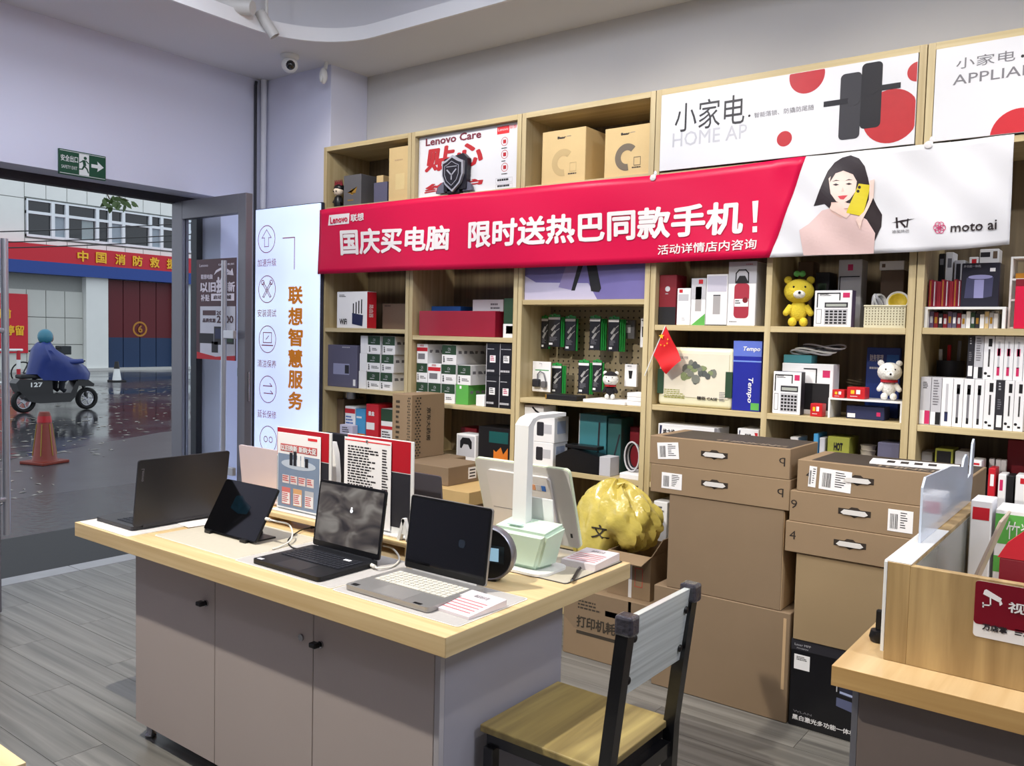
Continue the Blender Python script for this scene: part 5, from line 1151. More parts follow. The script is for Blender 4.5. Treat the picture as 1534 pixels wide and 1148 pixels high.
# carton pile behind the desk, by the light box
o = carton('carton', 'big carton with black chequered edge strips standing behind the sign stands', 'carton', -3.607, -3.447, 3.6, .29, .855, 1.235, M_kraft)
b = MB()
for i in range(22):
    for k in range(2):
        z = .012 + i * .0163; x = .045 + (k + (i % 2) * .5) * .012
        b.poly([(x, -.0008, z), (x + .007, -.0008, z), (x + .007, -.0008, z + .009), (x, -.0008, z + .009)])
        yy = .03 + (k + (i % 2) * .5) * .024; b.poly([(.0808, yy, z), (.0808, yy + .014, z), (.0808, yy + .014, z + .009), (.0808, yy, z + .009)])
b.build('chequer_strip', M_kink, o)['kind'] = 'stuff'; clines(o, .2, .42, .1, .9, M_kink, 10, seed=6)
text(o, '京东大药房', lambda u, v: (.0808, .13 + .035 * v, .30 - .2 * u), M_kink, bold=.01)
carton('carton', 'plain carton at the bottom of the pile beside the light box', 'carton', -3.72, -3.30, 3.5, .45, .001, .43, M_kraft2); carton('carton', 'plain carton carrying the chequered carton', 'carton', -3.70, -3.31, 3.52, .42, .4305, .8545, M_kraft2)
carton('carton', 'tall plain carton under the thin flat box behind the desk', 'carton', -3.285, -2.86, 3.42, .5, .001, .69, M_kraft2)
o = carton('flat_box', 'thin pale flat box lying under the small labelled carton', 'box', -3.28, -2.83, 3.40, .52, .6905, .765, mat('pale_kraft', (196, 164, 110), .7)); 
o = carton('carton', 'small labelled carton lying on the thin flat box', 'carton', -3.27, -3.03, 3.46, .3, .7655, .868, M_kraft2); lb_ = MB().box(.1204, .1212, .17, .24, .02, .085).build('shipping_label', M_paper, o); b = MB()
for k in range(3): b.poly([(.1216, .18, .03 + k * .018), (.1216, .23, .03 + k * .018), (.1216, .23, .038 + k * .018), (.1216, .18, .038 + k * .018)])
b.build('label_print', M_ink, lb_)

# ================================================================== service counter at the right
KX, KY, KT = -.580, 2.082, .82
M_cwood = wood('counter_oak', (136, 108, 68), (204, 174, 122), 'Z', 1.0, .42, 17, (.3, .72)); M_ctop = wood('counter_top_oak', (190, 154, 104), (226, 198, 150), 'Y', 1.0, .3, 17, (.3, .72), coat=.3); M_cedge = wood('counter_edge_oak', (186, 146, 88), (212, 174, 114), 'X', 1.0, .42, 30)
kt = thing('service_counter', 'oak service counter with low walls and a taupe base', 'counter', (KX, KY, 0))
MB().box(0, 1.3, .0012, 1.25, KT - .05, KT, .002).build('counter_top', M_ctop, kt); MB().box(0.001, 1.3, 0, .0012, KT - .049, KT - .001).build('front_edge', M_cedge, kt)
MB().box(.055, 1.3, .045, 1.2, .001, KT - .0505, .001, seg=1).build('base', mat('counter_taupe', (120, 108, 102), .5), kt); MB().box(.04, .0545, .045, .075, .001, KT - .0505).build('corner_trim', M_alu, kt)
WX0, WX1, WY0, WY1, WZ = -.5 - KX, -.44 - KX, 2.206 - KY, 3.26 - KY, 1.066
MB().box(WX1, 1.25, WY0, WY0 + .022, KT + .0005, WZ - .002, .001, seg=1).build('front_wall', M_cwood, kt)
MB().box(WX0 + .008, WX1, WY0, WY1, KT + .0005, WZ, .001, seg=1).build('side_wall', M_cwood, kt); MB().box(WX0, WX0 + .0078, WY0 - .001, WY1, KT + .02, WZ, .001, seg=1).build('side_facing', M_wplastic, kt)
MB().box(WX0, WX1 + .001, WY0 + .002, WY0 + .48, WZ, WZ + .002).build('white_cap', M_wplastic, kt)
MB().box(WX1 + .0005, WX1 + .003, WY0 + .025, WY1, KT + .05, WZ - .01).build('inner_lining', mat('grey_lining', (150, 152, 146), .2, .3), kt)
MB().box(WX1, 1.25, WY1 - .03, WY1, KT + .0005, .95).build('rear_wall', M_cwood, kt)
# surveillance sticker
a = at(1462, 869, 2.206); t = thing('warning_sticker', 'dark red video surveillance sticker on the counter wall', 'sticker', (a.x, 2.2055, a.z)); M_stred = mat('sticker_red', (118, 12, 32), .35)
c = at(1463, 934, 2.206); hz = a.z - c.z; MB().prism(rrect(0, .26, -hz - .03, 0, .008), -.0012, -.0002, 'y').build('sheet', M_white, t); MB().prism(rrect(0, .26, -hz, 0, .008), -.0018, -.0012, 'y').build('red_field', M_stred, t)
def stk(px, py): q = at(px, py, 2.2055); return q.x - a.x, q.z - a.z
slab(t, 'camera_symbol', [stk(*p) for p in ((1475, 884), (1478, 883), (1501, 897), (1498, 903), (1473, 890))], -.0018, M_white); slab(t, 'camera_symbol', [stk(*p) for p in ((1497, 904), (1500, 900), (1502, 905), (1498, 908))], -.0018, M_white); stroke(t, 'camera_symbol', [stk(1484, 896), stk(1484, 907), stk(1473, 906)], .003, -.0026, M_white); stroke(t, 'camera_symbol', [stk(1473, 903), stk(1473, 909)], .003, -.0026, M_white)
x0, z1 = stk(1511, 901); _, z0 = stk(1511, 917); tfront(t, '视频监控', x0, x0 + .15, z0, z1, -.0024, M_white, bold=.02); x0, z1 = stk(1472, 933); _, z0 = stk(1472, 943); tfront(t, '万店掌', x0, x0 + .05, z0, z1, -.0018, M_ink, bold=.03); lines(t, x0 + .065, x0 + .2, z0, z1, -.0018, M_ink, 3, seed=2)
# acrylic plate on the side wall
t = thing('acrylic_plate', 'upright white acrylic plate with a finger standing on the counter side wall', 'plate', (-.472, 2.46, WZ + .0025)); M_acp = mat('pale_acrylic', (206, 216, 232), .2, coat=.6, var=.02)
MB().prism([(0, 0), (.78, 0), (.80, .06), (.81, .2), (.795, .215), (.77, .2), (.755, .10), (.70, .09), (.69, .16), (.66, .175), (.62, .165), (.6, .14), (.4, .165), (.03, .175), (0, .15)], -.003, .003, 'x').build('plate', M_acp, t)
# things kept behind the counter wall
o = MB().box(-.004, .004, 0, .2, 0, .30, .002, M=Matrix.Rotation(.32, 4, 'Y')).build('display_card', mat('beige_card', (196, 180, 164), .6), loc=(-.41, 2.72, KT + .004)); tag(o, 'beige card leaning inside the counter beside the red box', 'card')
t = carton('gift_box', 'dark red gift box with sloping lid standing inside the counter', 'box', -.29, -.10, 2.52, .15, KT + .0005, 1.05, M_dred); MB().prism([(-.1, .23), (.1, .23), (.1, .25), (.06, .30), (-.03, .32), (-.08, .27)], .0, .02, 'y').build('lid', M_red, t)
t = carton('tissue_pack', 'green and white tissue pack on the counter shelf', 'box', -.36, -.06, 2.98, .14, KT + .0005, 1.10, M_white, None); patch(t, 'green_print', .0, 1, .62, .95, M_lgreen); patch(t, 'green_print', 0, 1, .30, .48, M_lgreen); ctext(t, '竹浆抽纸', .1, .6, .68, .88, M_white)
t = carton('slim_box', 'white slim box with red label beside the tissue pack', 'box', -.428, -.37, 2.97, .12, KT + .0005, 1.12, M_white, None); patch(t, 'red_label', .1, .9, .8, .93, M_red)
r = random.Random(4)
for k in range(5):
    o = MB().box(-.1, .1, -.07, .07, 0, .0012).build('paper_sheet', (M_paper, M_lgrey, M_paper)[k % 3], loc=(-.22 + r.uniform(-.04, .05), 2.33 + r.uniform(-.02, .02), KT + .16 + k * .0015), rz=r.uniform(-.25, .25)); tag(o, 'loose paper sheet on the pile inside the counter front wall', 'paper', 'papers inside the counter wall')
carton('document_tray', 'white document tray under the loose papers inside the counter', 'tray', -.40, .0, 2.232, .2, KT + .0005, KT + .1595, M_wplastic)
# small black dongle on the counter edge
q = atz(1316, 965, KT); t = thing('usb_dongle', 'small black USB dongle standing on the counter edge', 'scanner', (q.x - .005, q.y + .02, KT)); MB().lathe([(0, .0005), (.02, .0005), (.024, .012), (.02, .03), (0, .034)], 18).build('base', M_bplastic, t, True); MB().box(-.008, .010, -.008, .008, .03, .085, .004).build('head', M_bplastic, t)
# ================================================================== goods on the shelves
M_gold2 = mat('gold_foil', (200, 150, 60), .3, .6); M_greybox = mat('charcoal_grey_card', (98, 96, 98), .5); M_slate = mat('slate_card', (92, 90, 112), .5); M_brownbox = mat('dull_brown_card', (112, 92, 76), .7); M_teal = mat('teal_card', (64, 128, 136), .35, coat=.3); M_purple = mat('purple_card', (96, 80, 110), .5); M_magenta = mat('magenta_print', (200, 40, 96), .5); M_creamp = mat('cream_plastic', (226, 222, 190), .4); M_orange = mat('orange_print2', (214, 120, 40), .5); M_cyan = mat('cyan_card', (70, 150, 200), .5); M_olive = mat('olive_card', (146, 148, 60), .5)
SH1, SH2, SH3, SH4, SH5 = SH[1], SH[2], SH[3], SH[4], SH[5]
E_ = .0006
# ---- unit 1, top
t = thing('figurine', 'small dark haired doll figurine in the top corner of the first shelf unit', 'figurine', (at(504, 300, 4.04).x, 4.06, Z_C + E_))
MB().lathe([(0, 0), (.03, 0), (.034, .03), (.03, .07), (.018, .082), (0, .082)], 18).build('body', M_bplastic, t, True); MB().ball((0, 0, .115), .04, 18, (1, .9, .85)).build('head', mat('doll_skin', (232, 214, 190), .45), t, True)
MB().ball((0, .008, .135), .043, 18, (1, .92, .75)).build('hair', M_bplastic, t, True)
for k in range(5): MB().tube([(-.03 + k * .015, 0, .155), (-.036 + k * .018, -.004, .195)], [.01, .002], 8).build('red_tuft', M_dred, t, True)
for s in (-1, 1): MB().ball((s * .014, -.036, .112), .005, 8).build('eye', M_bplastic, t, True); MB().tube([(s * .03, 0, .065), (s * .042, -.012, .035)], .009, 8).build('arm', M_bplastic, t, True)
o = cbox('gift_box', 'charcoal box with gold emblem beside the doll figurine', 'box', 515, 541, 262, Z_C + E_, 4.03, .2, M_greybox); g_ = fr(o, .3, .7, .3, .6); slab(o, 'gold_emblem', circ((g_[0] + g_[1]) / 2, (g_[2] + g_[3]) / 2, .02, 16), 0, M_gold2); slab(o, 'gold_emblem', [(g_[0] - .01, g_[2] + .03), (g_[0] + .02, g_[2] + .02), (g_[1] + .015, g_[3]), (g_[1], g_[2] + .02)], -.0006, M_gold2); clines(o, .25, .75, .12, .2, M_gold2, 1)
o = cbox('small_box', 'low grey box under the tiny cream box', 'box', 560, 580, 273, Z_C + E_, 4.03, .15, M_slate); zt = Z_C + dims(o)[2]; cbox('small_box', 'tiny cream box standing on the low grey box', 'box', 564, 574, 263, zt + 2 * E_, 4.04, .1, M_cream)
o = cbox('product_box', 'tall cream box with faint print at the end of the first unit', 'box', 583, 613, 220, Z_C + E_, 4.02, .26, M_cream); clines(o, .3, .9, .72, .77, M_kraft_edge, 1); patch(o, 'faint_print', .35, .8, .2, .5, mat('faint_cream', (214, 190, 136), .6))
# ---- unit 3, top: two appliance boxes
def ring_box(label, pl, pr, pt, mm, dim):
    o = cbox('appliance_box', label, 'box', pl, pr, pt, Z_C + E_, 4.02, .28, M_cream); W, D, H = dims(o)
    ctext(o, 'Bear', .36, .55, .83, .88, M_ink, bold=.04); clines(o, .57, .72, .85, .87, M_grey, 1)
    b = MB(); O = circ(0, H * .38, W * .26, 30, None, PI * .25, PI * 1.6); I = circ(0, H * .38, W * .13, 30, None, PI * .25, PI * 1.6)
    for k in range(29): b.poly([(O[k][0], -.001, O[k][1]), (O[k + 1][0], -.001, O[k + 1][1]), (I[k + 1][0], -.001, I[k + 1][1]), (I[k][0], -.001, I[k][1])])
    b.build('printed_ring', mm, o); stroke(o, 'printed_outline', rect(W * .16, W * .30, H * .2, H * .36), .003, -.001, mm, True); clines(o, .62, .9, .12, .17, M_ink, 1, seed=3)
    return o
ring_box('cream appliance box with a pale printed ring, in the full light', 813, 878, 194, mat('pale_ring', (186, 160, 112), .6), 0); ring_box('cream appliance box with a dark grey printed ring beside the post', 907, 975, 189, mat('dark_ring', (110, 98, 82), .6), 1)
# ---- unit 1, second compartment
o = cbox('router_box', 'white router box with pictured antennas', 'box', 505, 550, 437, SH1[1] + E_, 4.03, .09, M_white); W, D, H = dims(o)
for k in range(4): slab(o, 'pictured_antenna', rect(W * (.04 + k * .09), W * (.075 + k * .09), H * .4, H * (.68 + k * .035)), 0, M_black)
slab(o, 'pictured_router', [(W * .02, H * .12), (W * .36, H * .06), (W * .38, H * .36), (W * .02, H * .42)], -.0006, M_navy); clines(o, .08, .34, .84, .92, M_ink, 2); ctext(o, 'WiFi', .1, .35, .1, .26, M_ink, bold=.03); MB().box(W / 2, W / 2 + .0008, .002, D - .002, .003, H - .003).build('red_side', M_red, o); text(o, '路由器', lambda u, v: (W / 2 + .0012, .02 + .04 * v, H * .65 - H * .35 * u), M_white)
o = cbox('shoe_box', 'dull brown box behind the router box', 'box', 573, 607, 455, SH1[1] + E_, 4.16, .2, M_brownbox); clines(o, .1, .5, .85, .93, M_ink, 1)
# ---- unit 2, second compartment
o = cbox('red_box', 'long dark red box lying on the second unit shelf', 'box', 628, 742, 466, SH2[1] + E_, 4.03, .13, mat('crimson_card', (150, 24, 48), .4, coat=.2))
o = cbox('blue_box', 'blue box behind the long red box', 'box', 640, 690, 459, SH2[1] + E_, 4.18, .16, M_blue); o = cbox('white_box', 'white box with grey print behind the long red box', 'box', 708, 754, 449, SH2[1] + E_, 4.18, .16, M_white); clines(o, .6, .95, .6, .9, M_grey, 3)
o = cbox('tall_box', 'dark green tall box beside the long red box', 'box', 755, 769, 447, SH2[1] + E_, 4.05, .11, M_green); patch(o, 'white_foot', 0, 1, 0, .35, M_white); patch(o, 'green_sticker', .3, 1, .1, .3, M_lgreen)
# ---- unit 1 lower: projector box and toner boxes
o = cbox('projector_box', 'grey violet box with a pictured projector', 'box', 487, 535, 517, SH1[2] + E_, 4.03, .3, M_slate); patch(o, 'pictured_projector', .2, .75, .30, .56, mat('pict_lav', (150, 152, 182), .5)); patch(o, 'pictured_lens', .6, .74, .33, .53, M_dark, -.0006); patch(o, 'white_label', .88, .96, .05, .2, M_white); clines(o, .5, .9, .92, .96, M_lgrey, 1)
def toner(name, label, pl, pr, zb, h, yf, style, grp):
    a = at(pl, 560, yf); c = at(pr, 560, yf); m = {'g': M_green, 'w': M_white, 'r': M_white, 'p': M_lgreen}[style]
    o = carton(name, label, 'box', a.x, c.x, yf, .3, zb, zb + h, M_white if style in 'gr' else m, grp, bev=.001); W, D, H = dims(o)
    if style == 'g': patch(o, 'green_band', .01, .99, .5, .99, M_green); ctext(o, 'CN', .42, .6, .7, .85, M_lgrey); clines(o, .25, .75, .56, .64, M_lgrey, 1); clines(o, .1, .22, .08, .42, M_ink, 3, fill=.8); clines(o, .35, .9, .15, .32, M_ink, 2, seed=len(label) + int(pl))
    if style == 'r': patch(o, 'red_band', .01, .99, .62, .82, M_red); ctext(o, '硒鼓', .3, .65, .86, .97, M_red); patch(o, 'grey_print', .12, .75, .2, .5, M_grey)
    if style == 'p': patch(o, 'small_label', .3, .45, .8, .95, M_white)
    b = MB(); r_ = random.Random(len(label) + int(pl))
    for k in range(5):
        y = .02 + k * .055; b.poly([(W / 2 + .0006, y, H * .55), (W / 2 + .0006, y + r_.uniform(.02, .05), H * .55), (W / 2 + .0006, y + .03, H * .7), (W / 2 + .0006, y, H * .7)])
    b.build('side_print', M_grey, o)
    return o
hT = .1215; G1 = 'toner boxes on the first unit'
for r, nm in enumerate(('bottom', 'middle', 'top')):
    z = SH1[2] + E_ + r * (hT + .0008)
    toner('toner_box', 'plain white toner box, %s layer, next to the projector box' % nm, 538.5 - (1 - r), 549 - (1 - r), z, hT, 4.04, 'w', G1)
    toner('toner_box', 'green labelled toner box, %s layer, next to the plain white boxes' % nm, 549.6 + max(0, r - 1), 569, z, hT, 4.045, 'g', G1)
    toner('toner_box', 'green labelled toner box, %s layer, next to the first unit side panel' % nm, 569.6 + r * 1.5, 588 + r * 1.5, z, hT, 4.04, 'g', G1)
G2 = 'toner boxes on the second unit'; z0 = SH2[2] + E_; hT2 = .123
for r, row in enumerate(([(624, 641.5, 'g'), (642, 661, 'g'), (661.6, 682, 'g'), (683.5, 702, 'p')], [(624, 640, 'g'), (641, 660, 'r'), (661, 683, 'g'), (685.5, 705, 'g')], [(624, 640, 'r'), (661.5, 683, 'g')])):
    for k, (pl, pr, st) in enumerate(row):
        z = z0 + r * (hT2 + .0008) - (0 if r < 2 else 0)
        toner('toner_box', {'g': 'green labelled', 'r': 'red banded white', 'p': 'plain bright green'}[st] + ' toner box, %s layer of the second unit, %s from its side panel' % (('bottom', 'middle', 'top')[r], ('first', 'second', 'third', 'fourth')[k if r < 2 else (0, 2)[k]]), pl, pr, z, hT2, 4.04, st, G2)
o = cbox('small_white_box', 'small white box beside the plain bright green toner box', 'box', 713, 726, 592, z0, 4.03, .2, M_white)
for c, (pl, pr) in enumerate(((728, 747.4), (748.2, 768))):
    for r in range(2):
        a = at(pl, 560, 4.03); e = at(pr, 560, 4.03); h = .195
        o = carton('ink_box', 'black ink box with white panel, %s one of the pair %s' % (('lower', 'upper')[r], ('next to the toner boxes', 'next to the oak post')[c]), 'box', a.x, e.x, 4.03, .3, z0 + r * (h + .0008), z0 + r * (h + .0008) + h, mat('black_gloss_card', (20, 20, 26), .35, coat=.3), 'black ink boxes', bev=.001)
        clines(o, .1, .85, .78, .83, M_lgrey, 1, seed=c + r); patch(o, 'white_panel', .28, .72, .4, .62, M_white); clines(o, .34, .66, .43, .60, (M_ink, M_magenta)[(c + r) % 2], 3, y=-.0014); clines(o, .08, .9, .1, .17, M_lgrey, 1, seed=c + 4, fill=.9); patch(o, 'silver_edge', .0, .04, .01, .99, M_lgrey)
# ---- unit 1 bottom compartment
z0 = SH1[3] + E_
t = thing('tin_can', 'silver tin standing on a brown slatted box', 'can', (-4.625, 4.2, z0 + .31)); MB().lathe([(0, 0), (.055, 0), (.057, .005), (.055, .045), (.058, .05), (.055, .056), (0, .056)], 24).build('tin', M_steel, t, True)
o = cbox('slatted_box', 'brown ribbed box under the silver tin', 'box', 500, 515, 611, z0, 4.12, .2, M_brownbox, zt=z0 + .3095)
for k in range(6): patch(o, 'rib', .05 + k * .16, .12 + k * .16, .02, .98, M_kraft2)
def tall(nm, label, pl, pr, pt, zb, yf, d, m, deco=None, grp=None):
    o = cbox(nm, label, 'box', pl, pr, pt, zb, yf, d, m, grp)
    if deco: deco(o)
    return o
tall('supplies_box', 'white and red supplies box beside the slatted box', 517, 532, 609, z0, 4.06, .2, M_white, lambda o: (patch(o, 'red_band', 0, 1, .82, .94, M_red), clines(o, .1, .9, .35, .75, M_blue, 5)))
tall('supplies_box', 'bright blue supplies box in the first unit', 533, 547.5, 613, z0, 4.06, .2, M_cyan, lambda o: (clines(o, .1, .9, .7, .8, M_white, 1), patch(o, 'orange_band', 0, 1, .22, .34, M_orange)))
tall('supplies_box', 'red supplies box with white lettering in the first unit', 548.5, 567, 606, z0, 4.05, .2, M_red, lambda o: (ctext(o, '墨盒', .2, .7, .74, .84, M_white, bold=.02), patch(o, 'white_panel', .05, .7, .42, .58, M_white)))
tall('supplies_box', 'green topped supplies box behind the chequered carton', 571, 589, 613, z0, 4.06, .2, M_white, lambda o: (patch(o, 'green_band', 0, 1, .7, 1, M_green), patch(o, 'red_band', 0, 1, .5, .58, M_red), clines(o, .1, .9, .2, .45, M_ink, 4)))
tall('supplies_box', 'slim lilac supplies box standing before the blue one', 509, 528, 637, z0, 4.005, .05, mat('lilac_card', (200, 196, 216), .5), lambda o: clines(o, .2, .8, .6, .9, M_ink, 3))
# ---- unit 2 bottom compartment
z0 = SH2[3] + E_
o = cbox('gamepad_box', 'white box with pictured black gamepad', 'box', 684, 713, 651, z0, 4.03, .12, M_white); W, D, H = dims(o); patch(o, 'grey_panel', .06, .94, .2, .94, M_lgrey)
slab(o, 'pictured_gamepad', [(-W * .3, H * .5), (-W * .3, H * .75), (-W * .18, H * .88), (W * .18, H * .88), (W * .3, H * .75), (W * .3, H * .5), (W * .22, H * .48), (W * .12, H * .64), (-W * .12, H * .64), (-W * .22, H * .48)], -.0008, M_black)
cbox('red_box', 'dark red box behind the gamepad box', 'box', 690, 714, 641, z0, 4.2, .15, M_dred)
o = cbox('screen_box', 'black box with a teal and flame coloured picture', 'box', 717, 764, 641, z0, 4.05, .2, M_black); patch(o, 'teal_picture', .35, .95, .6, .9, mat('teal_print', (24, 84, 84), .4)); x0, x1, zz0, zz1 = fr(o, .5, .95, .1, .5); slab(o, 'flame_print', [(x0, zz0), (x1, zz0), (x1, zz1), ((x0 + x1) / 2 + .02, zz0 + .05), ((x0 + x1) / 2, zz1), (x0 + .02, zz0 + .06), (x0, zz1 - .02)], 0, M_orange)
# ---- unit 3: cable packs hanging on the pegboard
M_pkblk = mat('pack_black', (34, 34, 38), .3, coat=.4); M_pkgrn = mat('pack_green', (40, 150, 66), .35, coat=.3); M_plug = mat('plug_grey', (168, 166, 164), .4)
def pack(label, pl, pr, pt, pb, yf, style='c', n=3):
    a = at(pl, pt, yf); c = at(pr, pb, yf); a.x = max(a.x, -2.955); w_ = c.x - a.x; h = a.z - c.z
    t = thing('accessory_pack', label, 'pack', ((a.x + c.x) / 2, yf, c.z), 0, 'packs hanging on the pegboard'); x = w_ / 2
    MB().tube([(0, -.02, h - .012), (0, YPEG - yf - .001, h - .012), ], .002, 6).build('peg_hook', M_steel, t)
    if style == 'c':
        MB().box(-x, x, 0, .012, 0, h * .9, .001, seg=1).build('card', M_pkblk, t); MB().prism([(-x, h * .9), (x, h * .9), (x * .9, h * .97), (x * .3, h * .97), (x * .2, h), (-x * .2, h), (-x * .3, h * .97), (-x * .9, h * .97)], .002, .008, 'y').build('header', M_pkgrn, t)
        slab(t, 'white_strip', rect(-x, x, h * .82, h * .89), 0, M_white); slab(t, 'price_sticker', rect(-x * .8, -x * .2, h * .06, h * .12), 0, M_white)
        for dz_ in (0, -.17): stroke(t, 'pictured_plug', [(-x * .3, h * (.52 + dz_)), (x * .15, h * (.62 + dz_))], .014, -.001, M_plug); stroke(t, 'pictured_cord', [(x * .15, h * (.62 + dz_)), (x * .9, h * (.72 + dz_))], .004, -.001, M_plug)
        lines(t, -x * .7, x * .6, h * .15, h * .3, -.001, M_grey, 4, seed=int(pl))
        for k in range(1, n): MB().box(-x + .002 * k, x + .006 * k, .013 * k, .013 * k + .011, 0, h * .9).build('pack_behind', M_pkgrn, t)
    elif style == 'a':
        MB().box(-x, x, 0, .006, 0, h, .001, seg=1).build('card', M_white, t); slab(t, 'green_line', rect(-x * .7, x * .8, h * .7, h * .73), 0, M_pkgrn)
        MB().box(-x * .72, -x * .02, -.03, -.001, h * .16, h * .42, .006).build('adapter', M_dark, t); MB().box(x * .2, x * .7, -.025, -.001, h * .14, h * .36, .005).build('adapter', M_greybox, t)
        MB().tube([(-x * .3, -.012, h * .42), (-x * .3, -.012, h * .58), (0, -.014, h * .68), (x * .4, -.014, h * .62), (x * .6, -.012, h * .36)], .004, 8).build('cord', M_grey, t, True)
    elif style == 'g':
        MB().box(-x, x, 0, .02, 0, h * .95, .002, seg=1).build('box', M_greybox, t); slab(t, 'window', rect(-x * .6, x * .3, h * .3, h * .7), 0, M_lgrey); slab(t, 'white_strip', rect(-x, -x * .3, h * .82, h * .88), 0, M_white)
    elif style == 'w':
        MB().box(-x, x, 0, .02, 0, h * .98, .002, seg=1).build('box', M_white, t); slab(t, 'pictured_item', [(-x * .35, h * .7), (x * .35, h * .7), (x * .2, h * .35), (-x * .2, h * .35)], 0, M_black); lines(t, -x * .5, x * .5, h * .86, h * .92, -.001, M_ink, 1)
    return t
pack('black cable pack hanging first in the upper pegboard row', 809, 820, 472, 523, 4.20, n=2); pack('black and green cable pack with thick green stack behind', 822, 838, 470, 520, 4.17, n=4)
pack('black cable pack hanging third in the upper pegboard row', 847, 861, 472, 526, 4.20, n=2); pack('black cable pack after the bare pegboard gap in the upper row', 884, 898, 472, 525, 4.17, n=4)
pack('black cable pack before the grey pack in the upper row', 912, 926, 473, 527, 4.17, n=4); pack('square grey pack hanging at the end of the upper pegboard row', 934.5, 950, 478, 508, 4.24, 'g'); pack('narrow white pack hanging against the unit side in the upper row', 960, 965.5, 476, 521, 4.15, 'w')
pack('white adapter pack with two dark plugs, lower pegboard row', 793, 824, 541, 588, 4.12, 'a'); pack('black cable pack beside the white adapter pack, lower pegboard row', 827, 840, 543, 590, 4.16, n=3)
pack('black cable pack in the middle of the lower pegboard row', 867, 881, 538, 591, 4.18, n=3); pack('black cable pack half hidden by the plush toy', 888, 900, 538, 588, 4.2, n=2); pack('white pack with pictured torch beside the plush toy', 936, 953, 545, 580, 4.2, 'w')
# generic plush toys
M_plw = mat('plush_white', (232, 230, 224), .95, bump=.6, scale=160); M_ply = mat('plush_yellow', (226, 202, 60), .95, bump=.6, scale=160); M_plk = mat('plush_black', (30, 26, 30), .95, bump=.5, scale=160); M_plr = mat('scarf_red', (176, 30, 40), .9)
def plush(label, x, y, z, s, body, head, extra, rz=.3):
    """plain sitting teddy: round head with muzzle and round ears, body, arms and legs"""
    t = thing('plush_toy', label, 'toy', (x, y, z), rz)
    MB().ball((0, 0, .30 * s), .17 * s, 18, (1, .85, 1.15)).build('body', body, t, True); MB().ball((0, -.02 * s, .67 * s), .26 * s, 20, (1.05, .92, .9)).build('head', head, t, True)
    MB().ball((0, -.24 * s, .60 * s), .10 * s, 14, (1.1, .8, .8)).build('muzzle', M_plw, t, True); MB().ball((0, -.32 * s, .63 * s), .026 * s, 10).build('nose', M_plk, t, True)
    for k in (-1, 1):
        MB().ball((k * .20 * s, 0, .88 * s), .075 * s, 12, (1, .5, 1)).build('ear', head, t, True); MB().ball((k * .10 * s, -.22 * s, .74 * s), .022 * s, 10).build('eye', M_plk, t, True)
        MB().tube([(k * .13 * s, -.03 * s, .38 * s), (k * .22 * s, -.08 * s, .26 * s)], [.07 * s, .06 * s], 10).ball((k * .22 * s, -.08 * s, .26 * s), .06 * s, 10).build('arm', body, t, True)
        MB().ball((k * .10 * s, -.07 * s, .09 * s), .09 * s, 12, (.9, 1.2, 1)).build('leg', M_plw if extra != 'yellow' else M_ply, t, True)
    if extra == 'hat': MB().lathe([(0, .11 * s), (.15 * s, .07 * s), (.24 * s, 0), (.25 * s, -.02 * s), (0, -.01 * s)], 18, (0, 0, .84 * s)).build('cap', M_plk, t, True)
    if extra in ('hat', 'collar'): MB().lathe([(.13 * s, -.03 * s), (.19 * s, -.03 * s), (.19 * s, .03 * s), (.13 * s, .03 * s), (.13 * s, -.03 * s)], 18, (0, 0, .46 * s)).build('scarf', M_plr, t, True)
    if extra == 'yellow':
        for k in (-1, 1): MB().ball((k * .05 * s, 0, 1.0 * s), .06 * s, 10, (1, .35, 1)).build('leaf', M_lgreen, t, True)
    return t
plush('white plush toy with black cap and red scarf before the pegboard', at(913, 590, 4.10).x, 4.11, SH3[2] + .021, .165, M_plk, M_plw, 'hat')
# small things on the pegboard shelf
z0 = SH3[2] + E_
o = cbox('flat_box', 'flat black box lying before the pegboard', 'box', 817, 864, 592, z0, 4.03, .1, M_black); patch(o, 'gold_edge', 0, .04, .1, .9, M_gold2)
o = cbox('paper_stack', 'flat white stack of leaflets under the plush toy', 'paper', 873, 936, 603, z0, 4.01, .2, M_paper, zt=z0 + .019)
for k in range(3): a = at(939, 600, 4.03); c = at(961, 600, 4.03); carton('card_box', 'small white card box, %s of the three beside the leaflets' % ('lowest', 'middle', 'top')[k], 'box', a.x, c.x, 4.03, .12, z0 + k * .0235, z0 + k * .0235 + .023, M_paper, 'small white card boxes')
# ---- unit 3 lower compartment
z0 = SH3[3] + E_
def cam_box(label, pl, pr, zb, zt_, d=.15):
    o = cbox('camera_box', label, 'box', pl, pr, 660, zb, 4.04, d, M_white, zt=zt_); W, D, H = dims(o); clines(o, .04, .36, .78, .93, M_ink, 2); patch(o, 'grey_word', .04, .3, .18, .32, M_grey); slab(o, 'pictured_camera', rrect(-W * .05, W * .17, H * .25, H * .8, .008), -.0004, M_dark); slab(o, 'pictured_camera', rect(W * .16, W * .42, H * .35, H * .72), 0, M_lgrey)
    MB().box(W / 2, W / 2 + .0006, .03, D - .03, H * .35, H * .85).build('side_label', mat('pale_blue_label', (170, 182, 210), .5), o); return o
cam_box('white camera box, lower of the pair on the third unit', 781, 829, z0, z0 + .142); cam_box('white camera box, upper of the pair on the third unit', 782, 830, z0 + .143, z0 + .29)
o = cbox('camera_box', 'thin white box on top of the camera boxes', 'box', 784, 814, 624, z0 + .292, 4.05, .13, M_white, zt=1.19); x0, x1, a_, c_ = fr(o, .45, .85, .22, .78); stroke(o, 'pictured_cable', [(x0, c_), (x0 + .02, (a_ + c_) / 2), (x1, a_)], .011, -.001, M_black)
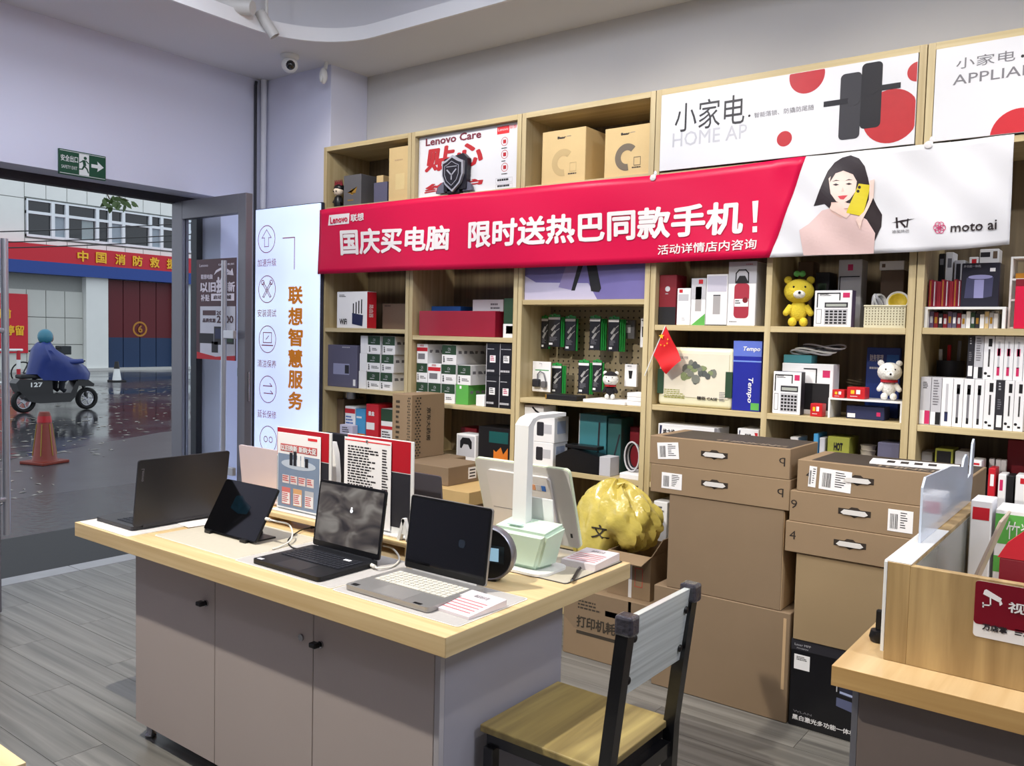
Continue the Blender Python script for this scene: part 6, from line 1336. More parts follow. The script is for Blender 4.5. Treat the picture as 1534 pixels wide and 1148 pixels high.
o = cbox('teal_box', 'tall teal glossy box with pictured stand', 'box', 868, 909, 621, z0, 4.14, .16, M_teal); stroke(o, 'pictured_stand', [fr(o, .75, 1, .85, 1)[0::2], fr(o, .72, 1, .2, 1)[0::2], fr(o, .5, 1, .12, 1)[0::2]], .012, -.001, M_dark); patch(o, 'pale_edge', .0, .03, 0, 1, M_lgrey)
o = cbox('teal_box', 'shorter dark teal box beside the tall teal one', 'box', 911, 931, 627, z0, 4.14, .14, mat('dark_teal', (48, 92, 92), .35)); stroke(o, 'pictured_stand', [fr(o, .3, 1, .3, 1)[0::2], fr(o, .5, 1, .25, 1)[0::2], fr(o, .9, 1, .7, 1)[0::2]], .01, -.001, M_dark)
a = at(832, 700, 4.01); c = at(914, 700, 4.01)
t = thing('docking_tray', 'black glossy tray with a grey end before the teal boxes', 'tray', ((a.x + c.x) / 2, 4.01, z0)); hw = (c.x - a.x) / 2
MB().prism([(-hw, 0), (hw - .07, 0), (hw - .07, .10), (-hw + .1, .13), (-hw, .08)], 0, .1, 'y').build('body', M_bplastic, t); MB().box(hw - .0695, hw, 0, .1, 0, .105, .002).build('grey_end', M_lgrey, t); MB().box(-hw + .05, hw - .1, .02, .1, .13, .15, .003, M=Matrix.Rotation(0, 4, 'X')).build('lid', M_bplastic, t)
o = cbox('paper_stack', 'white paper stack beside the black tray', 'paper', 928, 957, 707, z0, 4.01, .2, M_paper, zt=z0 + .03)
t = thing('cable_coil', 'coiled silver cable in a clear bag on the paper stack', 'cable', (at(945, 690, 4.06).x, 4.09, z0 + .031))
for k in range(4): MB().tube([(.045 * math.cos(x) * (1 - .08 * k), -.02 + .012 * k, .085 + .08 * math.sin(x) * (1 - .06 * k)) for x in [2 * PI * i / 20 for i in range(20)]], .005, 6, closed=True).build('loop', (M_lgrey, M_dark)[k % 2], t, True)
cbox('red_box', 'dark red box at the back behind the coiled cable', 'box', 944, 958, 640, z0, 4.2, .15, M_dred)
# ---- unit 4 upper shelf (bottle boxes)
z0 = SH4[1] + E_
o = cbox('gift_box', 'dark red box with black foot and silver seal', 'box', 987, 1014, 412, z0, 4.04, .12, M_dred); patch(o, 'black_foot', 0, 1, 0, .36, M_black); W, D, H = dims(o); slab(o, 'silver_seal', circ(0, H * .72, .014, 18), 0, M_lgrey); clines(o, .38, .62, .6, .63, M_lgrey, 1)
o = cbox('cup_box', 'short white slim box with red mark', 'box', 1015, 1035, 432, z0, 4.03, .08, M_white); patch(o, 'red_mark', .15, .4, .88, .97, M_red); patch(o, 'grey_panel', .1, .85, .66, .84, M_lgrey); clines(o, .4, .7, .1, .2, M_lgrey, 2)
o = cbox('cup_box', 'white box with a pictured pale flask and green foot', 'box', 1036.5, 1058, 417, z0, 4.03, .09, M_white); patch(o, 'grey_top', .0, 1, .55, 1, M_lgrey); patch(o, 'pictured_flask', .3, .72, .3, .82, mat('flask_grey', (176, 170, 168), .3)); patch(o, 'red_mark', .5, .8, .88, .97, M_red, -.0004); x0, x1, a_, c_ = fr(o, .05, 1, 0, .25); slab(o, 'green_print', [(x0, a_), (x1, a_), (x1, c_)], -.0002, M_lgreen)
o = cbox('cup_box', 'white box with a pictured silver cup', 'box', 1059, 1091, 411, z0, 4.03, .1, M_white); patch(o, 'grey_top', .05, .95, .66, .97, mat('lav_grey', (196, 192, 206), .5)); patch(o, 'pictured_cup', .34, .68, .22, .58, mat('cup_grey', (170, 166, 166), .3)); patch(o, 'cup_lid', .34, .68, .58, .60, M_dark); patch(o, 'foot_line', 0, 1, 0, .02, M_dark)
o = cbox('bottle_box', 'tall white box with a pictured red bottle', 'box', 1092.5, 1134, 392, z0, 4.025, .13, M_white); W, D, H = dims(o); patch(o, 'grey_top', 0, 1, .66, 1, M_lgrey); bm_ = mat('bottle_red', (166, 50, 66), .35)
slab(o, 'pictured_bottle', rrect(-W * .27, W * .27, H * .12, H * .66, .02), -.0004, bm_); slab(o, 'pictured_cap', [(-W * .25, H * .66), (W * .25, H * .66), (W * .1, H * .78), (-W * .1, H * .78)], -.0004, M_black); stroke(o, 'pictured_loop', [(-W * .23, H * .68), (-W * .22, H * .82), (-W * .12, H * .87), (W * .12, H * .87), (W * .22, H * .82), (W * .23, H * .68)], .006, -.0014, M_black)
slab(o, 'white_label', rect(-W * .25, W * .25, H * .30, H * .42), -.0012, M_white); clines(o, .28, .5, .33, .4, M_ink, 2, y=-.0022); slab(o, 'seal', circ(W * .14, H * .40, .014, 14), -.0018, M_dred); ctext(o, 'COKI', .62, .86, .945, .965, M_red, bold=.02); clines(o, .08, .5, .05, .07, M_ink, 1); MB().box(W / 2, W / 2 + .0006, .005, D - .005, .005, H - .005).build('grey_side', M_lgrey, o)
# ---- unit 4 middle shelf: clear case, tissues, flag
z0 = SH4[2] + E_
a = at(986, 560, 4.03); c = at(1098, 560, 4.03); zt = at(1040, 521, 4.03).z
t = thing('file_case', 'cream translucent carrying case with a landscape printed sleeve', 'case', ((a.x + c.x) / 2, 4.03, z0)); hw = (c.x - a.x) / 2; H = zt - z0
MB().box(-hw, hw, 0, .10, 0, H, .022, seg=4).build('case', M_creamp, t, True); MB().prism([(-hw + .03, .05), (hw - .02, .05), (hw - .02, H - .03), (-hw + .03, H - .03)], -.003, 0, 'y').build('sleeve', mat('sleeve_print', (224, 216, 196), .5, var=.08), t)
for x in (-hw + .0, hw - .036): MB().box(x, x + .036, -.006, -.0005, .06, H * .62, .001).build('strap', M_green, t)
r = random.Random(8)
for k in range(22): xx = r.uniform(-.06, hw - .09); zz = H * .42 + r.uniform(0, .1); slab(t, 'pictured_hill', circ(xx, zz, r.uniform(.012, .03), 9, r.uniform(.01, .024)), -.003 - k * .00012, (mat('hill_grey', (120, 122, 112), .6), mat('hill_green', (128, 140, 98), .6), mat('hill_dark', (84, 88, 86), .6))[k % 3])
lines(t, -hw + .04, -hw + .17, H * .12, H * .28, -.0036, M_olive, 5, seed=3); tfront(t, '精臣 CASE', .02, .13, H * .13, H * .19, -.0036, M_ink, bold=.02); lines(t, .14, hw - .03, H * .12, H * .28, -.0036, M_grey, 6, seed=9); tfront(t, '联想', -hw + .12, -hw + .17, H * .8, H * .85, -.0036, M_grey)
o = cbox('tissue_pack', 'blue tissue pack standing upright beside the carrying case', 'tissues', 1099.5, 1142, 511, z0, 4.03, .12, mat('tissue_blue', (36, 44, 150), .25, coat=.5, var=.1)); W, D, H = dims(o)
patch(o, 'pale_blue_top', .0, 1, .78, 1, mat('tissue_pale', (96, 116, 200), .3)); text(o, 'Tempo', lambda u, v: (W * .02 + W * .22 * v, -.001, H * .48 - H * .36 * u), M_white, bold=.02, shear=.2); ctext(o, 'Tempo', .35, .95, .84, .92, M_white, y=-.0012, bold=.02, shear=.2); patch(o, 'green_sticker', .68, .97, .02, .12, M_lgreen); patch(o, 'fold_seam', 0, 1, .70, .72, mat('tissue_seam', (120, 150, 220), .3))
t = thing('flag', 'small red flag with gold stars on a white stick fixed to the oak post', 'flag', (at(964, 563, 3.985).x, 3.985, at(964, 563, 3.985).z))
fo = Vector(t.location); fv = lambda px, py, dy=0: Vector((at(px, py, 3.97).x, 3.97 + dy, at(px, py, 3.97).z)) - fo
st_ = [fv(964, 563, .012), fv(979, 530), fv(997, 488)]; MB().tube(st_, .003, 8).build('stick', M_wplastic, t, True)
b = MB(); A, B_, C_, D_ = fv(997.5, 488.5), fv(977.5, 530), fv(997, 561), fv(1021, 540); G = []
for i in range(11):
    row = []
    for j in range(11):
        u, v = i / 10, j / 10; p = (A * (1 - u) + B_ * u) * (1 - v) + (D_ * (1 - u) + C_ * u) * v; p.y -= .010 * math.sin(v * 7 + u * 3) * v; row.append(b.bm.verts.new(p))
    G.append(row)
for i in range(10):
    for j in range(10): b.bm.faces.new((G[i][j], G[i + 1][j], G[i + 1][j + 1], G[i][j + 1]))
b.build('cloth', mat('flag_red', (206, 20, 28), .6), t, True)
def star(cx, cz, r_): return [(cx + (r_ if k % 2 == 0 else r_ * .4) * math.cos(PI / 2 + k * PI / 5), cz + (r_ if k % 2 == 0 else r_ * .4) * math.sin(PI / 2 + k * PI / 5)) for k in range(10)]
for px, py, r_ in ((992.5, 504, .016), (1002, 508.5, .0055), (1001, 514.5, .0055), (997, 518, .0055), (991.5, 517, .0055)): q = fv(px, py); slab(t, 'star', star(q.x, q.z, r_), q.y - .012, M_yel)
# ---- unit 4 lower shelf, seen above the cartons
z0 = SH4[3] + E_
o = cbox('cartridge_box', 'long white cartridge box behind the top handled carton', 'box', 986, 1074, 638, z0, 4.04, .16, M_white); W, D, H = dims(o); slab(o, 'navy_stripe', [(-W * .48, H * .5), (-W * .47, H * .5), (-W * .43, H * .97), (-W * .47, H * .97)], 0, M_navy); ctext(o, '格之格', .09, .30, .80, .92, M_ink, bold=.03); patch(o, 'grey_end', .96, 1, .5, 1, M_grey)
o = cbox('cartridge_box', 'small white cartridge box with red corner beside the divider', 'box', 1105, 1137, 643, z0, 4.04, .16, M_white); W, D, H = dims(o); ctext(o, '格之格', .35, .65, .86, .93, M_ink, bold=.03); slab(o, 'red_corner', [(W * .3, H * .95), (W * .45, H * .95), (W * .45, H * .75)], 0, M_red); slab(o, 'navy_corner', [(-W * .42, H * .97), (-W * .36, H * .97), (-W * .42, H * .8)], 0, M_navy)
o = carton('supplies_box', 'white printed box on the bottom shelf behind the open carton', 'box', -2.07, -1.99, 4.02, .2, SH4[4] + E_, .74, M_white); clines(o, .1, .9, .8, .92, M_ink, 2); clines(o, .2, .8, .5, .62, M_ink, 2, seed=3)
# ---- unit 4 second bay, upper shelf
z0 = SH4[1] + E_
plush('yellow plush toy with green leaf on its head', at(1193, 480, 4.08).x, 4.10, z0, .255, M_ply, M_ply, 'yellow', .35)
def calc_box(label, pl, pr, pt, zb, yf, d, side, dark_top=True):
    o = cbox('calculator_box', label, 'box', pl, pr, pt, zb, yf, d, M_white); W, D, H = dims(o)
    patch(o, 'pink_logo', .76, .94, .80, .93, M_magenta); stroke(o, 'black_frame', [fr(o, .08, 1, .55, 1)[0::2], fr(o, .08, 1, .92, 1)[0::2], fr(o, .68, 1, .92, 1)[0::2], fr(o, .68, 1, .74, 1)[0::2]], .005, -.001, M_black); clines(o, .14, .5, .84, .9, M_ink, 2)
    patch(o, 'pictured_display', .28, .9, .53, .67, M_dark); patch(o, 'display_window', .32, .86, .56, .63, mat('lcd_grey', (170, 174, 166), .3), -.0006); patch(o, 'pictured_keypad', .28, .9, .06, .5, M_lgrey)
    b = MB()
    for r in range(5):
        for c in range(5): x0, x1, z0_, z1_ = fr(o, .31 + c * .118, .31 + c * .118 + .085, .09 + r * .078, .09 + r * .078 + .05); b.poly([(x0, -.0012, z0_), (x1, -.0012, z0_), (x1, -.0012, z1_), (x0, -.0012, z1_)])
    k = b.build('pictured_keys', M_black, o); k['kind'] = 'stuff'
    stroke(o, 'info_frame', [(p[0], p[2]) for p in (fr(o, .07, 1, .1, 1), fr(o, .2, 1, .1, 1), fr(o, .2, 1, .48, 1), fr(o, .07, 1, .48, 1))], .002, -.001, M_grey, True)
    MB().box(W / 2, W / 2 + .0006, .001, D - .001, .001, H - .001).build('dark_side', side, o); MB().box(-W / 2 + .001, W / 2 - .001, .001, D - .001, H, H + .0006).build('dark_top', M_navy, o)
    return o
calc_box('white calculator box beside the yellow plush toy', 1221, 1277, 435, z0, 4.04, .06, M_purple)
o = cbox('tall_box', 'grey white tall box with pink logo behind the calculator box', 'box', 1257, 1292, 389, z0, 4.17, .1, M_lgrey); patch(o, 'pink_logo', .4, .62, .84, .93, M_magenta); stroke(o, 'black_frame', [fr(o, .08, 1, .4, 1)[0::2], fr(o, .08, 1, .75, 1)[0::2], fr(o, .9, 1, .75, 1)[0::2]], .005, -.001, M_black)
o = cbox('dark_box', 'dark box with green print behind the yellow plush toy', 'box', 1222, 1243, 408, z0, 4.2, .12, M_dark); patch(o, 'green_print', .2, .8, .55, .8, M_green); cbox('dark_box', 'dim brown box at the back behind the calculator box', 'box', 1196, 1219, 392, z0, 4.28, .1, M_brownbox)
o = cbox('dark_box', 'dull brown box standing behind the basket', 'box', 1320, 1355, 405, z0, 4.2, .15, M_brownbox); zt = z0 + dims(o)[2]; o = cbox('white_box', 'white box with small emblem lying on the dull brown box', 'box', 1318, 1355, 391, zt + E_, 4.19, .15, M_paper); patch(o, 'emblem', .1, .24, .3, .7, M_brownbox)
# basket with trumpets
a = at(1294, 480, 4.03); c = at(1356, 480, 4.03); hw = (c.x - a.x) / 2; H = at(1325, 457, 4.03).z - z0; M_bask = mat('basket_cream', (206, 200, 172), .5)
t = thing('basket', 'cream woven plastic basket on the upper shelf', 'basket', ((a.x + c.x) / 2, 4.03, z0)); b = MB(); D = .16
for (x0, x1, y0, y1) in ((-hw, hw, 0, .005), (-hw, hw, D - .005, D), (-hw, -hw + .005, .005, D - .005), (hw - .005, hw, .005, D - .005)): MB().box(x0, x1, y0, y1, 0, H).build('wall', M_bask, t)
MB().box(-hw + .005, hw - .005, .005, D - .005, 0, .004).build('bottom', M_bask, t); MB().box(-hw - .003, hw + .003, -.003, .008, H - .008, H, .002).build('rim', M_bask, t)
n = 0
for cc in range(13):
    for rr in range(7): b.box(-hw + .01 + cc * (2 * hw - .02) / 12 - .0022, -hw + .01 + cc * (2 * hw - .02) / 12 + .0022, -.0006, .0, .012 + rr * (H - .03) / 6, .012 + rr * (H - .03) / 6 + .006)
h_ = b.build('weave_hole', mat('weave_dark', (120, 112, 88), .7), t); h_['kind'] = 'stuff'
t = thing('toy_megaphone', 'white megaphone with a yellow inside stuck in the basket', 'megaphone', ((a.x + c.x) / 2 + .036, 4.112, z0 + .112)); Mx = Matrix.Rotation(.12, 4, 'Z') @ Matrix.Rotation(PI / 2 - .35, 4, 'X')
MB().lathe([(.012, -.065), (.016, -.035), (.028, 0), (.045, .028), (.0465, .03), (.042, .028), (.025, .0), (.010, -.035)], 26, M=Mx).build('bell', M_wplastic, t, True); MB().lathe([(0, -.02), (.024, .002), (.040, .024), (.036, .025), (0, -.012)], 26, M=Mx).build('yellow_lining', mat('yellow_lining', (206, 178, 48), .5, var=.2, scale=60), t, True)
MB().tube([(0, .015, -.015), (0, .02, -.1075)], .008, 8).build('handle', M_wplastic, t, True)
t = thing('cable_bundle', 'white cable bundle heaped in the basket', 'cable', ((a.x + c.x) / 2 - .0425, 4.13, z0 + .0045))
for k in range(4): MB().tube([(.028 * math.cos(x + k) + .004 * (k - 1.5), .02 * math.sin(x * 2 + k), .078 + .070 * math.sin(x + .4 * k)) for x in [2 * PI * i / 22 for i in range(22)]], .006, 6, closed=True).build('loop', (M_wplastic, M_lgrey)[k % 2], t, True)
# ---- unit 4 second bay, middle shelf
z0 = SH4[2] + E_
calc_box('white calculator box standing before the large window box', 1159, 1201, 557, z0, 4.02, .055, M_dark)
o = cbox('window_box', 'large white box with a black window behind the calculator', 'box', 1172, 1249, 545, z0, 4.10, .1, M_white); patch(o, 'black_window', .32, .94, .1, .62, M_black); patch(o, 'pink_logo', .80, .94, .74, .88, M_magenta); stroke(o, 'black_frame', [fr(o, .44, 1, .9, 1)[0::2], fr(o, .68, 1, .9, 1)[0::2], fr(o, .68, 1, .64, 1)[0::2]], .006, -.001, M_black); zt = z0 + dims(o)[2]
cbox('teal_box', 'flat teal box lying on the large window box', 'box', 1174, 1216, 532, zt + E_, 4.105, .09, M_teal)
t = thing('cable_bundle', 'grey cable bundle lying on the flat teal box', 'cable', (at(1215, 520, 4.14).x, 4.15, zt + .042))
for k in range(4): MB().tube([(.10 * math.cos(x) + .02 * k, .02 * math.sin(x), .012 + .01 * k + .01 * math.sin(2 * x)) for x in [2 * PI * i / 24 for i in range(24)]], .0045, 6, closed=True).build('loop', (M_lgrey, M_wplastic, M_dark)[k % 3], t, True)
a = at(1241, 600, 4.02); c = at(1352, 600, 4.02); hw = (c.x - a.x) / 2; t = thing('shelf_riser', 'white open riser on the middle shelf', 'riser', ((a.x + c.x) / 2, 4.02, z0)); RH = .093
MB().box(-hw, hw, 0, .18, RH - .008, RH).build('top', M_wplastic, t)
for x in (-hw, hw - .008): MB().box(x, x + .008, 0, .18, 0, RH - .0082).build('side', M_wplastic, t)
o = cbox('navy_box', 'flat navy box under the white riser', 'box', 1268, 1325, 614, z0, 4.06, .1, M_navy, zt=z0 + .06); patch(o, 'white_label', .03, .24, .1, .42, M_white); patch(o, 'pink_logo', .8, .9, .3, .6, M_magenta)
def redbox(label, pl, pr, pt, zb, yf, d):
    o = cbox('red_box', label, 'box', pl, pr, pt, zb, yf, d, mat('bright_red_card', (190, 28, 34), .4, coat=.2)); patch(o, 'yellow_print', .22, .42, .42, .74, M_yel); patch(o, 'white_print', .52, .74, .42, .78, M_white); clines(o, .2, .8, .15, .24, M_white, 1); return o
redbox('small red box on the white riser beside the window box', 1247, 1265, 584, z0 + RH + E_, 4.03, .07); redbox('larger red box in the middle of the white riser', 1269, 1296, 580.5, z0 + RH + E_, 4.03, .08); redbox('red box on the shelf before the black window', 1214, 1232, 605, z0, 4.015, .06)
plush('plain white plush toy standing on the white riser', at(1329, 600, 4.07).x, 4.09, z0 + RH + E_, .19, M_plw, M_plw, 'collar', .3)
o = cbox('book', 'blue book standing behind the white plush toy', 'book', 1299, 1350, 521, z0, 4.24, .03, mat('book_blue', (28, 52, 120), .4)); ctext(o, '财务管理', .1, .5, .80, .9, M_white); clines(o, .1, .5, .66, .72, M_lgrey, 1); patch(o, 'pale_picture', .6, .95, .5, .9, M_blue)
# ---- unit 4 second bay, lower shelf
z0 = SH4[3] + E_
o = cbox('supplies_box', 'olive box with black lettering above the handled cartons', 'box', 1240, 1273, 655, z0, 4.05, .15, M_olive); ctext(o, 'HOT', .3, .7, .8, .92, M_black, bold=.05)
t = thing('paper_cups', 'tall stack of white paper cups on the lower shelf', 'cups', (at(1300, 650, 4.12).x, 4.14, z0)); b = MB()
for k in range(12): b.lathe([(.03, k * .024), (.034, k * .024 + .022), (.036, k * .024 + .024)], 20)
b.build('cups', mat('cup_white', (206, 196, 184), .6), t, True)
cbox('supplies_box', 'slate box beside the paper cups', 'box', 1315, 1348, 664, z0, 4.04, .16, M_slate); cbox('supplies_box', 'blue striped slim box beside the olive box', 'box', 1219, 1226, 650, z0, 4.05, .14, M_cyan); cbox('supplies_box', 'pale grey slim box between the striped and olive boxes', 'box', 1228, 1236, 656, z0, 4.05, .14, M_lgrey); cbox('supplies_box', 'small white box beside the divider on the lower shelf', 'box', 1184, 1196, 655, z0, 4.08, .14, M_white)
# ---- unit 5 upper shelf
z0 = SH5[1] + E_
a = at(1380, 480, 4.03); c = at(1506, 480, 4.03); a.x = max(a.x, -.800); hw = (c.x - a.x) / 2; RH = .09; t = thing('shelf_riser', 'white open riser carrying the red books', 'riser', ((a.x + c.x) / 2, 4.03, z0)); MB().box(-hw, hw, 0, .2, RH - .01, RH).build('top', M_wplastic, t)
for x in (-hw, hw - .012): MB().box(x, x + .012, 0, .2, 0, RH - .0102).build('side', M_wplastic, t)
zr = z0 + RH + E_; zt = at(1410, 419, 4.06).z
for k in range(8):
    a = at(1391 + k * 6.15, 440, 4.06); c = at(1391 + k * 6.15 + 5.7, 440, 4.06); o = carton('book', 'dark red album on the riser, %s from the oak post' % ('first', 'second', 'third', 'fourth', 'fifth', 'sixth', 'seventh', 'eighth')[k], 'book', a.x, c.x, 4.06, .12, zr, zt - .004 * (k % 3), mat('album_red%d' % (k % 3), ((132, 20, 40), (120, 22, 44), (140, 26, 40))[k % 3], .35, coat=.3), 'red albums on the riser', bev=.001); patch(o, 'gold_line', .35, .6, .04, .96, (M_gold2, M_lgrey, M_dred)[k % 3])
o = cbox('printer_box', 'black box with a pictured lavender device on the riser', 'box', 1441.5, 1499, 394, zr, 4.05, .13, mat('black_violet_card', (36, 35, 48), .35, coat=.3)); W, D, H = dims(o); slab(o, 'pictured_device', [(-W * .15, H * .2), (W * .1, H * .2), (W * .1, H * .62), (-W * .15, H * .62)], -.0006, mat('lavender_device', (150, 148, 192), .4)); slab(o, 'pictured_device', [(-W * .4, H * .2), (-W * .15, H * .2), (-W * .15, H * .62), (-W * .3, H * .68), (-W * .36, H * .66)], 0, mat('lavender_dark', (70, 70, 100), .4)); slab(o, 'pictured_device', [(W * .1, H * .2), (W * .32, H * .24), (W * .34, H * .68), (W * .1, H * .62)], 0, MATS['lavender_dark']); slab(o, 'pictured_device', circ(0, H * .68, W * .32, 16, H * .05), -.0012, MATS['lavender_device']); patch(o, 'white_sticker', .74, .88, .8, .88, M_white); ctext(o, '多功能一体机', .05, .5, .90, .96, M_lgrey, bold=.02)
def small(label, pl, pr, pt, zb, yf, d, m, deco=None): return tall('small_box', label, pl, pr, pt, zb, yf, d, m, deco)
small('black box at the back above the red albums', 1405, 1416, 380, z0, 4.28, .1, M_black, lambda o: patch(o, 'grey_print', .2, .8, .85, .93, M_grey)); small('white box at the back with grey square above the albums', 1417, 1429, 378, z0, 4.28, .1, M_white, lambda o: patch(o, 'grey_square', .3, .8, .8, .92, M_grey))
small('pale box with curly print above the albums', 1430, 1446, 390, z0, 4.27, .1, M_lgrey, lambda o: patch(o, 'dark_print', .2, .6, .5, .95, M_dark)); small('white box with red square behind the black device box', 1452, 1466, 385, z0, 4.27, .1, M_white, lambda o: patch(o, 'red_square', .3, .8, .88, .97, M_red)); small('white box stack behind the black device box', 1468, 1497, 373, z0, 4.27, .1, M_white, lambda o: (patch(o, 'dark_word', .05, .55, .90, .96, M_dark), patch(o, 'brown_square', .7, .92, .88, .97, M_brownbox)))
cols = [M_purple, M_dred, M_dark, M_dred, M_purple, M_slate, M_dred, M_lgrey, M_white, M_green, M_dark, M_white, M_cream, M_lgrey, M_paper]
for k, mm in enumerate(cols): 
    a = at(1392 + k * 6.9, 480, 4.07); c = at(1392 + k * 6.9 + 6.3, 480, 4.07); o = carton('book', '%s thin book lying on edge under the riser, %s from the oak post' % (mm.name.replace('_card', '').replace('_print', '').replace('_', ' '), ('first', 'second', 'third', 'fourth', 'fifth', 'sixth', 'seventh', 'eighth', 'ninth', 'tenth', 'eleventh', 'twelfth', 'thirteenth', 'fourteenth', 'fifteenth')[k]), 'book', a.x, c.x, 4.07, .1, z0, z0 + .072 - .004 * (k % 4), mm, 'books under the riser', bev=.001)
    patch(o, 'spine_label', .2, .8, .3, .7, (M_lgrey, M_gold2, M_white)[k % 3])
t = thing('desk_organiser', 'white tiered organiser beyond the red albums', 'organiser', (at(1513, 480, 4.06).x, 4.06, z0)); 
for z in (0, .115, .20, .29): MB().box(0, .30, 0, .16, z, z + .008).build('tier', M_wplastic, t)
MB().box(-.0085, -.0005, 0, .16, 0, .298).build('side', M_wplastic, t); MB().box(.01, .1, .01, .15, .2085, .23).build('yellow_folder', M_gold, t)
o = cbox('red_folder', 'bright red folder standing before the white organiser', 'folder', 1522, 1560, 418, z0, 4.02, .03, mat('folder_red', (214, 24, 66), .4)); patch(o, 'dark_top', 0, 1, .86, 1, M_dred)
# ---- unit 5 middle shelf: two rows of pen boxes
z0 = SH5[2] + E_; xs = [1378, 1394.5, 1410.5, 1427.5, 1443, 1459, 1474.5, 1491.5, 1504.5, 1519.5, 1535]
ordn = ('first', 'second', 'third', 'fourth', 'fifth', 'sixth', 'seventh', 'eighth', 'ninth', 'tenth'); Hn = .208
def penbox(label, pl, pr, zb, h, st, yf):
    a = at(pl, 600, yf); c = at(pr, 600, yf); o = carton('pen_box', label, 'box', a.x, c.x, yf, .15, zb, zb + h, M_dark if st == 'k' else (M_lgrey if st in 'mg' else M_white), 'rows of pen boxes', bev=.001)
    if st == 'm': patch(o, 'magenta_foot', .5, .98, .02, .3, M_magenta); clines(o, .25, .75, .75, .9, M_ink, 4); patch(o, 'white_foot', .02, .48, .02, .3, M_white)
    elif st == 'g': patch(o, 'black_foot', .5, .98, .02, .28, M_black); clines(o, .2, .8, .4, .95, M_grey, 10); patch(o, 'white_foot', .02, .48, .02, .28, M_white)
    elif st == 'k': patch(o, 'white_label', .2, .85, .06, .3, M_white); clines(o, .3, .6, .78, .95, M_lgrey, 3); clines(o, .25, .75, .4, .62, M_grey, 5)
    elif st in 'vp':
        patch(o, 'pictured_pen', .36, .58, .28, .88, M_lgrey); patch(o, 'pen_cap', .32, .62, .1, .3, M_navy if st == 'v' else M_magenta)
        if st == 'p': patch(o, 'pen_band', .3, .65, .55, .72, M_magenta)
    elif st == 'b': patch(o, 'pictured_pen', .36, .6, .1, .8, M_grey); patch(o, 'pen_cap', .34, .68, .68, .88, M_black); patch(o, 'pen_grip', .36, .6, .08, .2, M_black, -.0004)
    else: patch(o, 'pen_cap', .42, .78, .76, .94, M_black); clines(o, .45, .7, .25, .7, M_ink, 1, fill=.9); slab(o, 'dots', circ(fr(o, .25, 1, .12, 1)[0], fr(o, .2, 1, .14, 1)[2], .006, 8), 0, M_black); patch(o, 'dash', .45, .75, .06, .1, M_black)
    return o
for k, st in enumerate('mgvbbbckcc'): penbox('%s pen box, lower row, %s from the oak post' % ({'m': 'magenta footed', 'g': 'grey printed', 'v': 'white violet capped', 'b': 'white black capped', 'c': 'white black lettered', 'k': 'dark green'}[st], ordn[k]), xs[k], xs[k + 1] - .7, z0, Hn, st, 4.03)
xs = [1445.5, 1456, 1470, 1486, 1500.5, 1515, 1530, 1545]
for k, st in enumerate('kgcpppp'): penbox('%s pen box, upper row, %s from the open gap' % ({'g': 'grey printed', 'c': 'white black lettered', 'k': 'dark', 'p': 'white magenta'}[st], ordn[k]), xs[k], xs[k + 1] - .7, z0 + Hn + .001, .182, st, 4.04)
t = thing('pen_holder', 'mesh pen holder with red and white handles behind the pen boxes', 'holder', (max(at(1410, 560, 4.26).x, -.73), 4.28, z0)); MB().lathe([(0, 0), (.055, 0), (.058, .28), (.054, .28), (.052, .004), (0, .004)], 20).build('cup', M_dark, t, True)
for k, (x, mm) in enumerate(((-.03, M_wplastic), (-.005, M_red), (.025, M_grey))): MB().tube([(x, 0, .01), (x * 1.4, -.01, 33e-2 + .02 * k)], .008, 8).build('handle', mm, t, True)
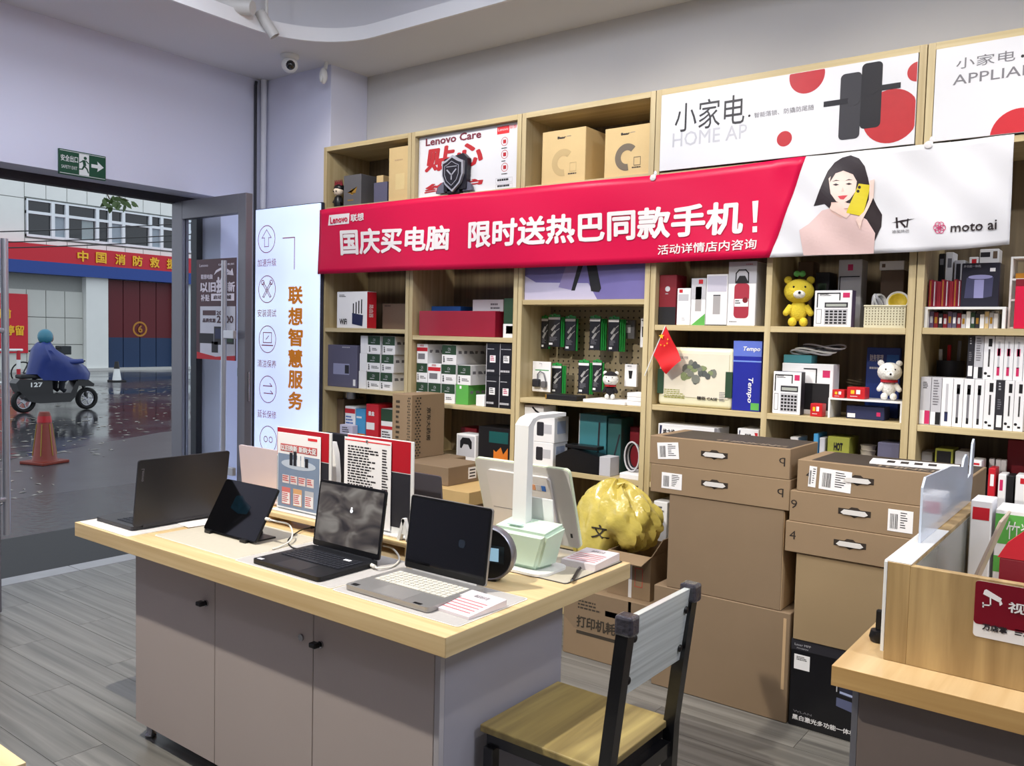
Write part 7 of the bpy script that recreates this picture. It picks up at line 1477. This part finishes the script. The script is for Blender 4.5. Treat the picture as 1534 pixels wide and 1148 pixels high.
# ---- unit 5 lower shelf, seen over the counter
z0 = SH5[3] + E_
small('black box with gold label on the lower shelf', 1401, 1428, 673, z0, 4.1, .14, M_olive, lambda o: patch(o, 'black_label', .1, .9, .78, .97, M_black)); small('small grey white box beside the oak post on the lower shelf', 1379, 1397, 677, z0, 4.12, .12, M_lgrey); small('pale box beside the gold labelled box', 1431, 1452, 677, z0, 4.1, .14, M_lgrey)
small('white box with a blue triangle and red line', 1454, 1471, 690, z0, 4.05, .12, M_white, lambda o: (patch(o, 'red_line', .1, .8, .93, .96, M_red), slab(o, 'blue_triangle', [fr(o, .2, 1, .7, 1)[0::2], fr(o, .85, 1, .7, 1)[0::2], fr(o, .6, 1, .88, 1)[0::2]], 0, M_navy)))
small('dark red box at the end of the lower shelf', 1510, 1545, 660, z0, 4.2, .14, M_dred); small('crimson box leaning in the crate', 1481, 1492, 702, z0, 4.04, .1, M_red, lambda o: patch(o, 'white_label', .3, .8, .7, .9, M_white)); small('white box in the crate beside the crimson one', 1496, 1508, 711, z0, 4.04, .1, M_white, lambda o: patch(o, 'magenta_print', .2, .6, .7, .9, M_magenta)); small('black box in the crate', 1509, 1519, 713, z0, 4.04, .1, M_black); small('white box at the end of the crate', 1522, 1545, 713, z0, 4.04, .1, M_white, lambda o: patch(o, 'red_label', .3, .8, .85, .95, M_red))
a = at(1474, 700, 4.16); o = carton('crate', 'dark grey crate behind the crimson and white boxes', 'crate', a.x, a.x + .30, 4.17, .03, z0, z0 + .20, M_dark)
for k, px in enumerate((1482, 1492, 1500)): small('tiny white box on the shelf edge above the dark crate, %s' % ('by the blue triangle box', 'in the middle', 'by the dark red box')[k], px, px + 8, 687 + k, z0 + .2006, 4.171, .025, M_white)
o = MB().box(-.16, .16, -.07, .07, 0, .006).build('leaflet', M_paper, loc=(-.735, 3.66, 1.1196), rz=.15); tag(o, 'white printed leaflet lying on the handled carton beside the acrylic plate', 'leaflet'); b = MB()
for k in range(4): b.poly([(-.1 + k * .05, -.04, .0065), (-.07 + k * .05, -.04, .0065), (-.07 + k * .05, .03, .0065), (-.1 + k * .05, .03, .0065)])
b.build('leaflet_print', M_ink, o)['kind'] = 'stuff'
